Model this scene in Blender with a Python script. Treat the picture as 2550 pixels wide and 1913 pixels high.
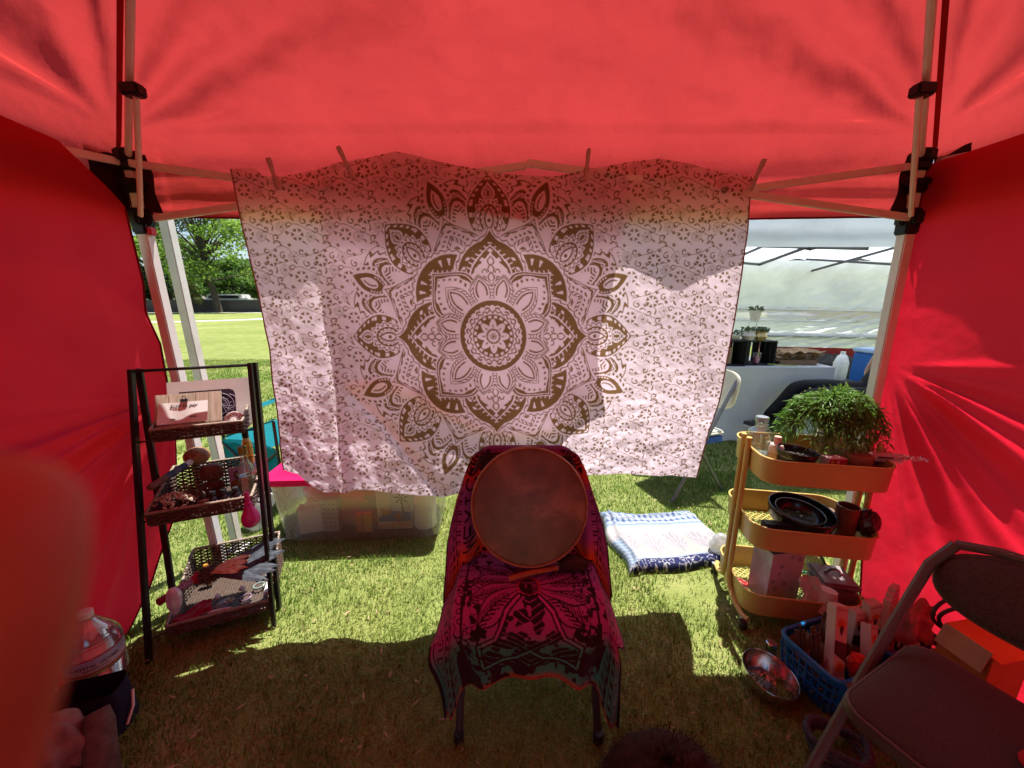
import bpy, bmesh, math, random
import numpy as np
from mathutils import Vector, Matrix, Euler, noise
random.seed(7)
RNG = np.random.default_rng(7)
PI = math.pi
for o in list(bpy.data.objects):
    bpy.data.objects.remove(o)
SC = bpy.context.scene
COL = SC.collection

# ---------------------------------------------------------------- camera
FPX, PITCH, CAMZ = 920.0, math.radians(12.8), 1.35
cam_d = bpy.data.cameras.new('camera')
cam_d.sensor_width = 36.0
cam_d.lens = 36.0 * FPX / 2550.0
cam_d.clip_start = 0.005
cam_d.clip_end = 1000.0
cam_d.dof.use_dof = True
cam_d.dof.focus_distance = 1.7
cam_d.dof.aperture_fstop = cam_d.lens / 2.3
cam = bpy.data.objects.new('camera', cam_d)
COL.objects.link(cam)
cam.location = (0, 0, CAMZ)
cam.rotation_euler = (PI / 2 - PITCH, 0, 0)
SC.camera = cam

# ---------------------------------------------------------------- sky and sun
SUN_OFF = Vector((0.16, 0.285, 1.0)).normalized()      # direction towards the sun
SUN_EL = math.asin(SUN_OFF.z)
SUN_AZ = math.atan2(SUN_OFF.x, SUN_OFF.y)
world = bpy.data.worlds.new('World')
SC.world = world
world.use_nodes = True
wn = world.node_tree.nodes
wl = world.node_tree.links
bg = wn['Background']
sky = wn.new('ShaderNodeTexSky')
sky.sky_type = 'NISHITA'
sky.sun_disc = False
sky.sun_elevation = SUN_EL
sky.sun_rotation = SUN_AZ
sky.dust_density = 1.2
wl.new(sky.outputs[0], bg.inputs[0])
bg.inputs[1].default_value = 0.085
sun_d = bpy.data.lights.new('sun', 'SUN')
sun_d.energy = 5.0
sun_d.angle = math.radians(0.53)
sun_d.color = (1.0, 0.95, 0.87)
sun = bpy.data.objects.new('sun', sun_d)
COL.objects.link(sun)
sun.rotation_euler = SUN_OFF.to_track_quat('Z', 'Y').to_euler()

SC.view_settings.view_transform = 'Standard'
SC.view_settings.look = 'None'
SC.view_settings.exposure = 1.05
SC.view_settings.gamma = 1.0
SC.render.engine = 'CYCLES'
cy = SC.cycles
cy.use_denoising = True
cy.use_adaptive_sampling = True
cy.adaptive_threshold = 0.02
cy.max_bounces = 8
cy.diffuse_bounces = 4
cy.glossy_bounces = 3
cy.transmission_bounces = 6
cy.transparent_max_bounces = 8
cy.sample_clamp_indirect = 6.0
cy.caustics_reflective = False
cy.caustics_refractive = False

# ---------------------------------------------------------------- helpers
CP, SP = math.cos(PITCH), math.sin(PITCH)
def at(px, py, Y=None, Z=None, X=None):
    """world point seen at photo pixel (2550 wide) lying on plane y=Y, z=Z or x=X"""
    a, b = (px - 1275) / FPX, (956.5 - py) / FPX
    d = Vector((a, CP + b * SP, b * CP - SP))
    t = Y / d.y if Y is not None else ((Z - CAMZ) / d.z if Z is not None else X / d.x)
    return Vector((0, 0, CAMZ)) + d * t

def new_mat(name):
    m = bpy.data.materials.new(name)
    m.use_nodes = True
    n = m.node_tree.nodes
    return m, n, m.node_tree.links, n['Principled BSDF']

MATS = {}
def mat(name, col, rough=0.6, metal=0.0, var=0.18, scale=30.0, bump=0.0, bscale=None, spec=0.35, col2=None, detail=4.0, stretch=None, coat=0.0):
    """principled surface whose colour wanders between two tones, with optional fine relief"""
    if name in MATS:
        return MATS[name]
    m, n, l, p = new_mat(name)
    c1 = np.array(col[:3], float)
    c2 = np.array(col2[:3], float) if col2 is not None else c1 * (1 - var)
    tc = n.new('ShaderNodeTexCoord')
    mp = n.new('ShaderNodeMapping')
    if stretch:
        mp.inputs['Scale'].default_value = stretch
    l.new(tc.outputs['Object'], mp.inputs[0])
    nz = n.new('ShaderNodeTexNoise')
    nz.inputs['Scale'].default_value = scale
    nz.inputs['Detail'].default_value = detail
    l.new(mp.outputs[0], nz.inputs['Vector'])
    rp = n.new('ShaderNodeValToRGB')
    rp.color_ramp.elements[0].position = 0.35
    rp.color_ramp.elements[0].color = (*c2, 1)
    rp.color_ramp.elements[1].position = 0.65
    rp.color_ramp.elements[1].color = (*c1, 1)
    l.new(nz.outputs[0], rp.inputs[0])
    l.new(rp.outputs[0], p.inputs['Base Color'])
    p.inputs['Roughness'].default_value = rough
    p.inputs['Metallic'].default_value = metal
    p.inputs['Specular IOR Level'].default_value = spec
    p.inputs['Coat Weight'].default_value = coat
    if bump:
        nb = n.new('ShaderNodeTexNoise')
        nb.inputs['Scale'].default_value = bscale or scale * 4
        nb.inputs['Detail'].default_value = 5
        l.new(mp.outputs[0], nb.inputs['Vector'])
        bp = n.new('ShaderNodeBump')
        bp.inputs['Strength'].default_value = bump
        bp.inputs['Distance'].default_value = 0.01
        l.new(nb.outputs[0], bp.inputs['Height'])
        l.new(bp.outputs[0], p.inputs['Normal'])
    MATS[name] = m
    return m

def cloth_mat(name, col, tcol, fac, attr=False, bump=0.25, bscale=60.0, rough=0.8, sheen=0.0, glow=0.0, crinkle=None, bdist=0.01):
    """woven cloth: diffuse on the lit side, light soaking through to the other"""
    m, n, l, p = new_mat(name)
    out = n['Material Output']
    p.inputs['Roughness'].default_value = rough
    p.inputs['Specular IOR Level'].default_value = 0.15
    p.inputs['Sheen Weight'].default_value = sheen
    tr = n.new('ShaderNodeBsdfTranslucent')
    mx = n.new('ShaderNodeMixShader')
    mx.inputs[0].default_value = fac
    tc = n.new('ShaderNodeTexCoord')
    nz = n.new('ShaderNodeTexNoise')
    nz.inputs['Scale'].default_value = 3.0
    nz.inputs['Detail'].default_value = 6.0
    l.new(tc.outputs['Object'], nz.inputs['Vector'])
    mr = n.new('ShaderNodeMapRange')
    mr.inputs['From Min'].default_value = 0.3
    mr.inputs['From Max'].default_value = 0.7
    mr.inputs['To Min'].default_value = 0.88
    mr.inputs['To Max'].default_value = 1.06
    l.new(nz.outputs[0], mr.inputs[0])
    def tint(c):
        v = n.new('ShaderNodeVectorMath')
        v.operation = 'SCALE'
        l.new(mr.outputs[0], v.inputs['Scale'])
        if attr:
            a = n.new('ShaderNodeVertexColor')
            a.layer_name = 'Col'
            w = n.new('ShaderNodeVectorMath')
            w.operation = 'MULTIPLY'
            l.new(a.outputs['Color'], w.inputs[0])
            w.inputs[1].default_value = c
            l.new(w.outputs[0], v.inputs[0])
        else:
            v.inputs[0].default_value = c
        return v.outputs[0]
    l.new(tint(col), p.inputs['Base Color'])
    l.new(tint(tcol), tr.inputs['Color'])
    nb = n.new('ShaderNodeTexNoise')
    nb.inputs['Scale'].default_value = bscale
    nb.inputs['Detail'].default_value = 6
    mp = n.new('ShaderNodeMapping')
    if crinkle:
        mp.inputs['Scale'].default_value = crinkle
    l.new(tc.outputs['Object'], mp.inputs[0])
    l.new(mp.outputs[0], nb.inputs['Vector'])
    bp = n.new('ShaderNodeBump')
    bp.inputs['Strength'].default_value = bump
    bp.inputs['Distance'].default_value = bdist
    l.new(nb.outputs[0], bp.inputs['Height'])
    l.new(bp.outputs[0], p.inputs['Normal'])
    l.new(bp.outputs[0], tr.inputs['Normal'])
    back = tr.outputs[0]
    if glow:                                            # thin nylon also lets light on nearly straight, in a broad lobe
        rf = n.new('ShaderNodeBsdfRefraction')
        rf.inputs['Roughness'].default_value = 0.7
        rf.inputs['IOR'].default_value = 1.02
        l.new(tint(tcol), rf.inputs['Color'])
        l.new(bp.outputs[0], rf.inputs['Normal'])
        m2 = n.new('ShaderNodeMixShader')
        m2.inputs[0].default_value = glow
        l.new(tr.outputs[0], m2.inputs[1])
        l.new(rf.outputs[0], m2.inputs[2])
        back = m2.outputs[0]
    l.new(p.outputs[0], mx.inputs[1])
    l.new(back, mx.inputs[2])
    l.new(mx.outputs[0], out.inputs['Surface'])
    MATS[name] = m
    return m

def attr_mat(name, rough=0.7, bump=0.0, bscale=200.0, spec=0.3, metal=0.0):
    if name in MATS:
        return MATS[name]
    m, n, l, p = new_mat(name)
    a = n.new('ShaderNodeVertexColor')
    a.layer_name = 'Col'
    tc = n.new('ShaderNodeTexCoord')
    nz = n.new('ShaderNodeTexNoise')
    nz.inputs['Scale'].default_value = bscale
    nz.inputs['Detail'].default_value = 4
    l.new(tc.outputs['Object'], nz.inputs['Vector'])
    mr = n.new('ShaderNodeMapRange')
    mr.inputs['To Min'].default_value = 0.8
    mr.inputs['To Max'].default_value = 1.15
    l.new(nz.outputs[0], mr.inputs[0])
    v = n.new('ShaderNodeVectorMath')
    v.operation = 'SCALE'
    l.new(a.outputs['Color'], v.inputs[0])
    l.new(mr.outputs[0], v.inputs['Scale'])
    l.new(v.outputs[0], p.inputs['Base Color'])
    p.inputs['Roughness'].default_value = rough
    p.inputs['Specular IOR Level'].default_value = spec
    p.inputs['Metallic'].default_value = metal
    if bump:
        bp = n.new('ShaderNodeBump')
        bp.inputs['Strength'].default_value = bump
        bp.inputs['Distance'].default_value = 0.005
        l.new(nz.outputs[0], bp.inputs['Height'])
        l.new(bp.outputs[0], p.inputs['Normal'])
    MATS[name] = m
    return m

def glass_mat(name, col=(1, 1, 1), opac=0.12, rough=0.05, haze=0.0):
    """thin clear plastic or glass: mostly see-through, a sheen at glancing angles, a little milkiness"""
    if name in MATS:
        return MATS[name]
    m, n, l, p = new_mat(name)
    out = n['Material Output']
    t = n.new('ShaderNodeBsdfTransparent')
    t.inputs[0].default_value = (*col, 1)
    g = n.new('ShaderNodeBsdfGlossy')
    g.inputs['Roughness'].default_value = rough
    lw = n.new('ShaderNodeLayerWeight')
    lw.inputs[0].default_value = 0.25
    d = n.new('ShaderNodeMixShader')
    df = n.new('ShaderNodeBsdfDiffuse')
    df.inputs[0].default_value = (*[min(1, c * 0.85) for c in col], 1)
    tl = n.new('ShaderNodeBsdfTranslucent')
    tl.inputs[0].default_value = (*[min(1, c * 0.85) for c in col], 1)
    dm = n.new('ShaderNodeMixShader')
    dm.inputs[0].default_value = 0.5
    l.new(df.outputs[0], dm.inputs[1])
    l.new(tl.outputs[0], dm.inputs[2])
    d.inputs[0].default_value = haze
    l.new(t.outputs[0], d.inputs[1])
    l.new(dm.outputs[0], d.inputs[2])
    mr = n.new('ShaderNodeMapRange')
    mr.inputs['To Min'].default_value = opac * 0.4
    mr.inputs['To Max'].default_value = 0.75
    l.new(lw.outputs['Facing'], mr.inputs[0])
    x = n.new('ShaderNodeMixShader')
    l.new(mr.outputs[0], x.inputs[0])
    l.new(d.outputs[0], x.inputs[1])
    l.new(g.outputs[0], x.inputs[2])
    l.new(x.outputs[0], out.inputs['Surface'])
    MATS[name] = m
    return m

class MB:
    """collects shapes into one mesh"""
    def __init__(s):
        s.v, s.f = [], []
    def add(s, vs, fs, M=None):
        b = len(s.v)
        s.v += [tuple(M @ Vector(v)) if M else tuple(v) for v in vs]
        s.f += [tuple(i + b for i in f) for f in fs]
        return s
    def box(s, c, d, M=None, rot=None):
        x, y, z = d[0] / 2, d[1] / 2, d[2] / 2
        vs = [Vector((i * x, j * y, k * z)) for i in (-1, 1) for j in (-1, 1) for k in (-1, 1)]
        if rot is not None:
            R = Euler(rot).to_matrix()
            vs = [R @ v for v in vs]
        vs = [v + Vector(c) for v in vs]
        return s.add(vs, [(0, 1, 3, 2), (4, 6, 7, 5), (0, 4, 5, 1), (2, 3, 7, 6), (0, 2, 6, 4), (1, 5, 7, 3)], M)
    def tube(s, pts, r, n=8, cap=True, M=None, closed=False, flat=1.0):
        P = [Vector(p) for p in pts]
        k = len(P)
        R = r if hasattr(r, '__len__') else [r] * k
        vs, fs = [], []
        up = Vector((0, 0, 1))
        prev = None
        for i in range(k):
            if closed:
                t = P[(i + 1) % k] - P[i - 1]
            else:
                t = P[min(i + 1, k - 1)] - P[max(i - 1, 0)]
            t = t.normalized() if t.length > 1e-9 else Vector((0, 0, 1))
            if prev is None:
                a = up if abs(t.dot(up)) < 0.95 else Vector((1, 0, 0))
                u = t.cross(a).normalized()
            else:
                u = (prev - t * prev.dot(t))
                u = u.normalized() if u.length > 1e-6 else t.orthogonal().normalized()
            prev = u
            w = t.cross(u)
            for j in range(n):
                an = 2 * PI * j / n
                vs.append(P[i] + (u * math.cos(an) + w * math.sin(an) * flat) * R[i])
        for i in range(k if closed else k - 1):
            for j in range(n):
                a, b = i * n + j, i * n + (j + 1) % n
                c = ((i + 1) % k) * n
                fs.append((a, b, c + (j + 1) % n, c + j))
        if cap and not closed:
            fs.append(tuple(range(n))[::-1])
            fs.append(tuple(range((k - 1) * n, k * n)))
        return s.add(vs, fs, M)
    def bar(s, a, b, w, h, M=None):
        """square bar from a to b, w across and h tall"""
        a, b = Vector(a), Vector(b)
        t = (b - a).normalized()
        u = t.cross(Vector((0, 0, 1)))
        u = u.normalized() if u.length > 1e-3 else Vector((1, 0, 0))
        q = u.cross(t)
        vs = [p + u * (i * w / 2) + q * (j * h / 2) for p in (a, b) for i, j in ((-1, -1), (1, -1), (1, 1), (-1, 1))]
        return s.add(vs, [(3, 2, 1, 0), (4, 5, 6, 7), (0, 1, 5, 4), (1, 2, 6, 5), (2, 3, 7, 6), (3, 0, 4, 7)], M)
    def lathe(s, prof, n=24, M=None, sx=1.0, sy=1.0):
        vs, fs = [], []
        for r, z in prof:
            for j in range(n):
                an = 2 * PI * j / n
                vs.append((r * math.cos(an) * sx, r * math.sin(an) * sy, z))
        for i in range(len(prof) - 1):
            for j in range(n):
                fs.append((i * n + j, i * n + (j + 1) % n, (i + 1) * n + (j + 1) % n, (i + 1) * n + j))
        if prof[0][0] > 1e-5:
            fs.append(tuple(range(n))[::-1])
        if prof[-1][0] > 1e-5:
            b = (len(prof) - 1) * n
            fs.append(tuple(range(b, b + n)))
        return s.add(vs, fs, M)
    def prism(s, poly, z0, z1, M=None):
        k = len(poly)
        vs = [(x, y, z0) for x, y in poly] + [(x, y, z1) for x, y in poly]
        fs = [tuple(range(k))[::-1], tuple(range(k, 2 * k))] + [(i, (i + 1) % k, k + (i + 1) % k, k + i) for i in range(k)]
        return s.add(vs, fs, M)
    def ball(s, c, r, n=12, m=8, M=None, jit=0.0):
        rx, ry, rz = r if hasattr(r, '__len__') else (r, r, r)
        vs, fs = [(c[0], c[1], c[2] - rz)], []
        for i in range(1, m):
            th = PI * i / m
            for j in range(n):
                an = 2 * PI * j / n
                q = 1 + (random.uniform(-jit, jit) if jit else 0)
                vs.append((c[0] + rx * q * math.sin(th) * math.cos(an), c[1] + ry * q * math.sin(th) * math.sin(an), c[2] - rz * q * math.cos(th)))
        vs.append((c[0], c[1], c[2] + rz))
        for j in range(n):
            fs.append((0, 1 + (j + 1) % n, 1 + j))
            fs.append((len(vs) - 1, 1 + (m - 2) * n + j, 1 + (m - 2) * n + (j + 1) % n))
        for i in range(m - 2):
            for j in range(n):
                fs.append((1 + i * n + j, 1 + i * n + (j + 1) % n, 1 + (i + 1) * n + (j + 1) % n, 1 + (i + 1) * n + j))
        return s.add(vs, fs, M)
    def build(s, name, m, parent=None, smooth=35, bevel=0.0, seg=2):
        me = bpy.data.meshes.new(name)
        me.from_pydata(s.v, [], s.f)
        if bevel:
            b = bmesh.new()
            b.from_mesh(me)
            bmesh.ops.bevel(b, geom=[e for e in b.edges if len(e.link_faces) == 2 and e.calc_face_angle(0) > 0.6], offset=bevel, segments=seg, affect='EDGES', clamp_overlap=True)
            b.to_mesh(me)
            b.free()
        return link(name, me, m, parent, smooth)

def link(name, me, m, parent=None, smooth=35):
    me.update()
    if smooth:
        me.polygons.foreach_set('use_smooth', [True] * len(me.polygons))
        if smooth < 180:
            me.set_sharp_from_angle(angle=math.radians(smooth))
    me.materials.append(m)
    o = bpy.data.objects.new(name, me)
    COL.objects.link(o)
    if parent is not None:
        o.parent = parent
    return o

def sheet(name, pts, m, parent=None, cols=None, closed=False):
    """grid of points (rows, columns, 3) as one smooth sheet, with optional printed colours"""
    nr, nc = pts.shape[:2]
    v = pts.reshape(-1, 3).astype(np.float32)
    i = np.arange(nr * nc).reshape(nr, nc)
    if closed:
        i = np.concatenate([i, i[:, :1]], 1)
    f = np.stack([i[:-1, :-1], i[:-1, 1:], i[1:, 1:], i[1:, :-1]], -1).reshape(-1, 4)
    me = raw_mesh(name, v, f)
    if cols is not None:
        set_cols(me, cols.reshape(-1, 3))
    return link(name, me, m, parent, 180)

def raw_mesh(name, v, f):
    me = bpy.data.meshes.new(name)
    k = f.shape[1]
    me.vertices.add(len(v))
    me.vertices.foreach_set('co', np.asarray(v, np.float32).ravel())
    me.loops.add(f.size)
    me.loops.foreach_set('vertex_index', f.astype(np.int32).ravel())
    me.polygons.add(len(f))
    me.polygons.foreach_set('loop_start', np.arange(0, f.size, k, dtype=np.int32))
    me.polygons.foreach_set('loop_total', np.full(len(f), k, np.int32))
    me.update(calc_edges=True)
    return me

def set_cols(me, c):
    a = me.color_attributes.new('Col', 'FLOAT_COLOR', 'POINT')
    q = np.ones((len(c), 4), np.float32)
    q[:, :3] = c
    a.data.foreach_set('color', q.ravel())

def tag(o, label, cat, group=None, kind=None):
    if label:
        o['label'] = label
    if cat:
        o['category'] = cat
    if group:
        o['group'] = group
    if kind:
        o['kind'] = kind
    return o

def thing(name, label, cat, loc=(0, 0, 0), rz=0.0, group=None, rot=None):
    o = bpy.data.objects.new(name, None)
    o.empty_display_size = 0.05
    COL.objects.link(o)
    o.location = loc
    o.rotation_euler = rot if rot is not None else (0, 0, rz)
    return tag(o, label, cat, group)

def solo(mb, name, m, label, cat, loc=(0, 0, 0), rz=0.0, group=None, rot=None, smooth=35, bevel=0.0):
    o = mb.build(name, m, None, smooth, bevel)
    o.location = loc
    o.rotation_euler = rot if rot is not None else (0, 0, rz)
    return tag(o, label, cat, group)

def copy_tree(o, parent=None):
    c = o.copy()
    COL.objects.link(c)
    c.parent = parent
    for ch in o.children:
        copy_tree(ch, c)
    return c

def lettering(txt, size, m, parent, M, name='lettering', shear=0.0, align='CENTER', depth=0.0004, bold=0.0):
    cu = bpy.data.curves.new(name, 'FONT')
    cu.body = txt
    cu.size = size
    cu.shear = shear
    cu.align_x = align
    cu.align_y = 'CENTER'
    cu.extrude = depth
    cu.offset = bold
    cu.resolution_u = 3
    t = bpy.data.objects.new('tmp', cu)
    COL.objects.link(t)
    me = bpy.data.meshes.new_from_object(t.evaluated_get(bpy.context.evaluated_depsgraph_get()))
    bpy.data.objects.remove(t)
    me.transform(M)
    me.materials.clear()
    return link(name, me, m, parent, 0)

def fbm(x, y, z=0.0, octv=4):
    """cheap smooth value noise on arrays"""
    x, y = np.broadcast_arrays(np.asarray(x, float), np.asarray(y, float))
    out = np.zeros(x.shape)
    amp, tot = 1.0, 0.0
    for k in range(octv):
        xi, yi = np.floor(x).astype(np.int64), np.floor(y).astype(np.int64)
        fx, fy = x - xi, y - yi
        fx, fy = fx * fx * (3 - 2 * fx), fy * fy * (3 - 2 * fy)
        def h(a, b):
            n = (a * 374761393 + b * 668265263 + int(z * 1013 + k * 7919)) & 0x7fffffff
            n = ((n ^ (n >> 13)) * 1274126177) & 0x7fffffff
            return ((n ^ (n >> 16)) & 0xffff) / 32767.5 - 1
        out += amp * ((h(xi, yi) * (1 - fx) + h(xi + 1, yi) * fx) * (1 - fy) + (h(xi, yi + 1) * (1 - fx) + h(xi + 1, yi + 1) * fx) * fy)
        tot += amp
        amp *= 0.5
        x, y = x * 2.03 + 17.1, y * 2.03 + 5.7
    return out / tot

def sm(a, b, x):
    t = np.clip((x - a) / (b - a), 0, 1)
    return t * t * (3 - 2 * t)

def segd(x, y, pts):
    """distance from arrays x, y to a polyline"""
    d = np.full(np.shape(x), 1e9)
    for (ax, ay), (bx, by) in zip(pts[:-1], pts[1:]):
        vx, vy = bx - ax, by - ay
        t = np.clip(((x - ax) * vx + (y - ay) * vy) / (vx * vx + vy * vy + 1e-12), 0, 1)
        d = np.minimum(d, np.hypot(x - ax - t * vx, y - ay - t * vy))
    return d

WHITE_METAL = mat('white powder coated metal', (0.75, 0.75, 0.74), rough=0.4, var=0.08, scale=12)
BLACK_PLASTIC = mat('black moulded plastic', (0.018, 0.018, 0.02), rough=0.45, var=0.3)
BLACK_METAL = mat('black painted steel', (0.02, 0.019, 0.02), rough=0.4, var=0.3, scale=60)
INK = mat('dark printing ink', (0.04, 0.03, 0.035), rough=0.7)
# ================================================================ the ground
EXC = []                                                # spots where no blade grows
def lawn_cols(x, y):
    a = fbm(x * 0.9 + 3, y * 0.9, 1.0)
    b = fbm(x * 3.1, y * 3.1 + 9, 2.0)
    k = np.clip(0.26 + 0.8 * a + 0.4 * b, 0, 1)[..., None]
    g = np.array((0.125, 0.23, 0.030))
    s = np.array((0.36, 0.37, 0.10))
    return g * (1 - k) + s * k

m, n, l, p = new_mat('mown lawn soil and thatch')
tc = n.new('ShaderNodeTexCoord')
cr = []
for sc_, det in ((0.35, 5), (4.0, 6), (90.0, 3)):
    q = n.new('ShaderNodeTexNoise')
    q.inputs['Scale'].default_value = sc_
    q.inputs['Detail'].default_value = det
    l.new(tc.outputs['Object'], q.inputs['Vector'])
    cr.append(q)
mxa = n.new('ShaderNodeMath'); mxa.operation = 'ADD'
mxb = n.new('ShaderNodeMath'); mxb.operation = 'MULTIPLY_ADD'
l.new(cr[0].outputs[0], mxa.inputs[0]); l.new(cr[1].outputs[0], mxa.inputs[1])
l.new(cr[2].outputs[0], mxb.inputs[0]); mxb.inputs[1].default_value = 0.8
l.new(mxa.outputs[0], mxb.inputs[2])
rp = n.new('ShaderNodeValToRGB')
e = rp.color_ramp.elements
e[0].position = 1.05; e[0].color = (0.12, 0.155, 0.04, 1)
e[0].position = 0.30
e[1].position = 0.72; e[1].color = (0.42, 0.385, 0.18, 1)
x = rp.color_ramp.elements.new(0.5); x.color = (0.20, 0.24, 0.07, 1)
dv = n.new('ShaderNodeMath'); dv.operation = 'MULTIPLY'; dv.inputs[1].default_value = 0.36
l.new(mxb.outputs[0], dv.inputs[0]); l.new(dv.outputs[0], rp.inputs[0])
l.new(rp.outputs[0], p.inputs['Base Color'])
p.inputs['Roughness'].default_value = 0.95
p.inputs['Specular IOR Level'].default_value = 0.05
bp = n.new('ShaderNodeBump'); bp.inputs['Strength'].default_value = 0.6; bp.inputs['Distance'].default_value = 0.03
l.new(cr[2].outputs[0], bp.inputs['Height']); l.new(bp.outputs[0], p.inputs['Normal'])
GROUND = m
def grid_sheet(name, x0, x1, y0, y1, z, mtl):
    g = MB()
    g.add([(x0, y0, z), (x1, y0, z), (x1, y1, z), (x0, y1, z)], [(0, 1, 2, 3)])
    return g.build(name, mtl, None, 0)
lawn = grid_sheet('lawn', -260, 260, -60, 420, 0, GROUND)
tag(lawn, None, None, kind='structure')

def blades(name, x0, x1, y0, y1, dens, h, w, keep=None):
    k = int((x1 - x0) * (y1 - y0) * dens)
    x = RNG.uniform(x0, x1, k)
    y = RNG.uniform(y0, y1, k)
    ok = np.abs(x) < (y * 1.55 + 0.35)
    ok &= RNG.random(k) > 1.6 * np.clip(fbm(x * 2.4, y * 2.4, 9.0) - 0.12, 0, 0.5) + 0.9 * np.clip(fbm(x * 11, y * 11, 10.0) - 0.2, 0, 0.5)
    x, y = x[ok], y[ok]
    k = len(x)
    hh = h * RNG.uniform(0.45, 1.25, k) * (1 + 0.6 * fbm(x * 2.6, y * 2.6, 4.0) + 0.5 * np.clip(fbm(x * 9, y * 9, 6.0), 0, 1))
    an = RNG.uniform(0, 2 * PI, k)
    le = RNG.uniform(0.25, 1.25, k) * hh
    ww = w * RNG.uniform(0.6, 1.3, k)
    dx, dy = np.cos(an), np.sin(an)
    b0 = np.stack([x - dy * ww, y + dx * ww, np.zeros(k)], -1)
    b1 = np.stack([x + dy * ww, y - dx * ww, np.zeros(k)], -1)
    m0 = np.stack([x + dx * le * 0.35 - dy * ww * 0.8, y + dy * le * 0.35 + dx * ww * 0.8, hh * 0.6], -1)
    m1 = np.stack([x + dx * le * 0.35 + dy * ww * 0.8, y + dy * le * 0.35 - dx * ww * 0.8, hh * 0.6], -1)
    t = np.stack([x + dx * le, y + dy * le, hh], -1)
    v = np.stack([b0, b1, m1, m0, t], 1).reshape(-1, 3)
    i = np.arange(k)[:, None] * 5
    f = np.concatenate([i + np.array([[0, 1, 2]]), i + np.array([[0, 2, 3]]), i + np.array([[3, 2, 4]])], 0)
    me = raw_mesh(name, v, f)
    c = lawn_cols(x, y) * RNG.uniform(0.7, 1.5, (k, 1))
    dead = RNG.random(k) < 0.09
    c[dead] = np.array((0.46, 0.38, 0.19)) * RNG.uniform(0.7, 1.1, (dead.sum(), 1))
    c = np.repeat(c, 5, 0)
    set_cols(me, c)
    return link(name, me, BLADE, None, 0)
BLADE = cloth_mat('grass blade', (0.8, 0.8, 0.8), (0.75, 0.85, 0.5), 0.35, attr=True, bump=0.0, rough=0.55)
g = blades('grass', -2.4, 2.4, 0.45, 2.75, 13500, 0.023, 0.0016)
tag(g, 'short mown grass under and just behind the red tent', 'grass', kind='stuff')
g = blades('grass', -9.0, 5.0, 2.75, 8.5, 2000, 0.028, 0.0042)
tag(g, 'sunlit mown grass behind the hanging tapestry', 'grass', kind='stuff')
m = MB()
for k in range(260):                                    # dry clippings and leaf litter
    x, y = random.uniform(-1.5, 1.5), random.uniform(0.6, 2.4)
    a, L = random.uniform(0, 6.28), random.uniform(0.006, 0.022)
    h = random.uniform(0.012, 0.024)
    d = Vector((math.cos(a), math.sin(a), random.uniform(-0.2, 0.2))) * L
    e_ = Vector((-math.sin(a), math.cos(a), random.uniform(-0.3, 0.3))) * random.uniform(0.0012, 0.005)
    c = Vector((x, y, h))
    m.add([c - d, c + e_, c + d, c - e_], [(0, 1, 2, 3)])
tag(m.build('leaf_litter', mat('dry leaf litter', (0.42, 0.32, 0.18), rough=0.9, col2=(0.24, 0.15, 0.08), scale=3), None, 0), 'dry clippings and leaf litter scattered on the grass', 'litter', kind='stuff')

# ================================================================ the red pop-up tent
RED_ROOF = cloth_mat('red polyester canopy', (0.50, 0.045, 0.045), (0.53, 0.046, 0.042), 0.62, bump=0.9, bscale=5.0, rough=0.6, glow=0.5, crinkle=(1, 1, 0.6), bdist=0.03)
RED_WALL = cloth_mat('red polyester side wall', (0.52, 0.028, 0.045), (0.74, 0.015, 0.038), 0.60, bump=0.5, bscale=5.0, rough=0.55, bdist=0.025)
RED_HEM = cloth_mat('dark red hem', (0.22, 0.01, 0.025), (0.15, 0.01, 0.02), 0.3)
BLACK_PATCH = cloth_mat('black corner reinforcement', (0.025, 0.02, 0.02), (0.06, 0.012, 0.01), 0.4)
XL, XR, YB, YF = -1.49, 1.60, 1.556, -1.2
EAVE, VAL = 1.885, 1.67
PEAK = Vector((0.06, 0.28, 2.78))
tent = thing('pop_up_tent', 'red pop-up canopy tent with white folding frame that covers the whole scene', 'tent', (0, 0, 0))
CORN = [Vector((XL, YB, EAVE)), Vector((XR, YB, EAVE)), Vector((XR, YF, EAVE)), Vector((XL, YF, EAVE))]
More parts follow.
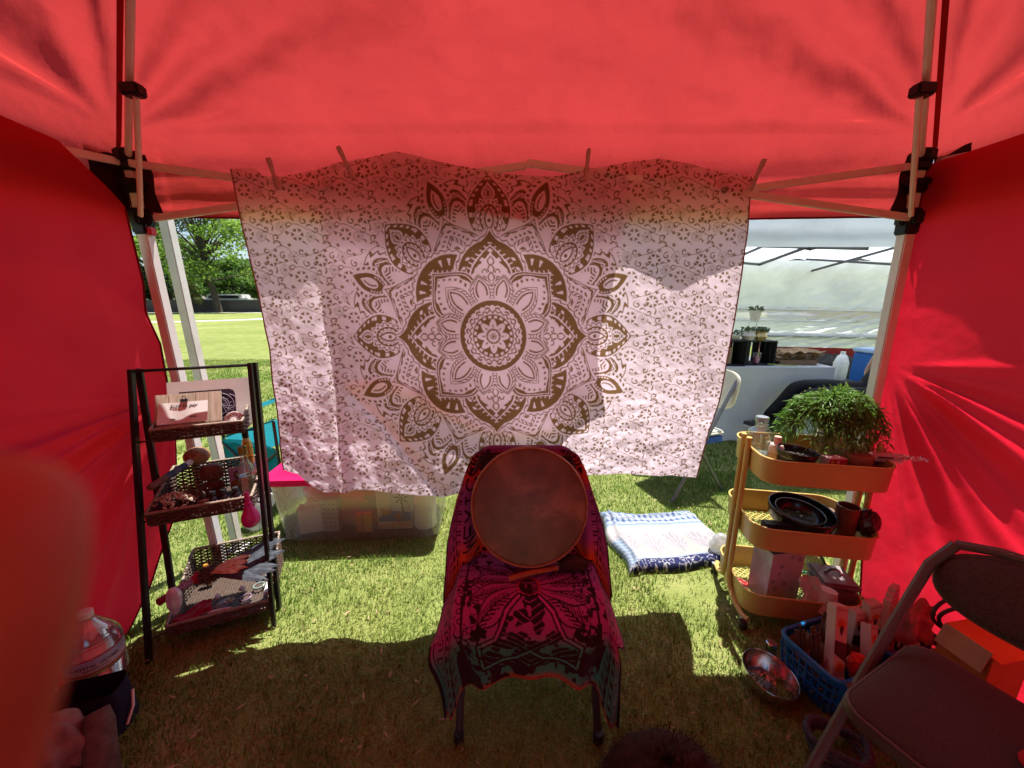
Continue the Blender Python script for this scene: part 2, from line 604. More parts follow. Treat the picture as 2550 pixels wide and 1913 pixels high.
def roof_panel(A, B, seed, n=120):
    A, B = np.array(A), np.array(B)
    pk = np.array(PEAK)
    s, t = np.meshgrid(np.linspace(0, 1, n), np.linspace(0, 1, n))
    tt = 0.05 + 0.95 * t                                # the lowest strip is the rounded turn into the valance
    q = (A[None, None] * (1 - s[..., None]) + B[None, None] * s[..., None]) * (1 - tt[..., None]) + pk * tt[..., None]
    nrm = np.cross(B - A, pk - A)
    nrm = nrm / np.linalg.norm(nrm)
    if nrm[2] < 0:
        nrm = -nrm
    d = -0.05 * np.sin(PI * np.clip(t * 1.0, 0, 1)) * np.sin(PI * s) * 4 * s * (1 - s) - 0.02 * np.sin(PI * s) * (1 - t)
    L = np.linalg.norm(B - A)
    for sx in (s, 1 - s):
        px, py = sx * L * (1 - t) + 0.5 * L * t, t * 1.5
        r = np.hypot(px, py) + 1e-4
        th = np.arctan2(py, px)
        w = np.exp(-r / 1.05) * sm(0.0, 0.45, r)
        d = d + 0.042 * w * (np.sin(th * 19 + seed + 1.5 * fbm(r * 2, th * 3, seed)) + 0.45 * np.sin(th * 31 + seed * 2) * sm(0.25, 0.7, r))
    d = d + 0.014 * fbm(s * 9, t * 7, seed) * (1 - 0.4 * t) + 0.014 * (1 - 2 * np.abs(fbm(s * 15 + 4 * t, t * 9 - 2 * s, seed + 2))) + 0.004 * fbm(s * 50, t * 36, seed + 4, 2)
    edge = sm(0, 0.04, s) * sm(0, 0.04, 1 - s) * sm(0, 0.04, t)
    return q + nrm[None, None] * (d * edge)[..., None]
for k in range(4):
    o = sheet('roof_panel', roof_panel(CORN[k], CORN[(k + 1) % 4], k * 3.3 + 1), RED_ROOF, tent)
for k in range(4):
    A, B = np.array(CORN[k]), np.array(CORN[(k + 1) % 4])
    u, w = np.meshgrid(np.linspace(0, 1, 160), np.linspace(0, 1, 34))
    out = np.array([[0, 1, 0], [1, 0, 0], [0, -1, 0], [-1, 0, 0]][k], float)
    q = A + (B - A) * u[..., None]
    q[..., 2] -= w * (EAVE - VAL) + 0.014 * np.sin(PI * u) * w
    e0 = A + (B - A) * u[..., None]
    p0 = e0 + (np.array(PEAK) - e0) * 0.05
    p2 = e0 - np.array((0, 0, 0.065))
    bz = np.clip(w / 0.3, 0, 1)[..., None]
    q = np.where(w[..., None] < 0.3, p0 * (1 - bz) ** 2 + 2 * e0 * bz * (1 - bz) + p2 * bz ** 2, q)
    d = 0.008 * fbm(u * 7, w * 9 + k, 5.0) + 0.006 * np.sin(w * 15 + 2 * fbm(u * 3, w, 3)) * np.abs(2 * u - 1) + 0.003 * w
    q = q + out * (d * sm(0.0, 0.35, w))[..., None]
    o = sheet('valance', q, RED_ROOF, tent)
    h = MB()
    h.tube([tuple(q[-1, i] + out * 0.002) for i in range(0, 160, 3)] + [tuple(q[-1, -1])], 0.006, 6, flat=0.6)
    h.build('valance_hem', RED_HEM, o)
for cn in CORN:
    m = MB(); m.tube([tuple(cn + (PEAK - cn) * t_ - Vector((0, 0, 0.004))) for t_ in np.linspace(0, 1, 12)], 0.007, 6, flat=0.35); m.build('ridge_seam', RED_ROOF, tent)
LEGS = {'bl': (Vector((-1.437, 1.535, 1.90)), Vector((-1.39, 1.535, 0.0))), 'br': (Vector((1.53, 1.535, 1.88)), Vector((1.575, 1.535, 0.0))),
        'fl': (Vector((-1.43, -1.16, 1.88)), Vector((-1.43, -1.16, 0.0))), 'fr': (Vector((1.55, -1.16, 1.88)), Vector((1.55, -1.16, 0.0)))}
for key, (a, b) in LEGS.items():
    lb = MB()
    lb.bar(b, b + (a - b) * 0.87, 0.040, 0.040)
    lb.bar(b + (a - b) * 0.86, a, 0.031, 0.031)
    o = lb.build('leg', WHITE_METAL, tent, bevel=0.004)
    f = MB(); f.box(b + Vector((0, 0, 0.006)), (0.085, 0.085, 0.008)); f.build('foot_plate', WHITE_METAL, o)
    for zz, hh in ((1.86, 0.075), (1.77, 0.05), (1.645, 0.095)):
        c = b + (a - b) * (zz / a.z)
        br = MB(); br.box(c, (0.054, 0.054, hh)); br.box(c + Vector((0, -0.03 * (1 if b.y > 0 else -1), 0.01)), (0.036, 0.03, hh * 0.5))
        br.box(c + Vector((0.03 * (1 if b.x < 0 else -1), 0, 0.01)), (0.03, 0.032, hh * 0.5))
        br.build('corner_bracket', BLACK_PLASTIC, tent, bevel=0.006)
    lt = MB(); lt.box(b + (a - b) * (1.6 / a.z) + Vector((0.012, 0, 0)), (0.05, 0.046, 0.035))
    if key == 'bl':
        lt = MB(); lt.box(b + (a - b) * (1.61 / a.z) + Vector((0.03, -0.004, 0)), (0.018, 0.03, 0.03))
        lt.build('latch', mat('red plastic latch', (0.6, 0.02, 0.05), rough=0.35), tent, bevel=0.004)
# folding truss bars along the back and both sides: two scissors per side
def scissor(p0, p1, zt, zb, off):
    """two crossing pairs between two legs"""
    p0, p1 = Vector(p0), Vector(p1)
    mid = (p0 + p1) / 2
    P = []
    for a, b, k in ((p0, mid, 0), (mid, p1, 1)):
        for za, zb2, sgn in ((zt, zb, 1), (zb, zt, -1)):
            A = Vector((a.x, a.y, za)) + off * (0.012 * sgn)
            B = Vector((b.x, b.y, zb2)) + off * (0.012 * sgn)
            br = MB(); br.bar(A, B, 0.014, 0.026); br.build('truss_bar', WHITE_METAL, tent, bevel=0.003)
        c = (a + b) / 2
        q = Vector((c.x, c.y, (zt + zb) / 2))
        bo = MB()
        rotm = Matrix.Translation(q) @ off.to_track_quat('Z', 'Y').to_matrix().to_4x4()
        bo.lathe([(0.013, -0.024), (0.013, 0.021), (0.008, 0.025), (0.004, 0.022)], 14, rotm)
        bo.build('truss_bolt', BLACK_PLASTIC, tent)
scissor((-1.42, 1.528, 0), (1.53, 1.528, 0), 1.845, 1.655, Vector((0, -1, 0)))
scissor((-1.462, 1.52, 0), (-1.462, -1.15, 0), 1.85, 1.655, Vector((1, 0, 0)))
scissor((1.588, 1.52, 0), (1.588, -1.15, 0), 1.85, 1.655, Vector((-1, 0, 0)))
# roof struts running up under each ridge, with their joint
for key, cx in (('bl', -1), ('br', 1), ('fl', -1), ('fr', 1)):
    a, b = LEGS[key]
    top = Vector((a.x, a.y, 1.86))
    pk = PEAK - Vector((0, 0, 0.06))
    k1 = top + (pk - top) * 0.17 + Vector((0, 0, -0.035))
    k0 = b + (a - b) * (1.66 / a.z) + Vector((0.03 * -cx, -0.035 * (1 if a.y > 0 else -1), 0))
    r1 = MB(); r1.tube([top, top + (pk - top) * 0.5 + Vector((0, 0, 0.02)), pk], 0.0105, 8); r1.build('roof_pole', WHITE_METAL, tent)
    r2 = MB(); r2.tube([k0, k1 + Vector((0.02 * -cx, -0.01, -0.01))], 0.0085, 8); r2.build('roof_strut', WHITE_METAL, tent)
    j = MB(); j.box(k1 + Vector((0.008 * -cx, -0.004, 0.012)), (0.06, 0.04, 0.035)); j.build('strut_joint', BLACK_PLASTIC, tent, bevel=0.006)
hub = MB(); hub.lathe([(0.05, -0.09), (0.07, -0.06), (0.07, -0.03), (0.03, -0.02)], 16, Matrix.Translation(PEAK)); hub.build('peak_hub', BLACK_PLASTIC, tent)
for cx, cor in ((1, CORN[0]), (-1, CORN[1])):
    w, u = np.meshgrid(np.linspace(0, 1, 14), np.linspace(0, 1, 14))
    q = np.stack([cor.x + cx * (0.012 + 0.105 * u * (1 + 0.15 * w)), np.full_like(u, YB - 0.012) + 0.006 * np.sin(9 * w + 5 * u), EAVE - 0.005 - w * 0.20], -1)
    sheet('corner_patch', q, BLACK_PATCH, tent)
    q = np.stack([np.full_like(u, cor.x + cx * 0.012) + 0.005 * np.sin(9 * w + 5 * u), YB - 0.012 - 0.12 * u, EAVE - 0.005 - w * 0.20], -1)
    sheet('corner_patch', q, BLACK_PATCH, tent)

# ================================================================ side walls
def side_wall(label, ed, top, sgn, seed, tie, name='tent_side_wall'):
    """ed: (z, x, y) down the far edge; top: (y, z) along the top; folds fan out from the tie point"""
    nu, nw = 260, 170
    u, w = np.meshgrid(np.linspace(0, 1, nu), np.linspace(0, 1, nw))
    ez = np.array([e[0] for e in ed]); ex = np.array([e[1] for e in ed]); ey = np.array([e[2] for e in ed])
    zf = ez[0] + (ez[-1] - ez[0]) * w
    xf = np.interp(zf, ez, ex); yf = np.interp(zf, ez, ey)
    yn = np.full_like(yf, -1.1)
    y = yn + (yf - yn) * u
    zt = np.interp(y, [t[0] for t in top], [t[1] for t in top])
    z = ez[0] + (zt - ez[0]) * w
    prof = (np.interp(z, [0.0, 0.35, 0.9, 1.3, 1.9], [1.60, 1.535, 1.45, 1.435, 1.43]) if sgn < 0 else np.interp(z, [0.0, 0.4, 0.75, 1.0, 1.2, 1.9], [1.80, 1.615, 1.505, 1.470, 1.478, 1.53])) * sgn
    x = prof * (1 - sm(0.7, 1.0, u)) + xf * sm(0.7, 1.0, u)
    dy, dz = tie[0] - y, z - tie[1]
    r = np.hypot(dy, dz) + 1e-3
    th = np.arctan2(dz, dy)
    fan = sm(0.03, 0.25, r) * np.exp(-r / 1.1) * sm(0.35, -0.15, th)
    d = fan * (0.030 * np.sin(th * 12 + seed + 0.9 * fbm(r * 2.4, th * 2, seed)) + 0.02 * np.sin(th * 33 + 2 * seed))
    d = d + 0.020 * fbm(y * 1.5, z * 1.3, seed) + 0.007 * fbm(y * 6, z * 4, seed + 1) + 0.012 * np.sin(y * 6 + seed) * sm(1.2, 0.1, z)
    x = x - sgn * d * (1 - 0.75 * sm(0.9, 1.0, u)) * sm(0, 0.06, 1 - w)
    q = np.stack([x, y, z], -1)
    o = thing(name, label, 'tent wall')
    sheet('wall_cloth', q, RED_WALL, o)
    m = MB(); m.tube([tuple(p_) for p_ in q[::4, -1]], 0.004, 6); m.build('hem', RED_HEM, o)
    m = MB(); m.tube([tuple(p_ - np.array((sgn * 0.001, 0, 0))) for p_ in q[::3, 128]], 0.0028, 5, flat=0.5); m.build('seam', RED_WALL, o)
    return o
LE = [(0.0, -1.60, 1.27), (0.15, -1.575, 1.38), (0.45, -1.52, 1.48), (0.9, -1.455, 1.515), (1.35, -1.452, 1.525), (1.5, -1.475, 1.515), (1.62, -1.45, 1.505), (1.9, -1.425, 1.47)]
side_wall('red fabric tent wall behind the black ladder shelf', LE, [(-1.2, 1.87), (1.05, 1.865), (1.30, 1.84), (1.42, 1.74), (1.5, 1.655), (1.6, 1.64)], -1, 1.0, (1.5, 0.95))
RE = [(0.0, 1.63, 1.47), (0.45, 1.60, 1.515), (1.0, 1.572, 1.525), (1.9, 1.548, 1.525)]
side_wall('red fabric tent wall behind the yellow cart and grey chair', RE, [(-1.2, 1.84), (1.6, 1.84)], 1, 2.6, (1.52, 1.08))

u, w = np.meshgrid(np.linspace(0, 1, 60), np.linspace(0, 1, 50))
for x0, x1, lb in ((-1.42, -0.45, 'added red fabric panel, out of view, limiting light at the shelf end of the tent'), (0.55, 1.54, 'added red fabric panel, out of view, limiting light behind the grey chair')):
    o = sheet('added_light_screen', np.stack([x0 + (x1 - x0) * u, -1.16 + 0.03 * np.sin(u * 14) + 0.02 * fbm(u * 4, w * 3, 2), 0.03 + w * 1.8], -1), RED_WALL)  # unseen panels added at the tent front to limit the light coming in
    tag(o, lb, 'tent wall')
# ================================================================ the printed tapestry
def leafd(x, y, x0, x1, w, tm=0.5, ogee=False, rnd=False):
    t = (x - x0) / (x1 - x0)
    a = np.sqrt(np.clip(1 - ((tm - np.clip(t, 0, tm)) / tm) ** 2, 0, 1))
    s = np.clip((t - tm) / (1 - tm), 0, 1)
    b = (np.cos(PI * s) * 0.5 + 0.5) ** 0.8 if ogee else np.cos(PI / 2 * s) ** 0.9
    if rnd:
        b = np.sqrt(np.clip(1 - s ** 2.2, 0, 1))
    hw = np.where(t < tm, a, b) * w
    return np.where((t < 0) | (t > 1), -0.05, hw - np.abs(y))

def mandala(X, Y):
    """1 where brown ink, 0 bare cloth, and the area the medallion covers"""
    r = np.hypot(X, Y)
    a = np.arctan2(Y, X)
    def fr(k, ph):
        st = 2 * PI / k
        q = ((a - ph + st / 2) % st) - st / 2
        return r * np.cos(q), r * np.sin(q), q
    xc, yc, ac = fr(4, 0)
    xd, yd, ad = fr(4, PI / 4)
    xm, ym, am = fr(8, PI / 8)
    x8, y8, a8 = fr(8, 0)
    x16, y16, a16 = fr(16, PI / 16)
    ink = np.zeros_like(r)
    cov = np.zeros(r.shape, bool)
    def P(mask, v, c=False):
        ink[mask] = v
        if c:
            cov[mask] = True
    ticks = lambda q, k: np.abs(((q * k) % 1) - 0.5)
    # pairs of arches leaning on the little diamonds
    q_ = 0.140
    xa = r * np.cos(np.abs(am) - q_); ya = r * np.sin(np.abs(am) - q_)
    d = (1 - np.hypot((xa - 0.70) / 0.245, ya / 0.100)) * 0.105
    sc = 0.014 * np.abs(np.sin(xa * 70))
    P(d > -0.036, 0, True)
    P((d > -0.034 + sc) & (d < -0.025 + sc), 1)
    P(d > 0, 1)
    P((np.abs(d - 0.014) < 0.0065) & (ticks(xa + np.abs(ya), 46) < 0.3), 0)
    P(d > 0.030, 0)
    P((d > 0.039) & (d < 0.058) & (ticks(xa - 0.6 * np.abs(ya), 40) < 0.24), 1)
        # dots and little diamonds between the outer leaves
    d = leafd(xm, ym, 0.80, 1.04, 0.060, 0.45)
    P(d > -0.012, 0, True)
    P((r > 0.90) & (d > -0.05), 0, True)
    P((np.abs(d + 0.032) < 0.009) & (ticks(xm, 30) < 0.26) & (xm > 0.90), 1)
    P(d > 0, 1)
    e = leafd(xm, ym, 0.855, 0.985, 0.032, 0.45)
    P(e > 0, 0); P((e > 0.014) & (ym > -0.002), 1); P((e > 0.024), 0)
    P((np.abs(d - 0.012) < 0.005) & (ticks(xm, 50) < 0.28) & (xm < 0.9), 0)
    # outer leaves
    d = leafd(x8, y8, 0.615, 1.0, 0.145, 0.48)
    P(d > -0.012, 0, True)
    P(d > 0, 1)
    P((d > 0.012) & (d < 0.030) & (x8 > 0.84) & (ticks(x8 * 1.3, 24) < 0.22), 0)
    P((d > 0.010) & (d < 0.034) & (x8 < 0.84) & (ticks(x8, 15) < 0.20), 0)
    st = np.arctan2(y8 * 1.35, x8 - 0.745)
    rr = np.hypot(y8 * 1.35, x8 - 0.745) * 1.12
    pet = 0.135 + 0.028 * (1 - 2 * ticks(st / (2 * PI), 16))
    P(rr < pet, 0)
    P((rr < pet - 0.014) & (rr > 0.112 + 0.02 * (2 * ticks(st / (2 * PI), 16))), 1)
    P((rr < pet - 0.026), 0)
    P((rr < 0.122) & (rr > 0.108) & (ticks(st / (2 * PI) + 0.5 / 16, 16) < 0.2), 1)
    P(rr < 0.100, 1); P(rr < 0.080 + 0.006 * np.sin(st * 14), 0)
    P((np.abs(rr - 0.066) < 0.004) & (ticks(st, 7) < 0.3), 1)
    e = leafd(x8, y8, 0.69, 0.815, 0.034, 0.4)
    P(e > 0, 1); P(e > 0.012, 0)
    P(np.hypot(x8 - 0.735, y8) < 0.012, 1)
    e = leafd(x8, y8, 0.855, 0.965, 0.046, 0.35, True)
    P(e > 0, 0); P(e > 0.010, 1)
    P((np.abs(e - 0.016) < 0.004) & (ticks(x8, 60) < 0.3), 0)
    P(e > 0.026, 0); P(e > 0.034, 1)
    # pale petals with dotted borders
    d = leafd(xm, ym, 0.22, 0.82, 0.205, 0.55, True)
    P(d > -0.02, 0, True)
    P(d > 0, 1)
    P((np.abs(d - 0.014) < 0.006) & (ticks(xm + 0.7 * np.abs(ym), 40) < 0.3), 0)
    P(d > 0.030 + 0.006 * np.sin(xm * 150), 0)
    P((d > 0.062) & (d < 0.084) & (ticks(xm - 0.5 * np.abs(ym), 30) < 0.22), 1)
    P((d > 0.104) & (d < 0.138), 1)
    P((d > 0.108) & (d < 0.134) & (ticks(xm - 0.9 * np.abs(ym) + d, 24) < 0.30), 0)
    P((d > 0.165) & (xm < 0.62), 1); P((d > 0.180) & (xm < 0.60), 0)
    # scalloped round lobes on the diagonals
    q = np.hypot(xd - 0.385, yd); qa = np.arctan2(yd, xd - 0.385)
    P(q < 0.292, 0, True)
    scl = 0.276 + 0.014 * np.abs(np.cos(qa * 17))
    P((q < scl) & (q > scl - 0.008), 1)
    P(q < 0.258, 1)
    tq = ticks(qa / (2 * PI), 22)
    P((q > 0.188) & (q < 0.232) & (tq < 0.17 * (q - 0.165) / 0.06) & (np.abs(qa) > 0.2), 0)
    # pointed arches on the axes
    d = np.maximum(0.232 - np.hypot(xc - 0.385, yc), leafd(xc, yc, 0.40, 0.685, 0.205, 0.12, True))
    P(d > -0.034, 0, True)
    scl = 0.014 * np.abs(np.sin(ac * 34))
    P((d > -0.030 + scl) & (d < -0.022 + scl), 1)
    P(d > 0, 1)
    P((d > 0.026) & (d < 0.045) & (np.abs(yc) > 0.12) & (ticks(xc, 17) < 0.17), 0)
    P((d > 0.052) & (d < 0.084) & (ticks(xc - 0.5 * np.abs(yc), 26) < 0.12), 0)
    P((d > 0.080) & (d < 0.092), 0)
    P((d > 0.108) & (d < 0.146) & (ticks(xc * 0.9 - 0.4 * np.abs(yc), 13) < 0.17), 0)
    e = leafd(xc, yc, 0.14, 0.555, 0.130 + 0.008 * np.cos(xc * 110), 0.58, True)
    P(e > 0, 0)
    for j, x0 in enumerate((0.36, 0.41, 0.46)):
        f = leafd(xc, yc, x0, x0 + 0.065, 0.026, 0.45, True)
        P((f > 0.0) & (f < 0.010), 1)
    for x0, y0 in ((0.375, 0.05), (0.42, 0.045), (0.385, 0.088), (0.335, 0.04)):
        f = np.hypot(xc - x0, np.abs(yc) - y0)
        P((f < 0.020) & (f > 0.012) & (xc > x0 - 0.006), 1)
    # pointed petals on the diagonals
    d = leafd(xd, yd, 0.14, 0.60, 0.185, 0.52, True)
    P((d > -0.022) & (d < 0) & (ticks(xd - 0.6 * np.abs(yd), 27) < 0.12), 0)
    P(d > 0, 0); P(d > 0.009, 1); P((d > 0.022) & (d < 0.030), 0)
    e = d - 0.050 - 0.008 * np.cos((xd + np.abs(yd)) * 95)
    P(e > 0, 0)
    P((d > 0.066) & (d < 0.086) & (ticks(xd - 0.5 * np.abs(yd), 24) < 0.20), 1)
    # small rounded petals round the disc
    def small(x, y, x1):
        f = leafd(x, y, 0.20, x1, 0.082, 0.5)
        P(f > -0.006, 0); P(f > 0, 1)
        P((np.abs(f - 0.014) < 0.008) & (ticks(x + 0.8 * np.abs(y), 42) < 0.36), 0)
        P(f > 0.028, 0); P((f > 0.040) & (f < 0.052) & (x > 0.27), 1)
    small(xd, yd, 0.455)
    sy = yc - np.sign(yc) * 0.0
    q = 0.235
    x2, y2 = xc * math.cos(q) + np.abs(yc) * math.sin(q), -xc * math.sin(q) + np.abs(yc) * math.cos(q)
    small(x2, y2, 0.415)
    # centre
    P(r < 0.250, 0); P(r < 0.238, 1)
    P(r < 0.198 + 0.010 * np.abs(np.cos(a * 16)), 0)
    P((np.abs(r - 0.188 - 0.004 * np.cos(a * 32)) < 0.006) & (ticks(a / (2 * PI), 16) < 0.25), 1)
    zz = 0.166 + 0.018 * (2 * ticks(a / (2 * PI), 26) - 0.5)
    P(np.abs(r - zz) < 0.005, 1)
    P(r < 0.147, 1)
    P((np.abs(r - 0.130) < 0.009) & (ticks(a / (2 * PI), 20) < 0.3), 0)
    P(r < 0.072 + 0.044 * np.abs(np.cos(a * 4)) ** 1.3, 0)
    P((r > 0.058) & (r < 0.078) & (ticks(a / (2 * PI), 8) > 0.43), 1)
    P(r < 0.052, 1); P(r < 0.030 + 0.014 * np.abs(np.cos(a * 8)), 0); P(r < 0.022, 1)
    P((np.abs(r - 0.013) < 0.004) & (ticks(a / (2 * PI), 7) < 0.3), 0)
    cov |= r < 0.6
    return ink, cov

def floral_tile(n=4):
    """one repeat of the vine and carnation print, 184 x 156 mm, n samples per 2 mm"""
    W, H = 184, 156
    x, y = np.meshgrid(np.arange(0, W, 0.5), np.arange(0, H, 0.5))
    ink = np.zeros(x.shape)
    def put(fn, cx, cy, rad):
        for ox in (-W, 0, W):
            for oy in (-H, 0, H):
                fn(x - cx - ox, y - cy - oy)
    def solid(k0, k1, n, R):
        def f(X, Y):
            r = np.hypot(X, Y); a = np.arctan2(Y, X)
            for k in range(k0, k1):
                q = (a - 2 * PI * k / n + PI) % (2 * PI) - PI
                px, py = r * np.cos(q), r * np.sin(q)
                t = (px - 0.42 * R) / (0.58 * R)
                wd = 0.30 * R * np.clip(t * 1.5, 0, 1)
                notch = 1.0 - 0.26 * np.abs(np.sin(py / (0.30 * R) * PI * 1.4))
                ink[(t > 0) & (t < notch) & (np.abs(py) < wd)] = 1
        return f
    def outl(R):
        def f(X, Y):
            r = np.hypot(X, Y); a = np.arctan2(Y, X)
            for k in range(6):
                q = (a - 2 * PI * k / 6 + PI) % (2 * PI) - PI
                px, py = r * np.cos(q), r * np.sin(q)
                t = (px - 0.25 * R) / (0.75 * R)
                wd = 0.38 * R * np.clip(t * 1.2, 0, 1)
                e = np.minimum((1.0 - 0.22 * np.abs(np.sin(py / (0.38 * R) * PI * 1.5)) - t) * 0.75 * R, wd - np.abs(py))
                ink[(np.abs(e - 0.8) < 0.7) & (t > 0)] = 1
            ink[r < 0.2 * R] = 1
        return f
    def curve(pts, w0, w1=None):
        w1 = w0 if w1 is None else w1
        def f(X, Y):
            k = len(pts) - 1
            for i in range(k):
                ww = w0 + (w1 - w0) * i / max(1, k - 1)
                ink[segd(X, Y, pts[i:i + 2]) < ww] = 1
        return f
    def arc(R, a0, a1, k=9, sp=0.0):
        return [((R - sp * i / k) * math.cos(a0 + (a1 - a0) * i / k), (R - sp * i / k) * math.sin(a0 + (a1 - a0) * i / k)) for i in range(k + 1)]
    def sprig(X, Y):
        for k in (-1, 0, 1):
            an = 1.3 + k * 0.75
            ink[segd(X, Y, [(0, 0), (7 * math.cos(an), 9 * math.sin(an))]) < 1.7] = 1
            ink[np.hypot(X - 8 * math.cos(an), Y - 10 * math.sin(an)) < 2.5] = 1
    def spiral(R, a0, turns, k=22):
        return [(R * (1 - 0.75 * i / k) * math.cos(a0 + turns * i / k), R * (1 - 0.75 * i / k) * math.sin(a0 + turns * i / k)) for i in range(k + 1)]
    # running vines that join from one repeat to the next
    for y0, ph, am_ in ((50, 0.0, 20), (126, 2.4, 17)):
        put(curve([(t_, am_ * math.sin(2 * PI * t_ / W + ph) + 5 * math.sin(4 * PI * t_ / W + ph)) for t_ in range(0, W + 1, 4)], 1.0), 0, y0, 0)
    for cx, cy, rad_ in ((42, 34, 24), (124, 96, 25)):
        put(lambda X, Y: ink.__setitem__(np.hypot(X, Y) < rad_ * 1.12, 0), cx, cy, 0)
    for cx, cy in ((92, 26), (170, 60), (22, 110)):
        put(lambda X, Y: ink.__setitem__(np.hypot(X, Y) < 22, 0), cx, cy, 0)
        put(outl(21), cx, cy, 0)
    put(solid(0, 6, 6, 24), 42, 34, 0)
    put(solid(0, 7, 7, 25), 124, 96, 0)
    put(solid(0, 4, 8, 19), 150, 150, 0)
    for cx, cy, R, a0, tn in ((68, 84, 15, 2.2, 5.6), (150, 22, 14, 4.2, -5.4), (12, 66, 13, 0.4, 5.2), (52, 128, 13, 5.4, -5.2), (168, 112, 14, 1.2, 5.6), (112, 52, 13, 3.4, 5.4), (104, 132, 12, 0.2, -5.2)):
        put(curve(spiral(R, a0, tn), 1.5, 2.8), cx, cy, 0)
    for cx, cy, pts in ((80, 66, [(0, 0), (8, 4), (15, 2), (22, -4)]), (30, 84, [(0, 0), (-7, 8), (-8, 17)]), (136, 48, [(0, 0), (4, 9), (3, 18), (-3, 25)]), (150, 84, [(0, 0), (9, 4), (18, 1)]), (60, 8, [(0, 0), (8, -3), (15, -10)]), (120, 8, [(0, 0), (-6, 7), (-14, 9)])):
        put(curve(pts, 2.8, 1.2), cx, cy, 0)
    for cx, cy in ((98, 76), (4, 34), (176, 88), (68, 112), (140, 126), (8, 146)):
        put(sprig, cx, cy, 0)
    return ink
TILE = floral_tile()
def floral(x, z):
    i = (np.floor((x % 0.184) * 2000).astype(int)) % TILE.shape[1]
    j = (np.floor((z % 0.156) * 2000).astype(int)) % TILE.shape[0]
    return TILE[j, i]

CLOTH_COL = np.array((0.83, 0.72, 0.775))
PRINT_COL = np.array((0.215, 0.128, 0.052))
def tap_print(x, z):
    X, Y = (x + 0.075) / 0.560, (z - 1.207) / 0.596
    # the print is slightly skewed, as hung cloth is
    X = X + 0.03 * Y
    ink = np.zeros(x.shape)
    cov = np.zeros(x.shape)
    for ox, oz in ((-0.0006, -0.0006), (0.0006, 0.0006)):
        a, b = mandala(X + ox / 0.545, Y + oz / 0.588)
        f = floral(x + ox + 0.3 + 0.01 * np.sin(z * 5), z + oz)
        ink += np.where(b, a, f) * 0.5
    return ink
TAP = cloth_mat('printed cotton tapestry', (1.02, 1.0, 1.02), (1.14, 1.07, 1.13), 0.60, attr=True, bump=0.35, bscale=24.0, rough=0.85)
TY = 1.508
def bil(u, w):
    return 0.125 * w * w * (1 - sm(0.30, 0.72, np.asarray(u, float)))
def tap_edges():
    L = [at(px, py, Y=TY - bil(0, i_ / 7)) for i_, (px, py) in enumerate(((575, 421), (597, 520), (622, 620), (655, 770), (680, 880), (690, 1000), (698, 1090), (705, 1172)))]
    R = [at(px, py, Y=TY) for px, py in ((1872, 440), (1868, 540), (1856, 640), (1838, 750), (1818, 860), (1797, 970), (1768, 1090), (1741, 1196))]
    T = [at(px, py, Y=TY) for px, py in ((575, 421), (635, 420), (662, 443), (700, 440), (780, 425), (850, 408), (920, 395), (985, 379), (1000, 380), (1100, 405), (1250, 433), (1380, 441), (1460, 424), (1560, 404), (1640, 395), (1720, 412), (1800, 432), (1872, 440))]
    B = [at(px, py, Y=TY - bil((px - 705) / 1036, 1.0)) for px, py in ((705, 1172), (740, 1182), (775, 1215), (805, 1228), (900, 1228), (1010, 1232), (1150, 1236), (1280, 1230), (1400, 1205), (1470, 1192), (1560, 1183), (1650, 1190), (1741, 1196))]
    return L, R, T, B
L_, R_, T_, B_ = tap_edges()
def tap_xyz(u, w, y0=TY):
    def ip(pts, s, c):
        return np.interp(s, np.linspace(0, 1, len(pts)), [p[c] for p in pts])
    def bx(pts, s, c):                                  # by x, for the top and bottom outlines
        xs = np.array([p.x for p in pts]); xs = (xs - xs[0]) / (xs[-1] - xs[0])
        return np.interp(s, xs, [p[c] for p in pts])
    lx, rx = ip(L_, w, 0), ip(R_, w, 0)
    x = lx + (rx - lx) * u
    zt, zb = bx(T_, u, 2), bx(B_, u, 2)
    z = zt + (zb - zt) * w
    d = 0.016 * np.sin(u * 23 + 1.2 * w + 2 * fbm(u * 3, w * 1.5, 1)) * (0.25 + 0.75 * w) * (0.5 + 0.5 * np.abs(2 * u - 1))
    d = d + 0.020 * fbm(u * 4.5, w * 1.6, 2) + 0.010 * fbm(u * 12, w * 6, 3) * (0.3 + w)
    low = sm(0.35, 0.95, w)
    d = d + 0.0030 * (1 - np.abs(fbm(u * 24 + w * 5, w * 15, 4)) * 2.2) * low + 0.0010 * fbm(u * 70, w * 60, 6, 2) * low
    dg = (u - 0.13) * 1.93 - (w - 0.62) * 1.25 * 0.95
    d = d + 0.012 * np.exp(-(dg / 0.030) ** 2) * sm(0.55, 0.75, w) * sm(0.5, 0.3, u)
    d = d + 0.025 * np.exp(-((u - 0.135) / 0.012) ** 2) * sm(0.1, 0.8, w)
    d = d + 0.012 * np.exp(-((u - 0.055 - 0.05 * w) / 0.02) ** 2) * w
    for cu in (0.07, 0.21, 0.68, 0.97):
        d = d + 0.012 * np.exp(-np.abs(u - cu) / 0.02) * np.exp(-w / 0.10)
    y = y0 - d + 0.02 * w * sm(0.4, 1, w) - bil(u, w)
    return np.stack([x, y, z], -1)
NU, NW = 790, 520
u, w = np.meshgrid(np.linspace(0, 1, NU), np.linspace(0, 1, NW))
q = tap_xyz(u, w)
ink = tap_print(q[..., 0], q[..., 2] + 0.03 * 0)
cols = CLOTH_COL * (1 - ink[..., None]) + PRINT_COL * ink[..., None]
tapestry = thing('tapestry', 'white cotton tapestry printed with a large brown mandala, hung across the back of the tent', 'tapestry', (0, 0, 0))
sheet('cloth', q, TAP, tapestry, cols)
ub, wb = np.meshgrid(np.linspace(0.155, 0.735, 150), np.linspace(0, 1, 110))
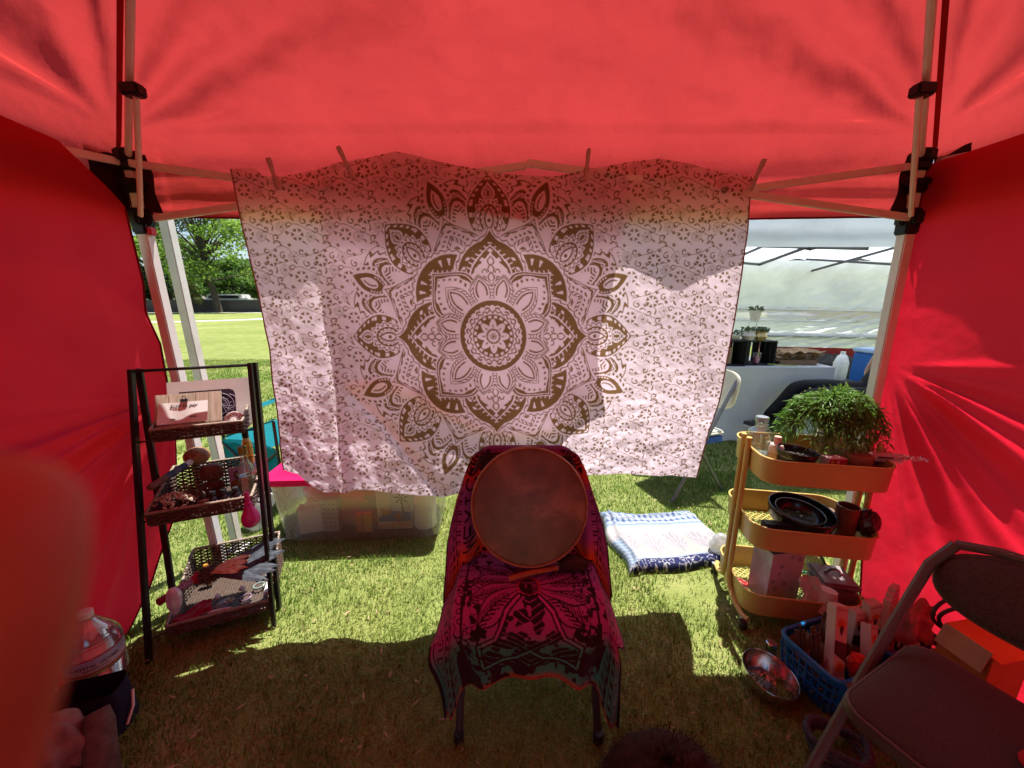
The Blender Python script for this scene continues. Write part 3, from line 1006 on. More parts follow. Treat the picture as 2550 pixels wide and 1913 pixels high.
us = ub + 0.018 * np.sin(wb * 7) * sm(0.5, 0.74, ub)
q2 = tap_xyz(us, wb * (0.66 + 0.14 * sm(0.2, 0.5, us) - 0.10 * sm(0.6, 0.75, us)), TY + 0.030)
q2[..., 1] += 0.012 * fbm(ub * 9, wb * 5, 8)
sheet('folded_back_layer', q2, cloth_mat('plain back of cotton tapestry', tuple(CLOTH_COL), (0.82, 0.76, 0.80), 0.62, bump=0.3, bscale=30), tapestry)
HEM = mat('brown overlock stitching', (0.35, 0.2, 0.17), rough=0.9, scale=300, var=0.5)
h = MB(); h.tube([tuple(q[j, 0]) for j in range(0, NW, 10)] + [tuple(q[-1, 0])], 0.0028, 5); h.build('hem', HEM, tapestry)
h = MB(); h.tube([tuple(q[j, -1]) for j in range(0, NW, 10)] + [tuple(q[-1, -1])], 0.0028, 5); h.build('hem', HEM, tapestry)

# clothes pegs holding it to the truss
PEG = cloth_mat('pinkish translucent plastic peg', (0.72, 0.55, 0.55), (0.5, 0.3, 0.3), 0.25, bump=0.05)
WIRE = mat('steel spring wire', (0.5, 0.48, 0.45), rough=0.3, metal=1.0)
def peg(label, px, py, rx, ry, rz, L=0.105):
    p0 = at(px, py, Y=TY - 0.028)
    t = thing('clothes_peg', label, 'clothes peg', p0, 0, 'pegs clamping the tapestry to the truss', rot=(rx, ry, rz))
    for s in (-1, 1):
        m = MB()
        pr = [(-0.0065, -0.035), (0.0065, -0.035), (0.0075, 0.0), (0.0065, L - 0.045), (0.004, L - 0.035), (-0.004, L - 0.035), (-0.0065, L - 0.045), (-0.0075, 0)]
        M = Matrix.Rotation(s * 0.17, 4, 'X') @ Matrix.Translation((0, s * 0.004, 0)) @ Matrix.Rotation(PI / 2, 4, 'X')
        m.prism(pr, -0.002, 0.002, M)
        m.build('jaw', PEG, t, bevel=0.0008)
    w_ = MB(); w_.tube([(0.0085 * math.cos(a) , 0.009 * math.sin(a), 0.004 * math.sin(a / 3)) for a in np.linspace(0, 12, 26)], 0.0011, 5)
    w_.build('spring', WIRE, t)
peg('clothes peg nearest the tapestry corner above the ladder shelf', 686, 448, 0.1, -0.32, 1.1)
peg('tilted clothes peg on the rising edge of the tapestry', 868, 418, 0.1, -0.5, 0.7)
peg('upright clothes peg by the dip in the tapestry edge', 1461, 425, 0.12, 0.03, 0.1)
peg('clothes peg at the tapestry corner beside the crossed truss bars', 1878, 450, 0.1, 0.45, -1.0)
# ================================================================ black ladder shelf with wicker trays
SO, SA = Vector((-1.385, 1.14, 0.0)), math.radians(22.4)
def S(x, y, z):
    return Vector((SO.x + x * math.cos(SA) - y * math.sin(SA), SO.y + x * math.sin(SA) + y * math.cos(SA), z))
shelf = thing('ladder_shelf', 'black metal ladder shelf holding three wicker trays beside the red wall', 'shelf', SO, SA)
FL0, FL1, FR0, FR1 = Vector((0, 0, 0)), Vector((0.055, 0.2, 1.1)), Vector((0.41, 0, 0)), Vector((0.425, 0.2, 1.1))
for a, b in ((FL0, FL1), (FR0, FR1), (Vector((0.0, 0.235, 0)), Vector((0.068, 0.222, 1.098))), (Vector((0.412, 0.10, 0)), Vector((0.438, 0.222, 1.098)))):
    m = MB(); m.bar(a, b, 0.015, 0.022); m.build('leg', BLACK_METAL, shelf, bevel=0.002)
m = MB(); m.tube([FL1 + Vector((0, 0, -0.008)), FR1 + Vector((0, 0, -0.008))], 0.006, 8); m.build('top_rail', BLACK_METAL, shelf)
WICK = mat('brown wicker', (0.10, 0.068, 0.052), rough=0.42, col2=(0.055, 0.034, 0.026), scale=140, spec=0.5)
WICK_RIM = mat('pale wicker rim', (0.34, 0.28, 0.22), rough=0.5, col2=(0.16, 0.11, 0.08), scale=160, spec=0.5)  # tray rims are paler than the woven walls
def weave(mb, A, B, hA, hB, up, nrm, step=0.0075, stake=0.024):
    A, B, up, nrm = Vector(A), Vector(B), Vector(up).normalized(), Vector(nrm).normalized()
    L = (B - A).length
    ns = max(2, int(L / stake))
    for i in range(ns + 1):
        t = i / ns
        h = hA + (hB - hA) * t
        p = A.lerp(B, t)
        mb.tube([p, p + up * h], 0.0032, 5)
    rows = int(max(hA, hB) / step)
    for r in range(rows):
        pts = []
        for i in range(ns * 2 + 1):
            t = i / (ns * 2)
            h = hA + (hB - hA) * t
            z = (r + 0.5) * step
            if z > h:
                if len(pts) > 1:
                    mb.tube(pts, 0.0034, 4)
                pts = []
                continue
            off = (0.0045 if (i // 2 + r) % 2 else -0.0045) if i % 2 == 0 else 0
            pts.append(A.lerp(B, t) + up * (z + random.uniform(-0.0008, 0.0008)) + nrm * off)
        if len(pts) > 1:
            mb.tube(pts, 0.0034, 4)
def tray(x0, x1, y0, y1, z, hf, hb, tilt):
    w, d = x1 - x0, y1 - y0
    t = bpy.data.objects.new('wicker_tray', None); COL.objects.link(t); t.parent = shelf
    t.location = (x0, y0, z); t.rotation_euler = (tilt, 0, 0)
    m = MB(); m.box((w / 2, d / 2, -0.003), (w, d, 0.006))
    for i in range(int(w / 0.012)):
        m.box((0.006 + i * 0.012, d / 2, 0.002), (0.008, d - 0.012, 0.004))
    m.build('tray_floor', WICK, t)
    m = MB(); weave(m, (0, d, 0), (w, d, 0), hb, hb, (0, 0.15, 1), (0, 1, 0)); m.build('tray_back', WICK, t, 60)
    m = MB(); weave(m, (0, 0, 0), (w, 0, 0), hf, hf, (0, -0.1, 1), (0, 1, 0)); m.build('tray_front', WICK, t, 60)
    for xx in (0, w):
        m = MB(); weave(m, (xx, 0, 0), (xx, d, 0), hf, hb, (0, 0, 1), (1, 0, 0)); m.build('tray_side', WICK, t, 60)
    m = MB()
    ring = [(0, -0.1 * hf, hf), (w, -0.1 * hf, hf), (w + 0.002, d * 0.3, hf + (hb - hf) * 0.22), (w, d + 0.15 * hb, hb), (0, d + 0.15 * hb, hb), (-0.002, d * 0.3, hf + (hb - hf) * 0.22)]
    pts = []
    for i in range(6):
        a, b = Vector(ring[i]), Vector(ring[(i + 1) % 6])
        k = max(2, int((b - a).length / 0.006))
        pts += [a.lerp(b, j / k) for j in range(k)]
    m.tube(pts, [0.0052 + 0.0009 * (i % 2) for i in range(len(pts))], 7, closed=True)
    m.build('tray_rim', WICK_RIM, t, 80)
    return t
tray(0.10, 0.385, 0.13, 0.27, 0.835, 0.045, 0.105, 0.0)
tray(0.08, 0.40, 0.03, 0.27, 0.548, 0.05, 0.12, 0.0)
tray(0.06, 0.40, 0.03, 0.33, 0.07, 0.05, 0.155, 0.03)
for z, y in ((0.832, 0.13), (0.532, 0.09), (0.085, 0.03)):
    k = z / 1.1
    m = MB(); m.tube([FL0.lerp(FL1, k), Vector((0.10, y + 0.03, z - 0.004)), Vector((0.38, y + 0.03, z - 0.004)), FR0.lerp(FR1, k)], 0.0035, 6)
    m.build('support_wire', BLACK_METAL, shelf)

def card_M(loc, lean, w, h, yaw=SA):
    """frame of an upright panel: x across, z up its face, leaning back"""
    return Matrix.Translation(loc) @ Matrix.Rotation(yaw, 4, 'Z') @ Matrix.Rotation(-lean, 4, 'X')

PALE_WOOD = mat('pale washed wood', (0.56, 0.47, 0.38), rough=0.7, col2=(0.42, 0.34, 0.26), scale=18, stretch=(6, 6, 0.6), bump=0.15)
PAPER = mat('white paper card', (0.78, 0.75, 0.74), rough=0.8, var=0.05)
# album-like board standing behind the sign
b = thing('picture_board', 'white card with a dark line-art picture standing behind the wooden pay sign', 'card', S(0.262, 0.205, 0.845), SA, rot=(-0.30, 0, SA))
m = MB(); m.box((0, 0, 0.098), (0.275, 0.004, 0.192)); m.build('card_sheet', PAPER, b)
m = MB()
pl = [(-0.10, 0.012), (0.085, 0.012), (0.085, 0.13), (0.08, 0.145), (0.065, 0.152), (-0.10, 0.152)]
m.prism(pl, 0, 0.0015, Matrix.Translation((0, -0.0022, 0)) @ Matrix.Rotation(PI / 2, 4, 'X'))
dk = m.build('dark_picture', mat('dark violet print', (0.045, 0.035, 0.06), rough=0.4, var=0.3), b)
m = MB()
for rr, cx, cz in ((0.052, 0.028, 0.085), (0.036, 0.028, 0.085), (0.06, 0.0, 0.07), (0.03, 0.06, 0.10)):
    m.tube([(cx + rr * math.cos(a), -0.0045, cz + rr * math.sin(a)) for a in np.linspace(-1.6, 1.4, 22)], 0.0007, 4)
for an in np.linspace(0, PI, 7):
    m.tube([(0.04, -0.0045, 0.085), (0.04 + 0.035 * math.cos(an - 1.2), -0.0045, 0.085 + 0.035 * math.sin(an - 1.2))], 0.0005, 4)
m.build('line_art', mat('pale lilac print', (0.42, 0.33, 0.45), rough=0.5), dk)
# wooden sign with the clipped card
b = thing('pay_sign', 'pale wooden plank sign with a clipped pay card in the top tray', 'sign', S(0.205, 0.150, 0.845), SA, rot=(-0.42, 0, SA))
for i in range(5):
    m = MB(); m.box((-0.084 + i * 0.042, random.uniform(-0.0006, 0.0006), 0.081), (0.0408, 0.006, 0.158)); m.build('plank', PALE_WOOD, b, bevel=0.0008)
c = MB(); u, w = np.meshgrid(np.linspace(-1, 1, 20), np.linspace(0, 1, 12))
cd = sheet('pay_card', np.stack([u * 0.077 - 0.015, -0.0075 - 0.010 * (1 - w) * np.abs(u) ** 1.5 - 0.003 * np.sin(u * 4) * (1 - w), 0.042 + w * 0.083], -1), PAPER, b)
lettering('Scan to pay', 0.0185, INK, cd, Matrix.Translation((-0.015, -0.0095, 0.110)) @ Matrix.Rotation(PI / 2, 4, 'X'), shear=0.35)
lettering('Zelle', 0.0075, INK, cd, Matrix.Translation((-0.045, -0.0165, 0.058)) @ Matrix.Rotation(PI / 2, 4, 'X'), bold=0.0003)
lettering('VENMO', 0.0065, INK, cd, Matrix.Translation((0.018, -0.0135, 0.063)) @ Matrix.Rotation(PI / 2, 4, 'X'), bold=0.0003)
m = MB(); m.box((-0.012, -0.012, 0.130), (0.022, 0.006, 0.010)); m.tube([(-0.012 + 0.006 * math.cos(a), -0.012, 0.140 + 0.007 * math.sin(a)) for a in np.linspace(0, 2 * PI, 14)], 0.0014, 5)
m.build('bulldog_clip', BLACK_METAL, b)
# kitchen timer
b = thing('kitchen_timer', 'white dial kitchen timer in the top wicker tray', 'timer', S(0.352, 0.152, 0.846), SA, rot=(-0.42, 0, SA))
pr = [(-0.03, 0), (0.03, 0), (0.034, 0.03)] + [(0.034 * math.cos(a), 0.034 + 0.034 * math.sin(a)) for a in np.linspace(0.15, PI - 0.15, 12)] + [(-0.034, 0.03)]
TIM = mat('white glossy plastic', (0.78, 0.77, 0.77), rough=0.25, var=0.04, spec=0.5)
m = MB(); m.prism(pr, -0.015, 0.012, Matrix.Rotation(PI / 2, 4, 'X')); m.build('timer_body', TIM, b, bevel=0.004)
MX = Matrix.Translation((0, -0.0125, 0.032)) @ Matrix.Rotation(PI / 2, 4, 'X')
m = MB(); m.lathe([(0.027, 0), (0.027, 0.002), (0.025, 0.003)], 28, MX); dl = m.build('dial', mat('pale grey dial', (0.66, 0.64, 0.64), rough=0.4, var=0.05), b)
m = MB()
for k in range(12):
    a = k * PI / 6
    m.box((0.0205 * math.cos(a), 0.0205 * math.sin(a), 0.0036), (0.004, 0.004, 0.001), MX)
m.build('dial_marks', INK, dl)
m = MB(); m.prism([(0.011, 0), (0.004, 0.009), (-0.012, 0.010), (-0.012, -0.010), (0.004, -0.009)], 0.003, 0.014, MX @ Matrix.Rotation(PI / 2 + 0.25, 4, 'Z')); m.build('knob', TIM, b, bevel=0.002)

# ---- things in the middle tray
b = thing('gourd_rattle', 'round gourd rattle with a blue and white wrapped handle across the middle tray', 'rattle', S(0.17, 0.25, 0.70))
p0, p1 = S(0.165, 0.215, 0.705) - b.location, at(376, 1213, Y=1.17) - b.location
m = MB(); m.ball((0.0, 0.01, 0.012), (0.047, 0.043, 0.037), 20, 14); m.build('gourd', mat('tan gourd rind', (0.36, 0.20, 0.10), rough=0.45, col2=(0.22, 0.11, 0.05), scale=60), b)
cols_ = [('white cord', (0.7, 0.68, 0.66)), ('navy cord', (0.03, 0.04, 0.12)), ('slate blue cord', (0.08, 0.09, 0.16)), ('navy cord', (0.03, 0.04, 0.12)), ('brown cord', (0.10, 0.05, 0.04)), ('dark red cord', (0.14, 0.03, 0.03))]
for i, (nm, cl) in enumerate(cols_):
    a, c_ = p0.lerp(p1, i / 6), p0.lerp(p1, (i + 1) / 6)
    k = 8
    m = MB(); m.tube([a.lerp(c_, j / k) for j in range(k + 1)], [0.0115 + 0.0012 * (j % 2) for j in range(k + 1)], 10); m.build('handle_wrap', mat(nm, cl, rough=0.7, scale=200), b)
m = MB(); m.ball((0, 0, 0), 0.012, 10, 6, Matrix.Translation(p1)); m.build('handle_end', mat('dark wood end', (0.12, 0.05, 0.035), rough=0.5), b)
# dried white flowers
SHELL = mat('dried ivory florets', (0.62, 0.55, 0.45), rough=0.7, col2=(0.4, 0.33, 0.25), scale=80)
b = thing('dried_flower_bunch', 'bunch of dried ivory flowers at the front corner of the middle tray', 'dried flowers', S(0.145, 0.075, 0.555))
m = MB()
for k in range(95):
    a, r = random.uniform(0, 6.28), 0.062 * math.sqrt(random.random())
    c = Vector((r * math.cos(a) * 1.1, r * math.sin(a) * 0.8, 0.045 + 0.028 * (1 - (r / 0.062) ** 2) + random.uniform(-0.008, 0.008)))
    d = Vector((random.uniform(-1, 1), random.uniform(-1, 1), random.uniform(-0.3, 1))).normalized() * 0.009
    m.tube([c - d, c + Vector((0, 0, 0.003)), c + d], [0.0022, 0.0044, 0.0028], 5)
m.build('florets', SHELL, b)
m = MB()
for k in range(40):
    a = random.uniform(0, 6.28)
    m.tube([(0, 0, 0.004), (0.04 * math.cos(a), 0.03 * math.sin(a), 0.03), (0.07 * math.cos(a), 0.055 * math.sin(a), 0.042)], 0.0011, 4)
m.build('stems', mat('dry brown stems', (0.06, 0.04, 0.03), rough=0.9), b)
# dark dried herbs behind
b = thing('herb_bundle', 'dark tangled herb bundle behind the ivory flowers', 'herbs', S(0.17, 0.17, 0.555))
m = MB()
for k in range(150):
    c = Vector((random.gauss(0, 0.035), random.gauss(0, 0.02), abs(random.gauss(0.03, 0.02))))
    d = Vector((random.uniform(-1, 1), random.uniform(-1, 1), random.uniform(-0.4, 1))).normalized() * 0.016
    m.tube([c - d, c + Vector((0, 0, 0.004)), c + d], [0.001, 0.0022, 0.0007], 4)
m.build('herb_twigs', mat('dry dark herb', (0.10, 0.055, 0.04), rough=0.9, col2=(0.3, 0.2, 0.13), scale=90), b)['kind'] = 'stuff'
# carved figure
b = thing('wooden_figurine', 'reddish brown carved wooden figurine standing in the middle tray', 'figurine', S(0.245, 0.165, 0.557), SA + 0.2)
FIG = mat('reddish carved wood', (0.12, 0.042, 0.024), rough=0.5, col2=(0.06, 0.02, 0.012), scale=35, bump=0.4, bscale=80)
m = MB(); m.lathe([(0.02, 0), (0.028, 0.004), (0.026, 0.02), (0.018, 0.045), (0.022, 0.062), (0.015, 0.08)], 14, sx=1.2, sy=0.8); m.build('torso', FIG, b)
m = MB(); m.lathe([(0.015, 0.076), (0.034, 0.088), (0.038, 0.105), (0.036, 0.128), (0.024, 0.142), (0.001, 0.147)], 16, sx=1.05, sy=0.8); hd = m.build('head', FIG, b)
m = MB(); m.box((0, -0.030, 0.108), (0.008, 0.008, 0.016)); m.ball((-0.013, -0.027, 0.117), 0.005, 8, 5); m.ball((0.013, -0.027, 0.117), 0.005, 8, 5); m.box((0, -0.028, 0.093), (0.02, 0.006, 0.005)); m.build('face', FIG, hd)
for s in (-1, 1):
    m = MB(); m.tube([(s * 0.022, 0, 0.068), (s * 0.032, -0.008, 0.045), (s * 0.012, -0.02, 0.034)], 0.007, 7); m.build('arm', FIG, b)
# picture card of a robed figure
b = thing('portrait_card', 'small violet card with a robed bearded figure in the middle tray', 'card', S(0.318, 0.20, 0.557), SA, rot=(-0.12, 0, SA))
m = MB(); m.box((0, 0, 0.052), (0.062, 0.002, 0.098)); m.build('card_sheet', mat('violet printed card', (0.42, 0.20, 0.45), rough=0.5, col2=(0.52, 0.33, 0.55), scale=25), b)
RX = Matrix.Rotation(PI / 2, 4, 'X')
def flat(name, poly, mt, par, y):
    q = MB(); q.prism(poly, 0, 0.0008, Matrix.Translation((0, y, 0)) @ RX); return q.build(name, mt, par)
el = lambda cx, cz, rx, rz, n=16: [(cx + rx * math.cos(a), cz + rz * math.sin(a)) for a in np.linspace(0, 2 * PI, n, endpoint=False)]
flat('printed_robe', [(-0.03, 0.005), (0.03, 0.005), (0.03, 0.035), (0.014, 0.048), (-0.014, 0.048), (-0.03, 0.034)], mat('ochre robe print', (0.34, 0.17, 0.06), rough=0.5), b, -0.0015)
flat('printed_sash', [(0.008, 0.005), (0.03, 0.005), (0.03, 0.035), (0.016, 0.047)], mat('plum sash print', (0.14, 0.06, 0.11), rough=0.5), b, -0.0026)
flat('printed_hair', el(0.001, 0.068, 0.016, 0.019), mat('dark hair print', (0.06, 0.03, 0.02), rough=0.5), b, -0.0026)
flat('printed_face', el(0, 0.065, 0.0105, 0.014), mat('brown face print', (0.36, 0.18, 0.10), rough=0.5), b, -0.0037)
flat('printed_beard', [(-0.009, 0.062), (0.009, 0.062), (0.007, 0.053), (0, 0.049), (-0.007, 0.053)], mat('dark hair print', (0.06, 0.03, 0.02), rough=0.5), b, -0.0048)
# small dark bottles
DKGL = mat('dark violet glass', (0.012, 0.010, 0.022), rough=0.12, spec=0.6, var=0.2)
for i, (x, y, lc, nm) in enumerate(((0.268, 0.068, (0.30, 0.02, 0.10), 'crimson'), (0.303, 0.070, (0.42, 0.28, 0.22), 'tan'), (0.342, 0.070, (0.45, 0.36, 0.34), 'pale'))):
    b = thing('small_bottle', f'dark little bottle with a {nm} label at the front of the middle tray', 'bottle', S(x, y, 0.556), SA + 0.1 * i, 'dark bottles in the middle tray')
    m = MB(); m.lathe([(0.013, 0), (0.0145, 0.002), (0.0145, 0.042), (0.012, 0.049), (0.008, 0.053), (0.008, 0.056)], 16); m.build('bottle_body', DKGL, b)
    m = MB(); m.lathe([(0.0105, 0.055), (0.0105, 0.070), (0.0095, 0.072), (0.0001, 0.072)], 16); m.build('cap', BLACK_PLASTIC, b)
    m = MB(); m.lathe([(0.0149, 0.008), (0.0149, 0.036)], 16); m.f = m.f[:16]; m.build('bottle_label', mat(nm + ' paper label', lc, rough=0.6, col2=tuple(min(1, q * 1.5 + 0.05) for q in lc), scale=120), b)
# tall clear spray bottle and the amber one behind
b = thing('clear_bottle', 'clear glass bottle with pale label and green neck at the end of the middle tray', 'bottle', S(0.365, 0.145, 0.557), SA)
m = MB(); m.lathe([(0.026, 0), (0.030, 0.006), (0.030, 0.10), (0.027, 0.125), (0.014, 0.15), (0.011, 0.175), (0.0125, 0.185)], 22); m.build('bottle_body', glass_mat('thin clear glass', (0.90, 0.96, 0.95), 0.3, 0.03, 0.10), b)
m = MB(); m.lathe([(0.027, 0.004), (0.027, 0.085), (0.0001, 0.086)], 20); m.build('liquid', glass_mat('pale amber liquid', (0.80, 0.70, 0.55), 0.1, 0.05, 0.25), b)
m = MB(); m.prism([(-0.014, 0.012), (0.014, 0.012), (0.010, 0.088), (-0.010, 0.088)], 0, 0.001, Matrix.Translation((-0.002, -0.0305, 0)) @ RX); m.build('bottle_label', mat('faded tan label', (0.36, 0.27, 0.20), rough=0.6, col2=(0.5, 0.42, 0.36), scale=60), b)
m = MB(); m.lathe([(0.014, 0.178), (0.0155, 0.18), (0.0155, 0.21), (0.0001, 0.212)], 14); m.build('cap', mat('olive green plastic', (0.22, 0.28, 0.05), rough=0.4), b)
b = thing('amber_bottle', 'slim amber bottle with black cap standing behind the clear bottle', 'bottle', S(0.362, 0.225, 0.557), SA)
m = MB(); m.lathe([(0.018, 0), (0.019, 0.004), (0.019, 0.19), (0.012, 0.215), (0.010, 0.225)], 16); m.build('bottle_body', glass_mat('amber glass', (0.9, 0.42, 0.10), 0.3, 0.05, 0.25), b)
m = MB(); m.lathe([(0.012, 0.222), (0.0125, 0.25), (0.0001, 0.252)], 14); m.build('cap', BLACK_PLASTIC, b)
m = MB(); m.lathe([(0.0194, 0.05), (0.0194, 0.13)], 16); m.f = m.f[:16]; m.build('bottle_label', mat('orange bottle label', (0.55, 0.16, 0.03), rough=0.5, col2=(0.12, 0.10, 0.2), scale=45), b)
# pink rubber bulb hanging over the front edge
b = thing('rubber_bulb', 'magenta rubber bulb hanging from the front edge of the middle tray', 'rubber bulb', at(624, 1290, Y=1.30))
PINK = mat('magenta rubber', (0.55, 0.02, 0.27), rough=0.35, var=0.1, spec=0.5)
m = MB(); m.lathe([(0.0001, -0.037), (0.016, -0.034), (0.0295, -0.020), (0.032, -0.004), (0.029, 0.014), (0.020, 0.036), (0.0135, 0.052), (0.012, 0.06)], 20); m.build('bulb_body', PINK, b)
m = MB(); m.lathe([(0.014, 0.056), (0.014, 0.066), (0.0095, 0.070), (0.0085, 0.10), (0.007, 0.112), (0.0001, 0.113)], 14); m.build('nozzle', PINK, b)
# stones and coins of the middle tray
ST = [('small_stone', 'glossy dark round stone at the front of the middle tray', (0.232, 0.065, 0.568), (0.018, 0.013, 0.011), 'black polished stone', (0.03, 0.018, 0.02), 0.12),
      ('seed_pod', 'pale curved seed pod behind the dark round stone', (0.225, 0.11, 0.572), (0.030, 0.010, 0.008), 'pale seed pod', (0.45, 0.36, 0.28), 0.5)]
for nm, lb, ps, rd, mn, cl, ro in ST:
    m = MB(); m.ball((0, 0, 0), rd, 14, 9, jit=0.04); solo(m, nm, mat(mn, cl, rough=ro, scale=60), lb, 'stone' if 'stone' in nm else 'seed pod', S(*ps), SA, smooth=80)

# ---- things in the lowest tray
FLZ = 0.083
b = thing('feather_fan', 'black and orange feather fan with beaded handle lying across the lowest tray', 'feather fan', S(0.0, 0.1, 0.15))
hA, hB, tip = at(395, 1500, Y=1.16), at(495, 1437, Y=1.30), at(690, 1392, Y=1.36)
hA, hB, tip = [Vector(v) - b.location for v in (hA, hB, tip)]
RB = mat('dark red cloth wrap', (0.22, 0.01, 0.03), rough=0.6)
m = MB(); m.tube([hA, hA.lerp(hB, 0.33)], [0.015, 0.013], 10); m.build('handle_end', RB, b)
k = 26
m = MB(); m.tube([hA.lerp(hB, 0.3 + 0.5 * j / k) for j in range(k + 1)], [0.0145 + 0.0016 * (j % 2) for j in range(k + 1)], 12); m.build('beaded_grip', mat('purple and white beads', (0.16, 0.04, 0.16), rough=0.3, col2=(0.45, 0.38, 0.45), scale=170), b)
m = MB(); m.tube([hA.lerp(hB, 0.78), hA.lerp(hB, 0.9), hB], [0.015, 0.020, 0.026], 12); m.build('cloth_collar', mat('red cloth collar', (0.45, 0.01, 0.04), rough=0.7), b)
m = MB()
for j in range(420):
    dv = Vector((random.gauss(0, 1), random.gauss(0, 1), random.gauss(0, 1))).normalized()
    c = hB + (tip - hB) * 0.13 + dv * 0.026
    m.tube([c, c + dv * 0.016 + Vector((random.uniform(-.006, .006), random.uniform(-.006, .006), 0))], [0.0022, 0.0004], 3)
m.ball(hB + (tip - hB) * 0.13, 0.032, 12, 8)
m.build('fur_tuft', mat('dark brown fur', (0.07, 0.038, 0.028), rough=0.9, col2=(0.16, 0.10, 0.08), scale=90), b, 0)
fd = (tip - hB).normalized()
sd = fd.cross(Vector((0, -0.55, 1))).normalized()
upv = sd.cross(fd).normalized()
def feather(an, L, wd, mt, off, start=0.02):
    dr = (fd * math.cos(an) + sd * math.sin(an)).normalized()
    sp = dr.cross(upv).normalized()
    base = hB + fd * 0.03 + upv * off
    prof = [(0, 0.15), (0.15, 0.5), (0.4, 0.9), (0.7, 1.0), (0.88, 0.75), (1.0, 0.08)]
    vs, fs = [], []
    for t, q in prof:
        c = base + dr * (start + L * t) + upv * (0.018 * math.sin(t * 2.6))
        vs += [c - sp * wd * q, c + upv * 0.002, c + sp * wd * q]
    for i in range(len(prof) - 1):
        fs += [(3 * i, 3 * i + 1, 3 * i + 4, 3 * i + 3), (3 * i + 1, 3 * i + 2, 3 * i + 5, 3 * i + 4)]
    q = MB(); q.add(vs, fs); q.tube([base + dr * start, base + dr * (start + L * 0.95) + upv * 0.012], [0.0012, 0.0004], 4)
    q.build('feather', mt, b, 0)
FB = mat('slate black feather', (0.035, 0.042, 0.055), rough=0.4, col2=(0.07, 0.08, 0.10), scale=40)
FO = mat('orange and cream feather', (0.62, 0.22, 0.08), rough=0.6, col2=(0.75, 0.58, 0.42), scale=45)
for j in range(11):
    feather(-0.34 + 0.068 * j, 0.255 + 0.03 * math.sin(j * 1.9), 0.014, FB, 0.000 + 0.001 * j)
for j in range(9):
    feather(-0.25 + 0.062 * j, 0.135 + 0.02 * math.sin(j * 2.3), 0.0085, FO, 0.012 + 0.0008 * j)
def stone(lb, pos, rd, mt, rz=0, jit=0.06, n=12, cat='stone', nm='stone', rot=None, smooth=40):
    m = MB(); m.ball((0, 0, 0), rd, n, 7, jit=jit)
    return solo(m, nm, mt, lb, cat, pos, rz, rot=rot, smooth=smooth)
QZ = mat('cloudy amethyst quartz', (0.72, 0.64, 0.74), rough=0.18, col2=(0.52, 0.40, 0.58), scale=30, spec=0.6)
# big crystal point
m = MB()
m.lathe([(0.0001, -0.072), (0.012, -0.052), (0.024, -0.012), (0.025, 0.028), (0.020, 0.05), (0.009, 0.064), (0.0001, 0.066)], 7, Matrix.Rotation(0.3, 4, 'Z'), sx=1.0, sy=0.75)
solo(m, 'crystal_point', QZ, 'large pale violet crystal point leaning in the lowest tray', 'crystal', at(434, 1498, Y=1.185), rot=(0.15, 0.12, SA), smooth=0)
PALEQ = mat('pale quartz', (0.66, 0.60, 0.60), rough=0.25, col2=(0.5, 0.43, 0.45), scale=40, spec=0.5)
PQ2 = mat('pinkish quartz', (0.50, 0.36, 0.38), rough=0.3, col2=(0.36, 0.25, 0.28), scale=40, spec=0.5)
stone('small pale pointed crystal in the middle of the lowest tray', S(0.185, 0.155, 0.10), (0.011, 0.016, 0.009), PQ2, 0.3, 0.12, 7, 'crystal', 'small_crystal', smooth=0)
stone('small pink pointed crystal under the feathers', S(0.27, 0.17, 0.10), (0.012, 0.015, 0.009), PQ2, 1.0, 0.12, 7, 'crystal', 'small_crystal', smooth=0)
stone('long pale quartz wand lying along the front rim of the lowest tray', S(0.22, 0.052, 0.108), (0.045, 0.008, 0.008), PALEQ, SA, 0.08, 8, 'crystal', 'quartz_wand', smooth=0)
m = MB(); m.box((0, 0, 0), (0.022, 0.10, 0.014)); solo(m, 'selenite_bar', mat('white selenite', (0.7, 0.68, 0.68), rough=0.3, var=0.1, stretch=(1, .1, 1)), 'white stone bar against the end of the lowest tray', 'stone', S(0.378, 0.135, 0.105), SA, bevel=0.003)
AB = mat('blue and bronze shell', (0.10, 0.17, 0.30), rough=0.2, col2=(0.14, 0.11, 0.05), scale=22, spec=0.7)
b = thing('painted_oval_stone', 'oval blue stone with dark bronze inlay in the lowest tray', 'stone', S(0.228, 0.09, 0.10), SA, rot=(0.25, 0, SA + 0.35))
m = MB(); m.lathe([(0.0001, 0), (0.030, 0.001), (0.034, 0.007), (0.030, 0.012), (0.0001, 0.014)], 22, sx=1.1, sy=0.62); m.build('oval_body', AB, b)
m = MB(); [m.ball((random.uniform(0.0, 0.028), random.uniform(-0.014, 0.014), 0.0125), (0.007, 0.005, 0.003), 7, 5) for _ in range(11)]; m.build('inlay', mat('bronze inlay', (0.22, 0.17, 0.09), rough=0.35, metal=0.4), b)
for lb, x, y, sx_, cl in (('grey green ring stone at the far end of the lowest tray', 0.335, 0.165, 1.5, (0.20, 0.26, 0.24)), ('dark ring stone next to the feathers', 0.335, 0.235, 1.5, (0.08, 0.10, 0.11)), ('violet ring stone beside the blue oval', 0.298, 0.105, 1.5, (0.15, 0.09, 0.14)), ('pale ring stone behind the big crystal', 0.13, 0.13, 1.1, (0.42, 0.38, 0.40))):
    m = MB(); m.tube([(0.014 * sx_ * math.cos(a), 0.014 * math.sin(a), 0.005 + 0.003 * math.sin(a)) for a in np.linspace(0, 2 * PI, 20, endpoint=False)], 0.0045, 7, closed=True)
    solo(m, 'ring_stone', mat(lb[:14] + ' polished', cl, rough=0.15, spec=0.6), lb, 'stone', S(x, y, 0.093), SA + 0.2, 'ring stones in the lowest tray')
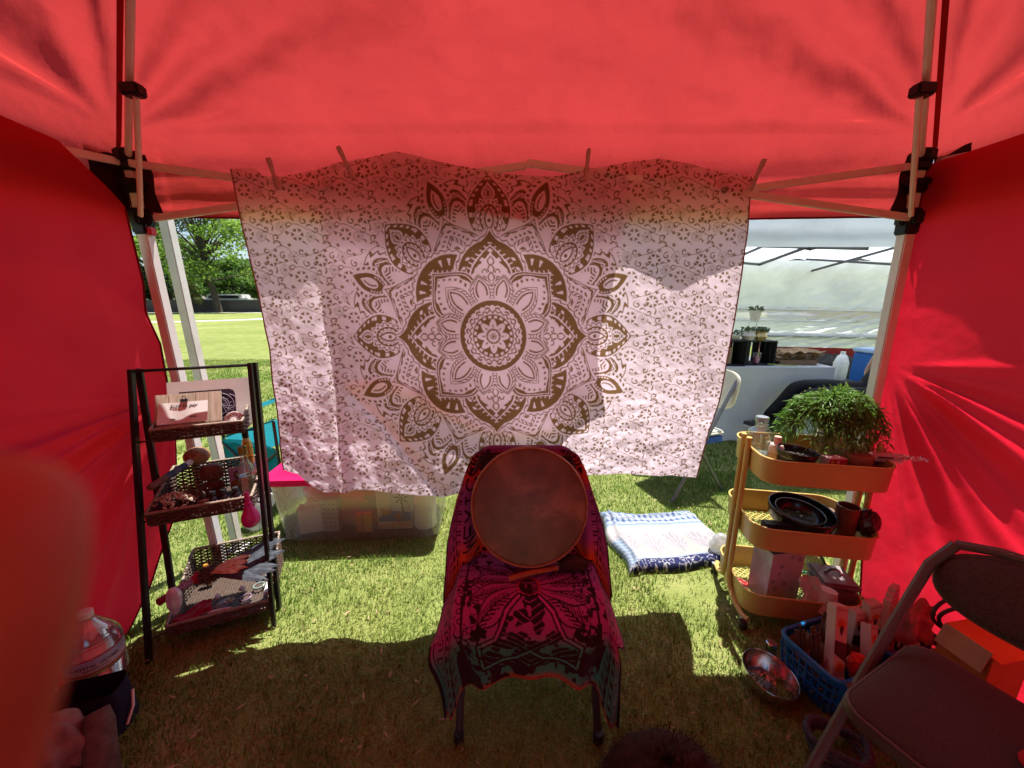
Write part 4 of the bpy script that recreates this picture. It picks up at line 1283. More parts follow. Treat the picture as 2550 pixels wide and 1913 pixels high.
stone('flat brown pebble near the front corner of the lowest tray', S(0.305, 0.07, 0.095), (0.018, 0.010, 0.005), mat('brown pebble', (0.2, 0.13, 0.12), rough=0.4), SA)
b = thing('wooden_stick', 'short wooden stick with orange top against the back of the lowest tray', 'wooden stick', S(0.125, 0.265, 0.092), rot=(-0.2, -0.1, 0.4))
m = MB(); m.tube([(0, 0, 0), (0, 0, 0.07)], 0.0115, 10); m.build('stick_body', mat('brown stick bark', (0.25, 0.16, 0.08), rough=0.7, col2=(0.14, 0.08, 0.04), scale=40), b)
m = MB(); m.lathe([(0.012, 0.068), (0.0125, 0.085), (0.008, 0.096), (0.0001, 0.099)], 10); m.build('stick_tip', mat('orange wax', (0.52, 0.22, 0.03), rough=0.6), b)
# red cloth under the crystal
u, w = np.meshgrid(np.linspace(-1, 1, 30), np.linspace(-1, 1, 22))
q = np.stack([u * 0.062, w * 0.042 + 0.012 * np.sin(u * 3), 0.014 + 0.012 * fbm(u * 2.5, w * 2.5, 3) + 0.006 * np.cos(w * 5)], -1)
o = sheet('red_cloth', q, cloth_mat('crimson velvet', (0.30, 0.006, 0.025), (0.1, 0.0, 0.01), 0.1, bump=0.2, sheen=0.3)); o.location = S(0.125, 0.075, 0.092); o.rotation_euler = (0, 0, SA + 0.3)
tag(o, 'crumpled crimson cloth under the large crystal', 'cloth')

# ================================================================ white pole of the tent next door
m = MB(); a, b_ = at(404, 505, Y=1.80), at(592, 1360, Y=1.80)
d_ = (b_ - a); bot = a + d_ * ((a.z) / (a.z - b_.z))
m.bar(bot, bot + (a - bot) * 1.12, 0.042, 0.042)
pole = thing('tent_pole', 'bare white square pole standing just behind the tent leg by the shelf', 'pole')
m.build('pole_tube', mat('white weathered metal', (0.72, 0.73, 0.68), rough=0.45, col2=(0.6, 0.62, 0.55), scale=8), pole, bevel=0.004)
m = MB(); m.box(bot + Vector((0, 0, 0.006)), (0.09, 0.09, 0.008)); m.build('foot_plate', WHITE_METAL, pole)
m = MB(); m.box(bot + (a - bot) * 0.5 + Vector((0.0, -0.022, 0)), (0.012, 0.006, 0.012)); m.build('push_button', mat('steel button', (0.5, 0.5, 0.5), rough=0.3, metal=1), pole)

# ================================================================ storage bin behind the tapestry
BX, BY, BWD, BDP, BH = -0.875, 2.06, 0.94, 0.42, 0.385
b = thing('storage_bin', 'clear plastic storage bin with bright pink lid behind the tapestry', 'storage bin', (BX, BY, 0.004), 0.055)
def bin_ring(wx, wy, z, r=0.05, n=5):
    pts = []
    for cx, cy, a0 in ((wx - r, wy - r, 0), (-wx + r, wy - r, PI / 2), (-wx + r, -wy + r, PI), (wx - r, -wy + r, 3 * PI / 2)):
        for k in range(n + 1):
            a = a0 + k * PI / 2 / n
            pts.append((cx + r * math.cos(a), cy + r * math.sin(a), z))
    return pts
m = MB(); rings = [bin_ring(BWD / 2 - 0.045, BDP / 2 - 0.035, 0.0), bin_ring(BWD / 2 - 0.03, BDP / 2 - 0.025, 0.012), bin_ring(BWD / 2, BDP / 2, BH)]
k = len(rings[0])
vs = sum(rings, []); fs = [tuple(range(k))[::-1]]
for i in range(2):
    fs += [(i * k + j, i * k + (j + 1) % k, (i + 1) * k + (j + 1) % k, (i + 1) * k + j) for j in range(k)]
m.add(vs, fs); m.build('bin_body', glass_mat('milky clear plastic', (0.97, 0.98, 0.96), 0.12, 0.22, 0.24), b, 40)
m = MB()
LID = cloth_mat('hot pink plastic', (0.75, 0.01, 0.12), (0.8, 0.02, 0.15), 0.25, bump=0.02)
rg = [bin_ring(BWD / 2 + 0.022, BDP / 2 + 0.022, BH - 0.015), bin_ring(BWD / 2 + 0.022, BDP / 2 + 0.022, BH + 0.02), bin_ring(BWD / 2 - 0.03, BDP / 2 - 0.03, BH + 0.028), bin_ring(BWD / 2 - 0.05, BDP / 2 - 0.05, BH + 0.05)]
vs = sum(rg, []); fs = []
for i in range(3):
    fs += [(i * k + j, i * k + (j + 1) % k, (i + 1) * k + (j + 1) % k, (i + 1) * k + j) for j in range(k)]
fs.append(tuple(range(3 * k, 4 * k)))
m.add(vs, fs)
ld = m.build('lid', LID, b, 40)
m = MB(); [m.box((-0.3 + 0.2 * i, 0, BH + 0.053), (0.03, BDP - 0.16, 0.006)) for i in range(4)]; m.build('lid_ribs', LID, ld)
def inbin(x, y, z=0.02):
    c, s = math.cos(0.055), math.sin(0.055)
    return Vector((BX + x * c - y * s, BY + x * s + y * c, z))
def paper_bag(lb, pos, w, d, h, mt, rz, handle, cat='paper bag', nm='paper_bag', grp=None):
    t = thing(nm, lb, cat, pos, rz, grp)
    m = MB(); z0 = 0
    vs = [(-w / 2, -d / 2, 0), (w / 2, -d / 2, 0), (w / 2, d / 2, 0), (-w / 2, d / 2, 0), (-w / 2, -d / 2, h), (w / 2, -d / 2, h), (w / 2, d / 2, h), (-w / 2, d / 2, h), (-w / 2 + 0.012, 0, h * 0.6), (w / 2 - 0.012, 0, h * 0.6)]
    m.add(vs, [(0, 3, 2, 1), (0, 1, 5, 4), (2, 3, 7, 6), (1, 2, 9), (1, 9, 5), (2, 6, 9), (6, 5, 9), (3, 0, 8), (0, 4, 8), (3, 8, 7), (4, 7, 8)])
    m.build('bag_body', mt, t, 0)
    if handle:
        for s in (-1, 1):
            q = MB(); q.tube([(w * 0.22 * math.cos(a), s * d * 0.4, h - 0.01 + h * 0.38 * math.sin(a)) for a in np.linspace(0, PI, 14)], 0.004, 6, flat=0.5); q.build('handle', mt, t)
    return t
WB = mat('white kraft paper', (0.74, 0.72, 0.68), rough=0.8, var=0.06)
paper_bag('white paper gift bag with handles inside the storage bin', inbin(-0.31, -0.09), 0.13, 0.07, 0.155, WB, 0.3, True)
m = MB(); m.box((0, 0, 0.105), (0.095, 0.05, 0.21)); o = thing('patterned_box', 'dark box with white lace pattern inside the storage bin', 'box', inbin(-0.19, -0.10), 0.05)
m.build('box_body', mat('dark grey card', (0.16, 0.15, 0.15), rough=0.7), o, bevel=0.002)
m = MB()
for i in range(4):
    for j in range(7):
        cx, cz = -0.035 + i * 0.0235, 0.02 + j * 0.029
        m.tube([(cx + 0.010 * math.cos(a), -0.0262, cz + 0.012 * math.sin(a)) for a in np.linspace(0, 2 * PI, 8, endpoint=False)], 0.0014, 4, closed=True)
        m.tube([(cx + 0.004 * math.cos(a), -0.0262, cz + 0.005 * math.sin(a)) for a in np.linspace(0, 2 * PI, 6, endpoint=False)], 0.0012, 4, closed=True)
m.build('lace_print', WB, o)
for lb, x, cl, h in (('rust orange carton inside the storage bin', -0.025, (0.50, 0.17, 0.07), 0.115), ('mustard carton beside the rust orange one in the bin', 0.022, (0.55, 0.36, 0.05), 0.115)):
    o = thing('carton', lb, 'carton', inbin(x, -0.12, 0.02), 0.1)
    m = MB(); m.box((0, 0, h / 2), (0.04, 0.03, h)); m.build('carton_body', mat(lb[:12] + ' card', cl, rough=0.6), o, bevel=0.001)
    m = MB(); [m.box((0, -0.0155, 0.02 + 0.008 * i), (0.026, 0.001, 0.0025)) for i in range(6)]; m.build('printed_lines', mat('cream print', (0.6, 0.45, 0.3), rough=0.6), o)
# shopping bag with a beach picture
t = paper_bag('shiny bag printed with a blue beach and palm picture inside the storage bin', inbin(0.175, -0.06), 0.20, 0.10, 0.27, mat('glossy cream bag', (0.62, 0.60, 0.52), rough=0.3, var=0.08), 0.05, False, 'printed bag', 'printed_bag')
def fl(name, poly, mt, y):
    q = MB(); q.prism(poly, 0, 0.0008, Matrix.Translation((0, y, 0)) @ RX); q.build(name, mt, t)
fl('printed_sky', [(-0.02, 0.11), (0.095, 0.11), (0.095, 0.262), (-0.02, 0.262)], mat('pale sky print', (0.50, 0.58, 0.68), rough=0.4), -0.0512)
fl('printed_sea', [(-0.095, 0.05), (0.095, 0.05), (0.095, 0.11), (-0.02, 0.12), (-0.095, 0.075)], mat('blue sea print', (0.08, 0.16, 0.42), rough=0.4), -0.0515)
fl('printed_sand', [(-0.095, 0.005), (0.095, 0.005), (0.095, 0.05), (0.02, 0.045), (-0.095, 0.03)], mat('sand print', (0.55, 0.42, 0.24), rough=0.4), -0.0518)
fl('printed_sail', [(-0.075, 0.09), (-0.02, 0.10), (-0.012, 0.155), (-0.03, 0.12), (-0.075, 0.14)], mat('ochre sail print', (0.42, 0.32, 0.08), rough=0.4), -0.0523)
fl('printed_trunk', [(0.052, 0.05), (0.062, 0.05), (0.05, 0.2), (0.044, 0.2)], mat('palm trunk print', (0.12, 0.07, 0.04), rough=0.5), -0.0524)
for k in range(7):
    a = k * 0.9 + 0.2
    fl('printed_frond', [(0.046, 0.2), (0.046 + 0.028 * math.cos(a) - 0.006 * math.sin(a), 0.2 + 0.028 * math.sin(a) + 0.006 * math.cos(a)), (0.046 + 0.05 * math.cos(a + 0.1), 0.2 + 0.05 * math.sin(a + 0.1)), (0.046 + 0.028 * math.cos(a) + 0.006 * math.sin(a), 0.2 + 0.028 * math.sin(a) - 0.006 * math.cos(a))], mat('dark palm print', (0.03, 0.07, 0.05), rough=0.5), -0.0526 - 0.0002 * k)
fl('printed_figure', [(0.02, 0.045), (0.03, 0.045), (0.034, 0.075), (0.045, 0.09), (0.03, 0.10), (0.022, 0.115), (0.012, 0.10), (0.0, 0.085), (0.016, 0.075)], mat('red figure print', (0.35, 0.07, 0.04), rough=0.5), -0.0545)
o = thing('paper_towel_roll', 'white paper towel roll at the end of the storage bin', 'paper roll', inbin(0.345, -0.07), 0)
m = MB(); m.lathe([(0.02, 0), (0.065, 0), (0.0665, 0.004), (0.0665, 0.276), (0.065, 0.28), (0.02, 0.28)], 28); m.build('paper_sheets', mat('soft white paper', (0.80, 0.78, 0.72), rough=0.95, var=0.05, bump=0.2, bscale=120), o)
m = MB(); m.lathe([(0.0205, 0.001), (0.0205, 0.281)], 14); m.f = m.f[:14]; m.build('cardboard_core', mat('cardboard', (0.33, 0.22, 0.13), rough=0.85), o)
# soft dark and red cloth filling the bin
for lb, x, y, rd, cl in (('folded maroon cloth in the storage bin', -0.16, 0.06, (0.24, 0.10, 0.14), (0.55, 0.14, 0.13)), ('folded olive cloth in the storage bin', 0.04, 0.05, (0.16, 0.10, 0.10), (0.22, 0.25, 0.12)), ('folded grey brown cloth in the storage bin', 0.0, -0.03, (0.20, 0.07, 0.05), (0.26, 0.20, 0.17))):
    u, w = np.meshgrid(np.linspace(0, 2 * PI, 40, endpoint=False), np.linspace(0.05, PI - 0.05, 22))
    f_ = 1 + 0.16 * fbm(np.cos(u) * 3 + 5, w * 3 + np.sin(u) * 2, x * 9)
    q = np.stack([rd[0] * np.sign(np.cos(u)) * np.abs(np.cos(u)) ** 0.6 * np.sin(w) ** 0.5 * f_, rd[1] * np.sign(np.sin(u)) * np.abs(np.sin(u)) ** 0.6 * np.sin(w) ** 0.5 * f_, rd[2] * (1 - np.cos(w)) * f_], -1)
    o = sheet('folded_cloth', q, mat(lb[:18] + ' weave', cl, rough=0.9, bump=0.3), None, closed=True); o.location = inbin(x, y, 0.02); tag(o, lb, 'cloth')

# ================================================================ teal camp chair behind
TEAL = cloth_mat('teal camp chair cloth', (0.008, 0.19, 0.24), (0.01, 0.24, 0.30), 0.35, bump=0.2)
t = thing('camp_chair', 'teal folding camp chair standing behind the pink lidded bin', 'camp chair', (-1.66, 2.52, 0), -0.35)
for (x, y), nm in (((-0.26, -0.24), 0), ((0.26, -0.24), 0), ((0.26, 0.24), 1), ((-0.26, 0.24), 1)):
    m = MB(); m.tube([(x, y, 0), (x * 0.96, y * 0.96, 0.62 if nm == 0 else 0.86)], 0.0095, 8); m.build('post', BLACK_METAL, t)
for s in (-1, 1):
    m = MB(); m.tube([(s * 0.26, -0.24, 0.04), (-s * 0.26, -0.24, 0.40)], 0.009, 8); m.build('cross_brace', BLACK_METAL, t)
    m = MB(); m.tube([(s * 0.26, -0.24, 0.05), (s * 0.26, 0.24, 0.42)], 0.009, 8); m.build('cross_brace', BLACK_METAL, t)
    u, w = np.meshgrid(np.linspace(-1, 1, 14), np.linspace(-1, 1, 8))
    sheet('armrest', np.stack([s * 0.265 + w * 0.04, u * 0.25, 0.62 - 0.03 * (1 - u * u) - 0.015 * w * w], -1), TEAL, t)
u, w = np.meshgrid(np.linspace(-1, 1, 20), np.linspace(-1, 1, 20))
sheet('seat', np.stack([u * 0.25, w * 0.23, 0.44 - 0.05 * (1 - u * u) + 0.01 * fbm(u * 3, w * 3, 1)], -1), TEAL, t)
sheet('backrest', np.stack([u * 0.25, 0.23 + 0.05 * (1 - u * u) * 0.6 + 0.02 * w, 0.64 + w * 0.22 + 0.012 * fbm(u * 3, w * 3, 4)], -1), TEAL, t)
q = np.stack([u * 0.25, -0.235 + 0.02 * np.cos(u * 2), 0.33 + 0.10 * w + 0.01 * fbm(u * 2, w * 2, 6)], -1); sheet('front_pouch', q, TEAL, t)
b = thing('plastic_jug', 'translucent white plastic jug on the grass behind the shelf', 'jug', (-1.55, 2.02, 0.004), 0.4)
m = MB(); m.lathe([(0.06, 0), (0.068, 0.01), (0.068, 0.15), (0.05, 0.20), (0.022, 0.225), (0.022, 0.245)], 20); m.build('jug_body', glass_mat('milky plastic jug', (0.95, 0.95, 0.96), 0.3, 0.2, 0.6), b)
m = MB(); m.tube([(0.05, 0, 0.205), (0.085, 0, 0.19), (0.088, 0, 0.13), (0.066, 0, 0.10)], 0.009, 8); m.build('handle', MATS['milky plastic jug'], b)
m = MB(); m.lathe([(0.024, 0.24), (0.024, 0.258), (0.0001, 0.26)], 16); m.build('cap', TIM, b)
# ================================================================ folded blanket on the lawn
def blanket():
    nx, ny = 330, 220
    u, w = np.meshgrid(np.linspace(0, 1, nx), np.linspace(0, 1, ny))
    A, B, C, D = [np.array(v) for v in ((0.585, 1.585), (1.215, 1.675), (1.13, 2.10), (0.535, 2.09))]
    p = (A * (1 - u[..., None]) + B * u[..., None]) * (1 - w[..., None]) + (D * (1 - u[..., None]) + C * u[..., None]) * w[..., None]
    p[..., 1] += 0.02 * np.sin(u * 7 + 1) * sm(0.6, 1, w) + 0.008 * np.sin(u * 11) * sm(0.3, 0, w)
    p[..., 0] += 0.018 * np.sin(w * 9) * sm(0.2, 0, u)
    e = np.minimum.reduce([u * 0.6, (1 - u) * 0.6, w * 0.5, (1 - w) * 0.5])
    z = 0.012 + 0.038 * np.sqrt(np.clip(1 - (1 - np.clip(e / 0.02, 0, 1)) ** 2, 0, 1))
    z = z + 0.008 * fbm(u * 5, w * 4, 2) * sm(0, 0.1, e) + 0.004 * fbm(u * 20, w * 14, 5)
    z = z + 0.016 * np.exp(-((u - 0.07 - 0.05 * w) / 0.02) ** 2) + 0.012 * np.exp(-((w - 0.9 + 0.05 * np.sin(u * 8)) / 0.03) ** 2)
    # print: navy scroll border in front, cream field with palmettes, blue diamond bands at the back
    X, Y = u * 0.63, w * 0.46
    c = np.empty(u.shape + (3,)); c[:] = (0.72, 0.68, 0.66)
    def P(mask, col):
        c[mask] = col
    P(Y < 0.20, (0.70, 0.65, 0.55))
    cells = ((X * 7.2) % 1) - 0.5
    yy = (Y - 0.10) / 0.16
    r = np.hypot(cells * 1.0, (yy - 0.45) * 0.9); a = np.arctan2(yy - 0.1, cells)
    pl = (r < 0.46 * (0.75 + 0.25 * np.abs(np.cos(a * 4.5)))) & (yy > -0.2) & (yy < 1.4)
    P(pl, (0.50, 0.46, 0.50))
    P(pl & (np.abs(np.sin(a * 9)) < 0.35), (0.70, 0.66, 0.64))
    P(pl & (np.abs(np.sin(r * 34)) < 0.22), (0.70, 0.66, 0.64))
    P((np.abs(cells) < 0.025) & (Y > 0.07) & (Y < 0.17), (0.48, 0.44, 0.48))
    sc = fbm(X * 75, Y * 75, 3, 2)
    P((Y > 0.09) & (Y < 0.27) & (np.abs(sc) < 0.05), (0.54, 0.50, 0.54))
    P(Y > 0.315, (0.48, 0.56, 0.68))
    P((Y > 0.315) & (np.abs(((Y - 0.315) * 30) % 1 - 0.5) < 0.12), (0.28, 0.40, 0.58))
    dm = (np.abs(((X * 26) % 1) - 0.5) + np.abs((((Y - 0.345) / 0.045) % 1) - 0.5))
    P((Y > 0.34) & (Y < 0.43) & (dm < 0.30), (0.13, 0.18, 0.38)); P((Y > 0.34) & (Y < 0.43) & (dm > 0.62), (0.66, 0.70, 0.76))
    P((Y > 0.438), (0.07, 0.08, 0.18))
    P((Y > 0.438) & (np.abs(fbm(X * 90, Y * 90, 4, 2)) < 0.14), (0.55, 0.56, 0.62))
    P(Y < 0.062, (0.50, 0.55, 0.66)); P(Y < 0.050, (0.035, 0.04, 0.14))
    P((Y < 0.048) & (np.abs(fbm(X * 55, Y * 60, 7, 2)) < 0.09), (0.62, 0.62, 0.66))
    P((X < 0.05) & (Y < 0.2) & (Y > 0.02), (0.34, 0.44, 0.58)); P((X < 0.05) & (Y < 0.2) & (np.abs(np.sin(Y * 140 + X * 60)) < 0.35), (0.58, 0.64, 0.7))
    o = sheet('folded_blanket', np.concatenate([p, z[..., None]], -1), cloth_mat('woven printed throw', (0.55, 0.56, 0.58), (0.2, 0.2, 0.2), 0.04, attr=True, bump=0.35, bscale=160, rough=0.9), None, c)
    tag(o, 'folded cream throw with blue diamond bands lying on the sunlit lawn', 'blanket')
blanket()

# ================================================================ chair under the shawl
CX = 0.052
t = thing('folding_chair', 'dark metal folding chair hidden under the printed shawl', 'chair', (CX, 0, 0))
GREYM = mat('dark grey tube metal', (0.05, 0.045, 0.045), rough=0.45, var=0.2)
for s in (-1, 1):
    m = MB(); m.tube([(s * 0.218, 0.885, 0.01), (s * 0.212, 1.09, 0.44), (s * 0.205, 1.27, 0.70), (s * 0.17, 1.315, 0.765)], 0.0125, 10); q = m.build('front_leg', GREYM, t)
    f = MB(); f.lathe([(0.016, 0.0), (0.017, 0.03), (0.014, 0.035)], 12, Matrix.Translation((s * 0.218, 0.882, 0.002))); f.build('rubber_foot', BLACK_PLASTIC, q)
    m = MB(); m.tube([(s * 0.19, 1.36, 0.01), (s * 0.19, 1.02, 0.42)], 0.0115, 10); q = m.build('rear_leg', GREYM, t)
    f = MB(); f.lathe([(0.015, 0.0), (0.016, 0.03)], 12, Matrix.Translation((s * 0.19, 1.362, 0.002))); f.build('rubber_foot', BLACK_PLASTIC, q)
m = MB(); m.box((0, 1.075, 0.435), (0.40, 0.37, 0.035)); m.build('seat', mat('charcoal seat pad', (0.04, 0.04, 0.042), rough=0.9), t, bevel=0.014)
m = MB(); m.box((0, 1.298, 0.70), (0.37, 0.025, 0.17), rot=(-0.2, 0, 0)); m.build('backrest', MATS['charcoal seat pad'], t, bevel=0.01)
m = MB(); m.tube([(-0.19, 1.28, 0.10), (0.19, 1.28, 0.10)], 0.008, 8); m.build('stretcher', GREYM, t)

# ---- the shawl
def strokes(x, y, segs, w):
    d = np.full(x.shape, 1e9)
    for sg in segs:
        d = np.minimum(d, segd(x, y, sg))
    return d < w
GLYPH = {'M': [[(0, 0), (0, 1), (.5, .35), (1, 1), (1, 0)]], 'E': [[(1, 1), (0, 1), (0, 0), (1, 0)], [(0, .5), (.8, .5)]], 'X': [[(0, 0), (1, 1)], [(0, 1), (1, 0)]],
         'I': [[(.5, 0), (.5, 1)], [(.2, 0), (.8, 0)], [(.2, 1), (.8, 1)]], 'C': [[(1, .85), (.7, 1), (.3, 1), (0, .7), (0, .3), (.3, 0), (.7, 0), (1, .15)]], 'O': [[(.3, 0), (0, .3), (0, .7), (.3, 1), (.7, 1), (1, .7), (1, .3), (.7, 0), (.3, 0)]]}
def shawl_cols(l, s):
    """l: metres across from the middle, s: metres along from the top of the chair back towards the front hem"""
    c = np.zeros(l.shape + (3,))
    stops = [(-0.6, (0.17, 0.04, 0.20)), (-0.02, (0.17, 0.04, 0.20)), (0.035, (0.24, 0.055, 0.24)), (0.075, (0.55, 0.07, 0.03)), (0.12, (0.50, 0.05, 0.05)), (0.155, (0.27, 0.07, 0.30)), (0.27, (0.40, 0.06, 0.28)), (0.325, (0.66, 0.075, 0.03)), (0.40, (0.66, 0.075, 0.03)), (0.425, (0.32, 0.12, 0.42)), (0.52, (0.38, 0.10, 0.42)), (0.60, (0.55, 0.06, 0.32)), (0.70, (0.48, 0.05, 0.22)), (0.745, (0.06, 0.20, 0.15)), (0.838, (0.06, 0.22, 0.16)), (0.858, (0.45, 0.05, 0.03)), (1.0, (0.45, 0.05, 0.03)), (1.3, (0.55, 0.04, 0.04))]
    for k in range(3):
        c[..., k] = np.interp(s, [q[0] for q in stops], [q[1][k] for q in stops])
    dark = np.array((0.030, 0.006, 0.014))
    L = np.abs(l)
    ink = np.zeros(l.shape, bool)
    # side borders: Greek key, small hooks, comb of arches
    b1 = (L > 0.285) & (L < 0.325)
    kx, ky = (L - 0.285) / 0.04, (s / 0.04) % 1
    ink |= b1 & ((np.maximum(np.abs(kx - .5), np.abs(ky - .5)) * 2 % 0.5 < 0.17) & ~((np.abs(kx - .75) < .1) & (ky > .5)))
    ink |= (np.abs(L - 0.281) < 0.0022) | (np.abs(L - 0.329) < 0.0022) | (np.abs(L - 0.262) < 0.0018) | (L > 0.345)
    ink |= (L > 0.266) & (L < 0.277) & (np.abs((s / 0.022) % 1 - .5) < .26)
    ax, ay = (L - 0.228) / 0.028, (s / 0.026) % 1 - .5
    arch = (L > 0.228) & (L < 0.256)
    ink |= arch & (np.abs(np.maximum(np.abs(ay) * 2.2, ax) - 0.78) < 0.16) & (ax > 0.05)
    # lettering up the side
    x0 = 0.222
    for i, ch in enumerate('MEXICO'):
        sy = 0.315 - i * 0.041
        u, v = (sy - s) / 0.030, (-(l) - 0.182) / 0.036          # runs up the cloth, tops of letters towards the middle
        ok = (u > -0.2) & (u < 1.2) & (v > -0.2) & (v < 1.2)
        if ok.any():
            hit = strokes(u[ok], 1 - v[ok], GLYPH[ch], 0.10)
            tmp = np.zeros(l.shape, bool); tmp[ok] = hit; ink |= tmp
    # sun faces
    for cx, cy, R in ((-0.185, 0.055, 0.034), (0.185, 0.055, 0.034), (-0.195, 0.415, 0.036), (0.195, 0.415, 0.036)):
        r, a = np.hypot(l - cx, s - cy) / R, np.arctan2(s - cy, l - cx)
        ink |= (np.abs(r - 0.86) < 0.10) | (np.abs(r - 0.52) < 0.10) | ((r < 0.28) & (np.abs(np.sin(2 * a)) > 0.35))
        ink |= (r > 1.05) & (r < 1.75 - 0.9 * np.abs(((a / (2 * PI) * 8) % 1) - .5) * 2) & (r > 1.62 - 2.2 * np.abs(((a / (2 * PI) * 8) % 1) - .5) * 0 - 0.5)
    # pendants on the orange band
    for cx in (-0.06, 0.0, 0.06, 0.11, -0.11):
        ink |= (np.abs(np.hypot(l - cx, (s - 0.385)) - 0.009) < 0.003) | (np.abs(np.hypot(l - cx, s - 0.368) - 0.006) < 0.0022)
        ink |= (np.abs(l - cx) < 0.0016) & (s > 0.33) & (s < 0.36)
    # seated figure with a fan of long feathers
    hx, hy = 0.0, 0.575
    r, a = np.hypot(l - hx, s - hy), np.arctan2(-(s - hy), l - hx)
    red = np.array((0.50, 0.03, 0.12))
    panel = (np.abs(l) < 0.205) & (s > 0.46) & (s < 0.85)
    ink |= panel & (r > 0.16) & (fbm(l * 60, s * 60, 3, 2) > 0.12) & (np.abs(l) > 0.12)
    ink |= panel & (np.abs(np.abs(l) - 0.205 + 0.006) < 0.003)
    for an in (-0.42, -0.08, 0.28, 0.66, 1.05, PI - 1.05, PI - 0.66, PI - 0.28, PI + 0.08, PI + 0.42):
        q = (a - an + PI) % (2 * PI) - PI
        fx, fy = r * np.cos(q), r * np.sin(q)
        bend = 0.5 * fx * fx * (1 if math.cos(an) > 0 else -1)
        d = leafd(fx, fy + bend * 2.0, 0.028, 0.185 if abs(math.sin(an)) < 0.8 else 0.125, 0.032, 0.62)
        ink &= ~(d > -0.003)
        ink |= (np.abs(d + 0.001) < 0.0022)
        ink |= (d > 0) & (np.abs(fy + bend * 2) < 0.016) & (np.sin((fx * 1.0 + np.abs(fy + bend * 2) * 1.8) * 420) > 0.1) & (fx > 0.07)
        ink |= (d > 0) & (np.abs(fy + bend * 2.0) < 0.0018)
    prf = (l - 0.006 * np.cos((s - hy) * 130)) < 0.012
    ink |= (r < 0.032) & ~((l > 0.010) & (np.abs(s - hy) < 0.02) & (np.sin(s * 700) > 0.2)) & ~((np.abs(s - hy + 0.014) < 0.002) & (l < 0.012)) & ~((np.abs(l + 0.008) < 0.0018) & (s > hy - 0.008) & (s < hy + 0.01))
    hl = np.abs(r - 0.034) < 0.003
    c[hl] = red * 1.2; ink &= ~hl
    body = [(-0.03, 0.61), (-0.07, 0.65), (-0.10, 0.72), (-0.15, 0.74), (-0.14, 0.80), (-0.04, 0.79), (0.0, 0.76), (0.04, 0.79), (0.14, 0.80), (0.15, 0.74), (0.10, 0.72), (0.07, 0.65), (0.03, 0.61)]
    d = segd(l, s, body)
    ins = ((np.abs(l) < np.interp(s, [0.60, 0.65, 0.72, 0.75, 0.81], [0.02, 0.065, 0.10, 0.15, 0.13])) & (s > 0.605) & (s < 0.81))
    ink |= ins & (fbm(l * 38, s * 38, 9, 2) > -0.1)
    ink |= (s > 0.72) & (s < 0.86) & (fbm(l * 30 + 7, s * 30, 21, 2) > -0.02) & (L < 0.22)
    lines = ins & (np.abs(np.sin(s * 170 + np.abs(l) * 90)) < 0.22)
    ink &= ~lines
    c[d < 0.003] = c[d < 0.003] * 1.25; ink &= ~(d < 0.003)
    ink |= (np.abs(d - 0.007) < 0.0025) & (s > 0.6)
    # scroll work along both sides of the figure and the hem
    side = (L > 0.14) & (L < 0.222) & (s > 0.50)
    n2 = fbm(l * 48 + 4, s * 48, 12, 2)
    ink |= side & (np.abs(n2) < 0.07)
    ink |= (np.abs(s - 0.868) < 0.003) | ((s > 0.875) & (np.abs(fbm(l * 44, s * 44, 14, 2)) < 0.10))
    k = ink[..., None] * 1.0
    wv = 1 + 0.10 * np.sin(l * 2200)[..., None]
    return (c * (1 - k) + dark * k) * wv

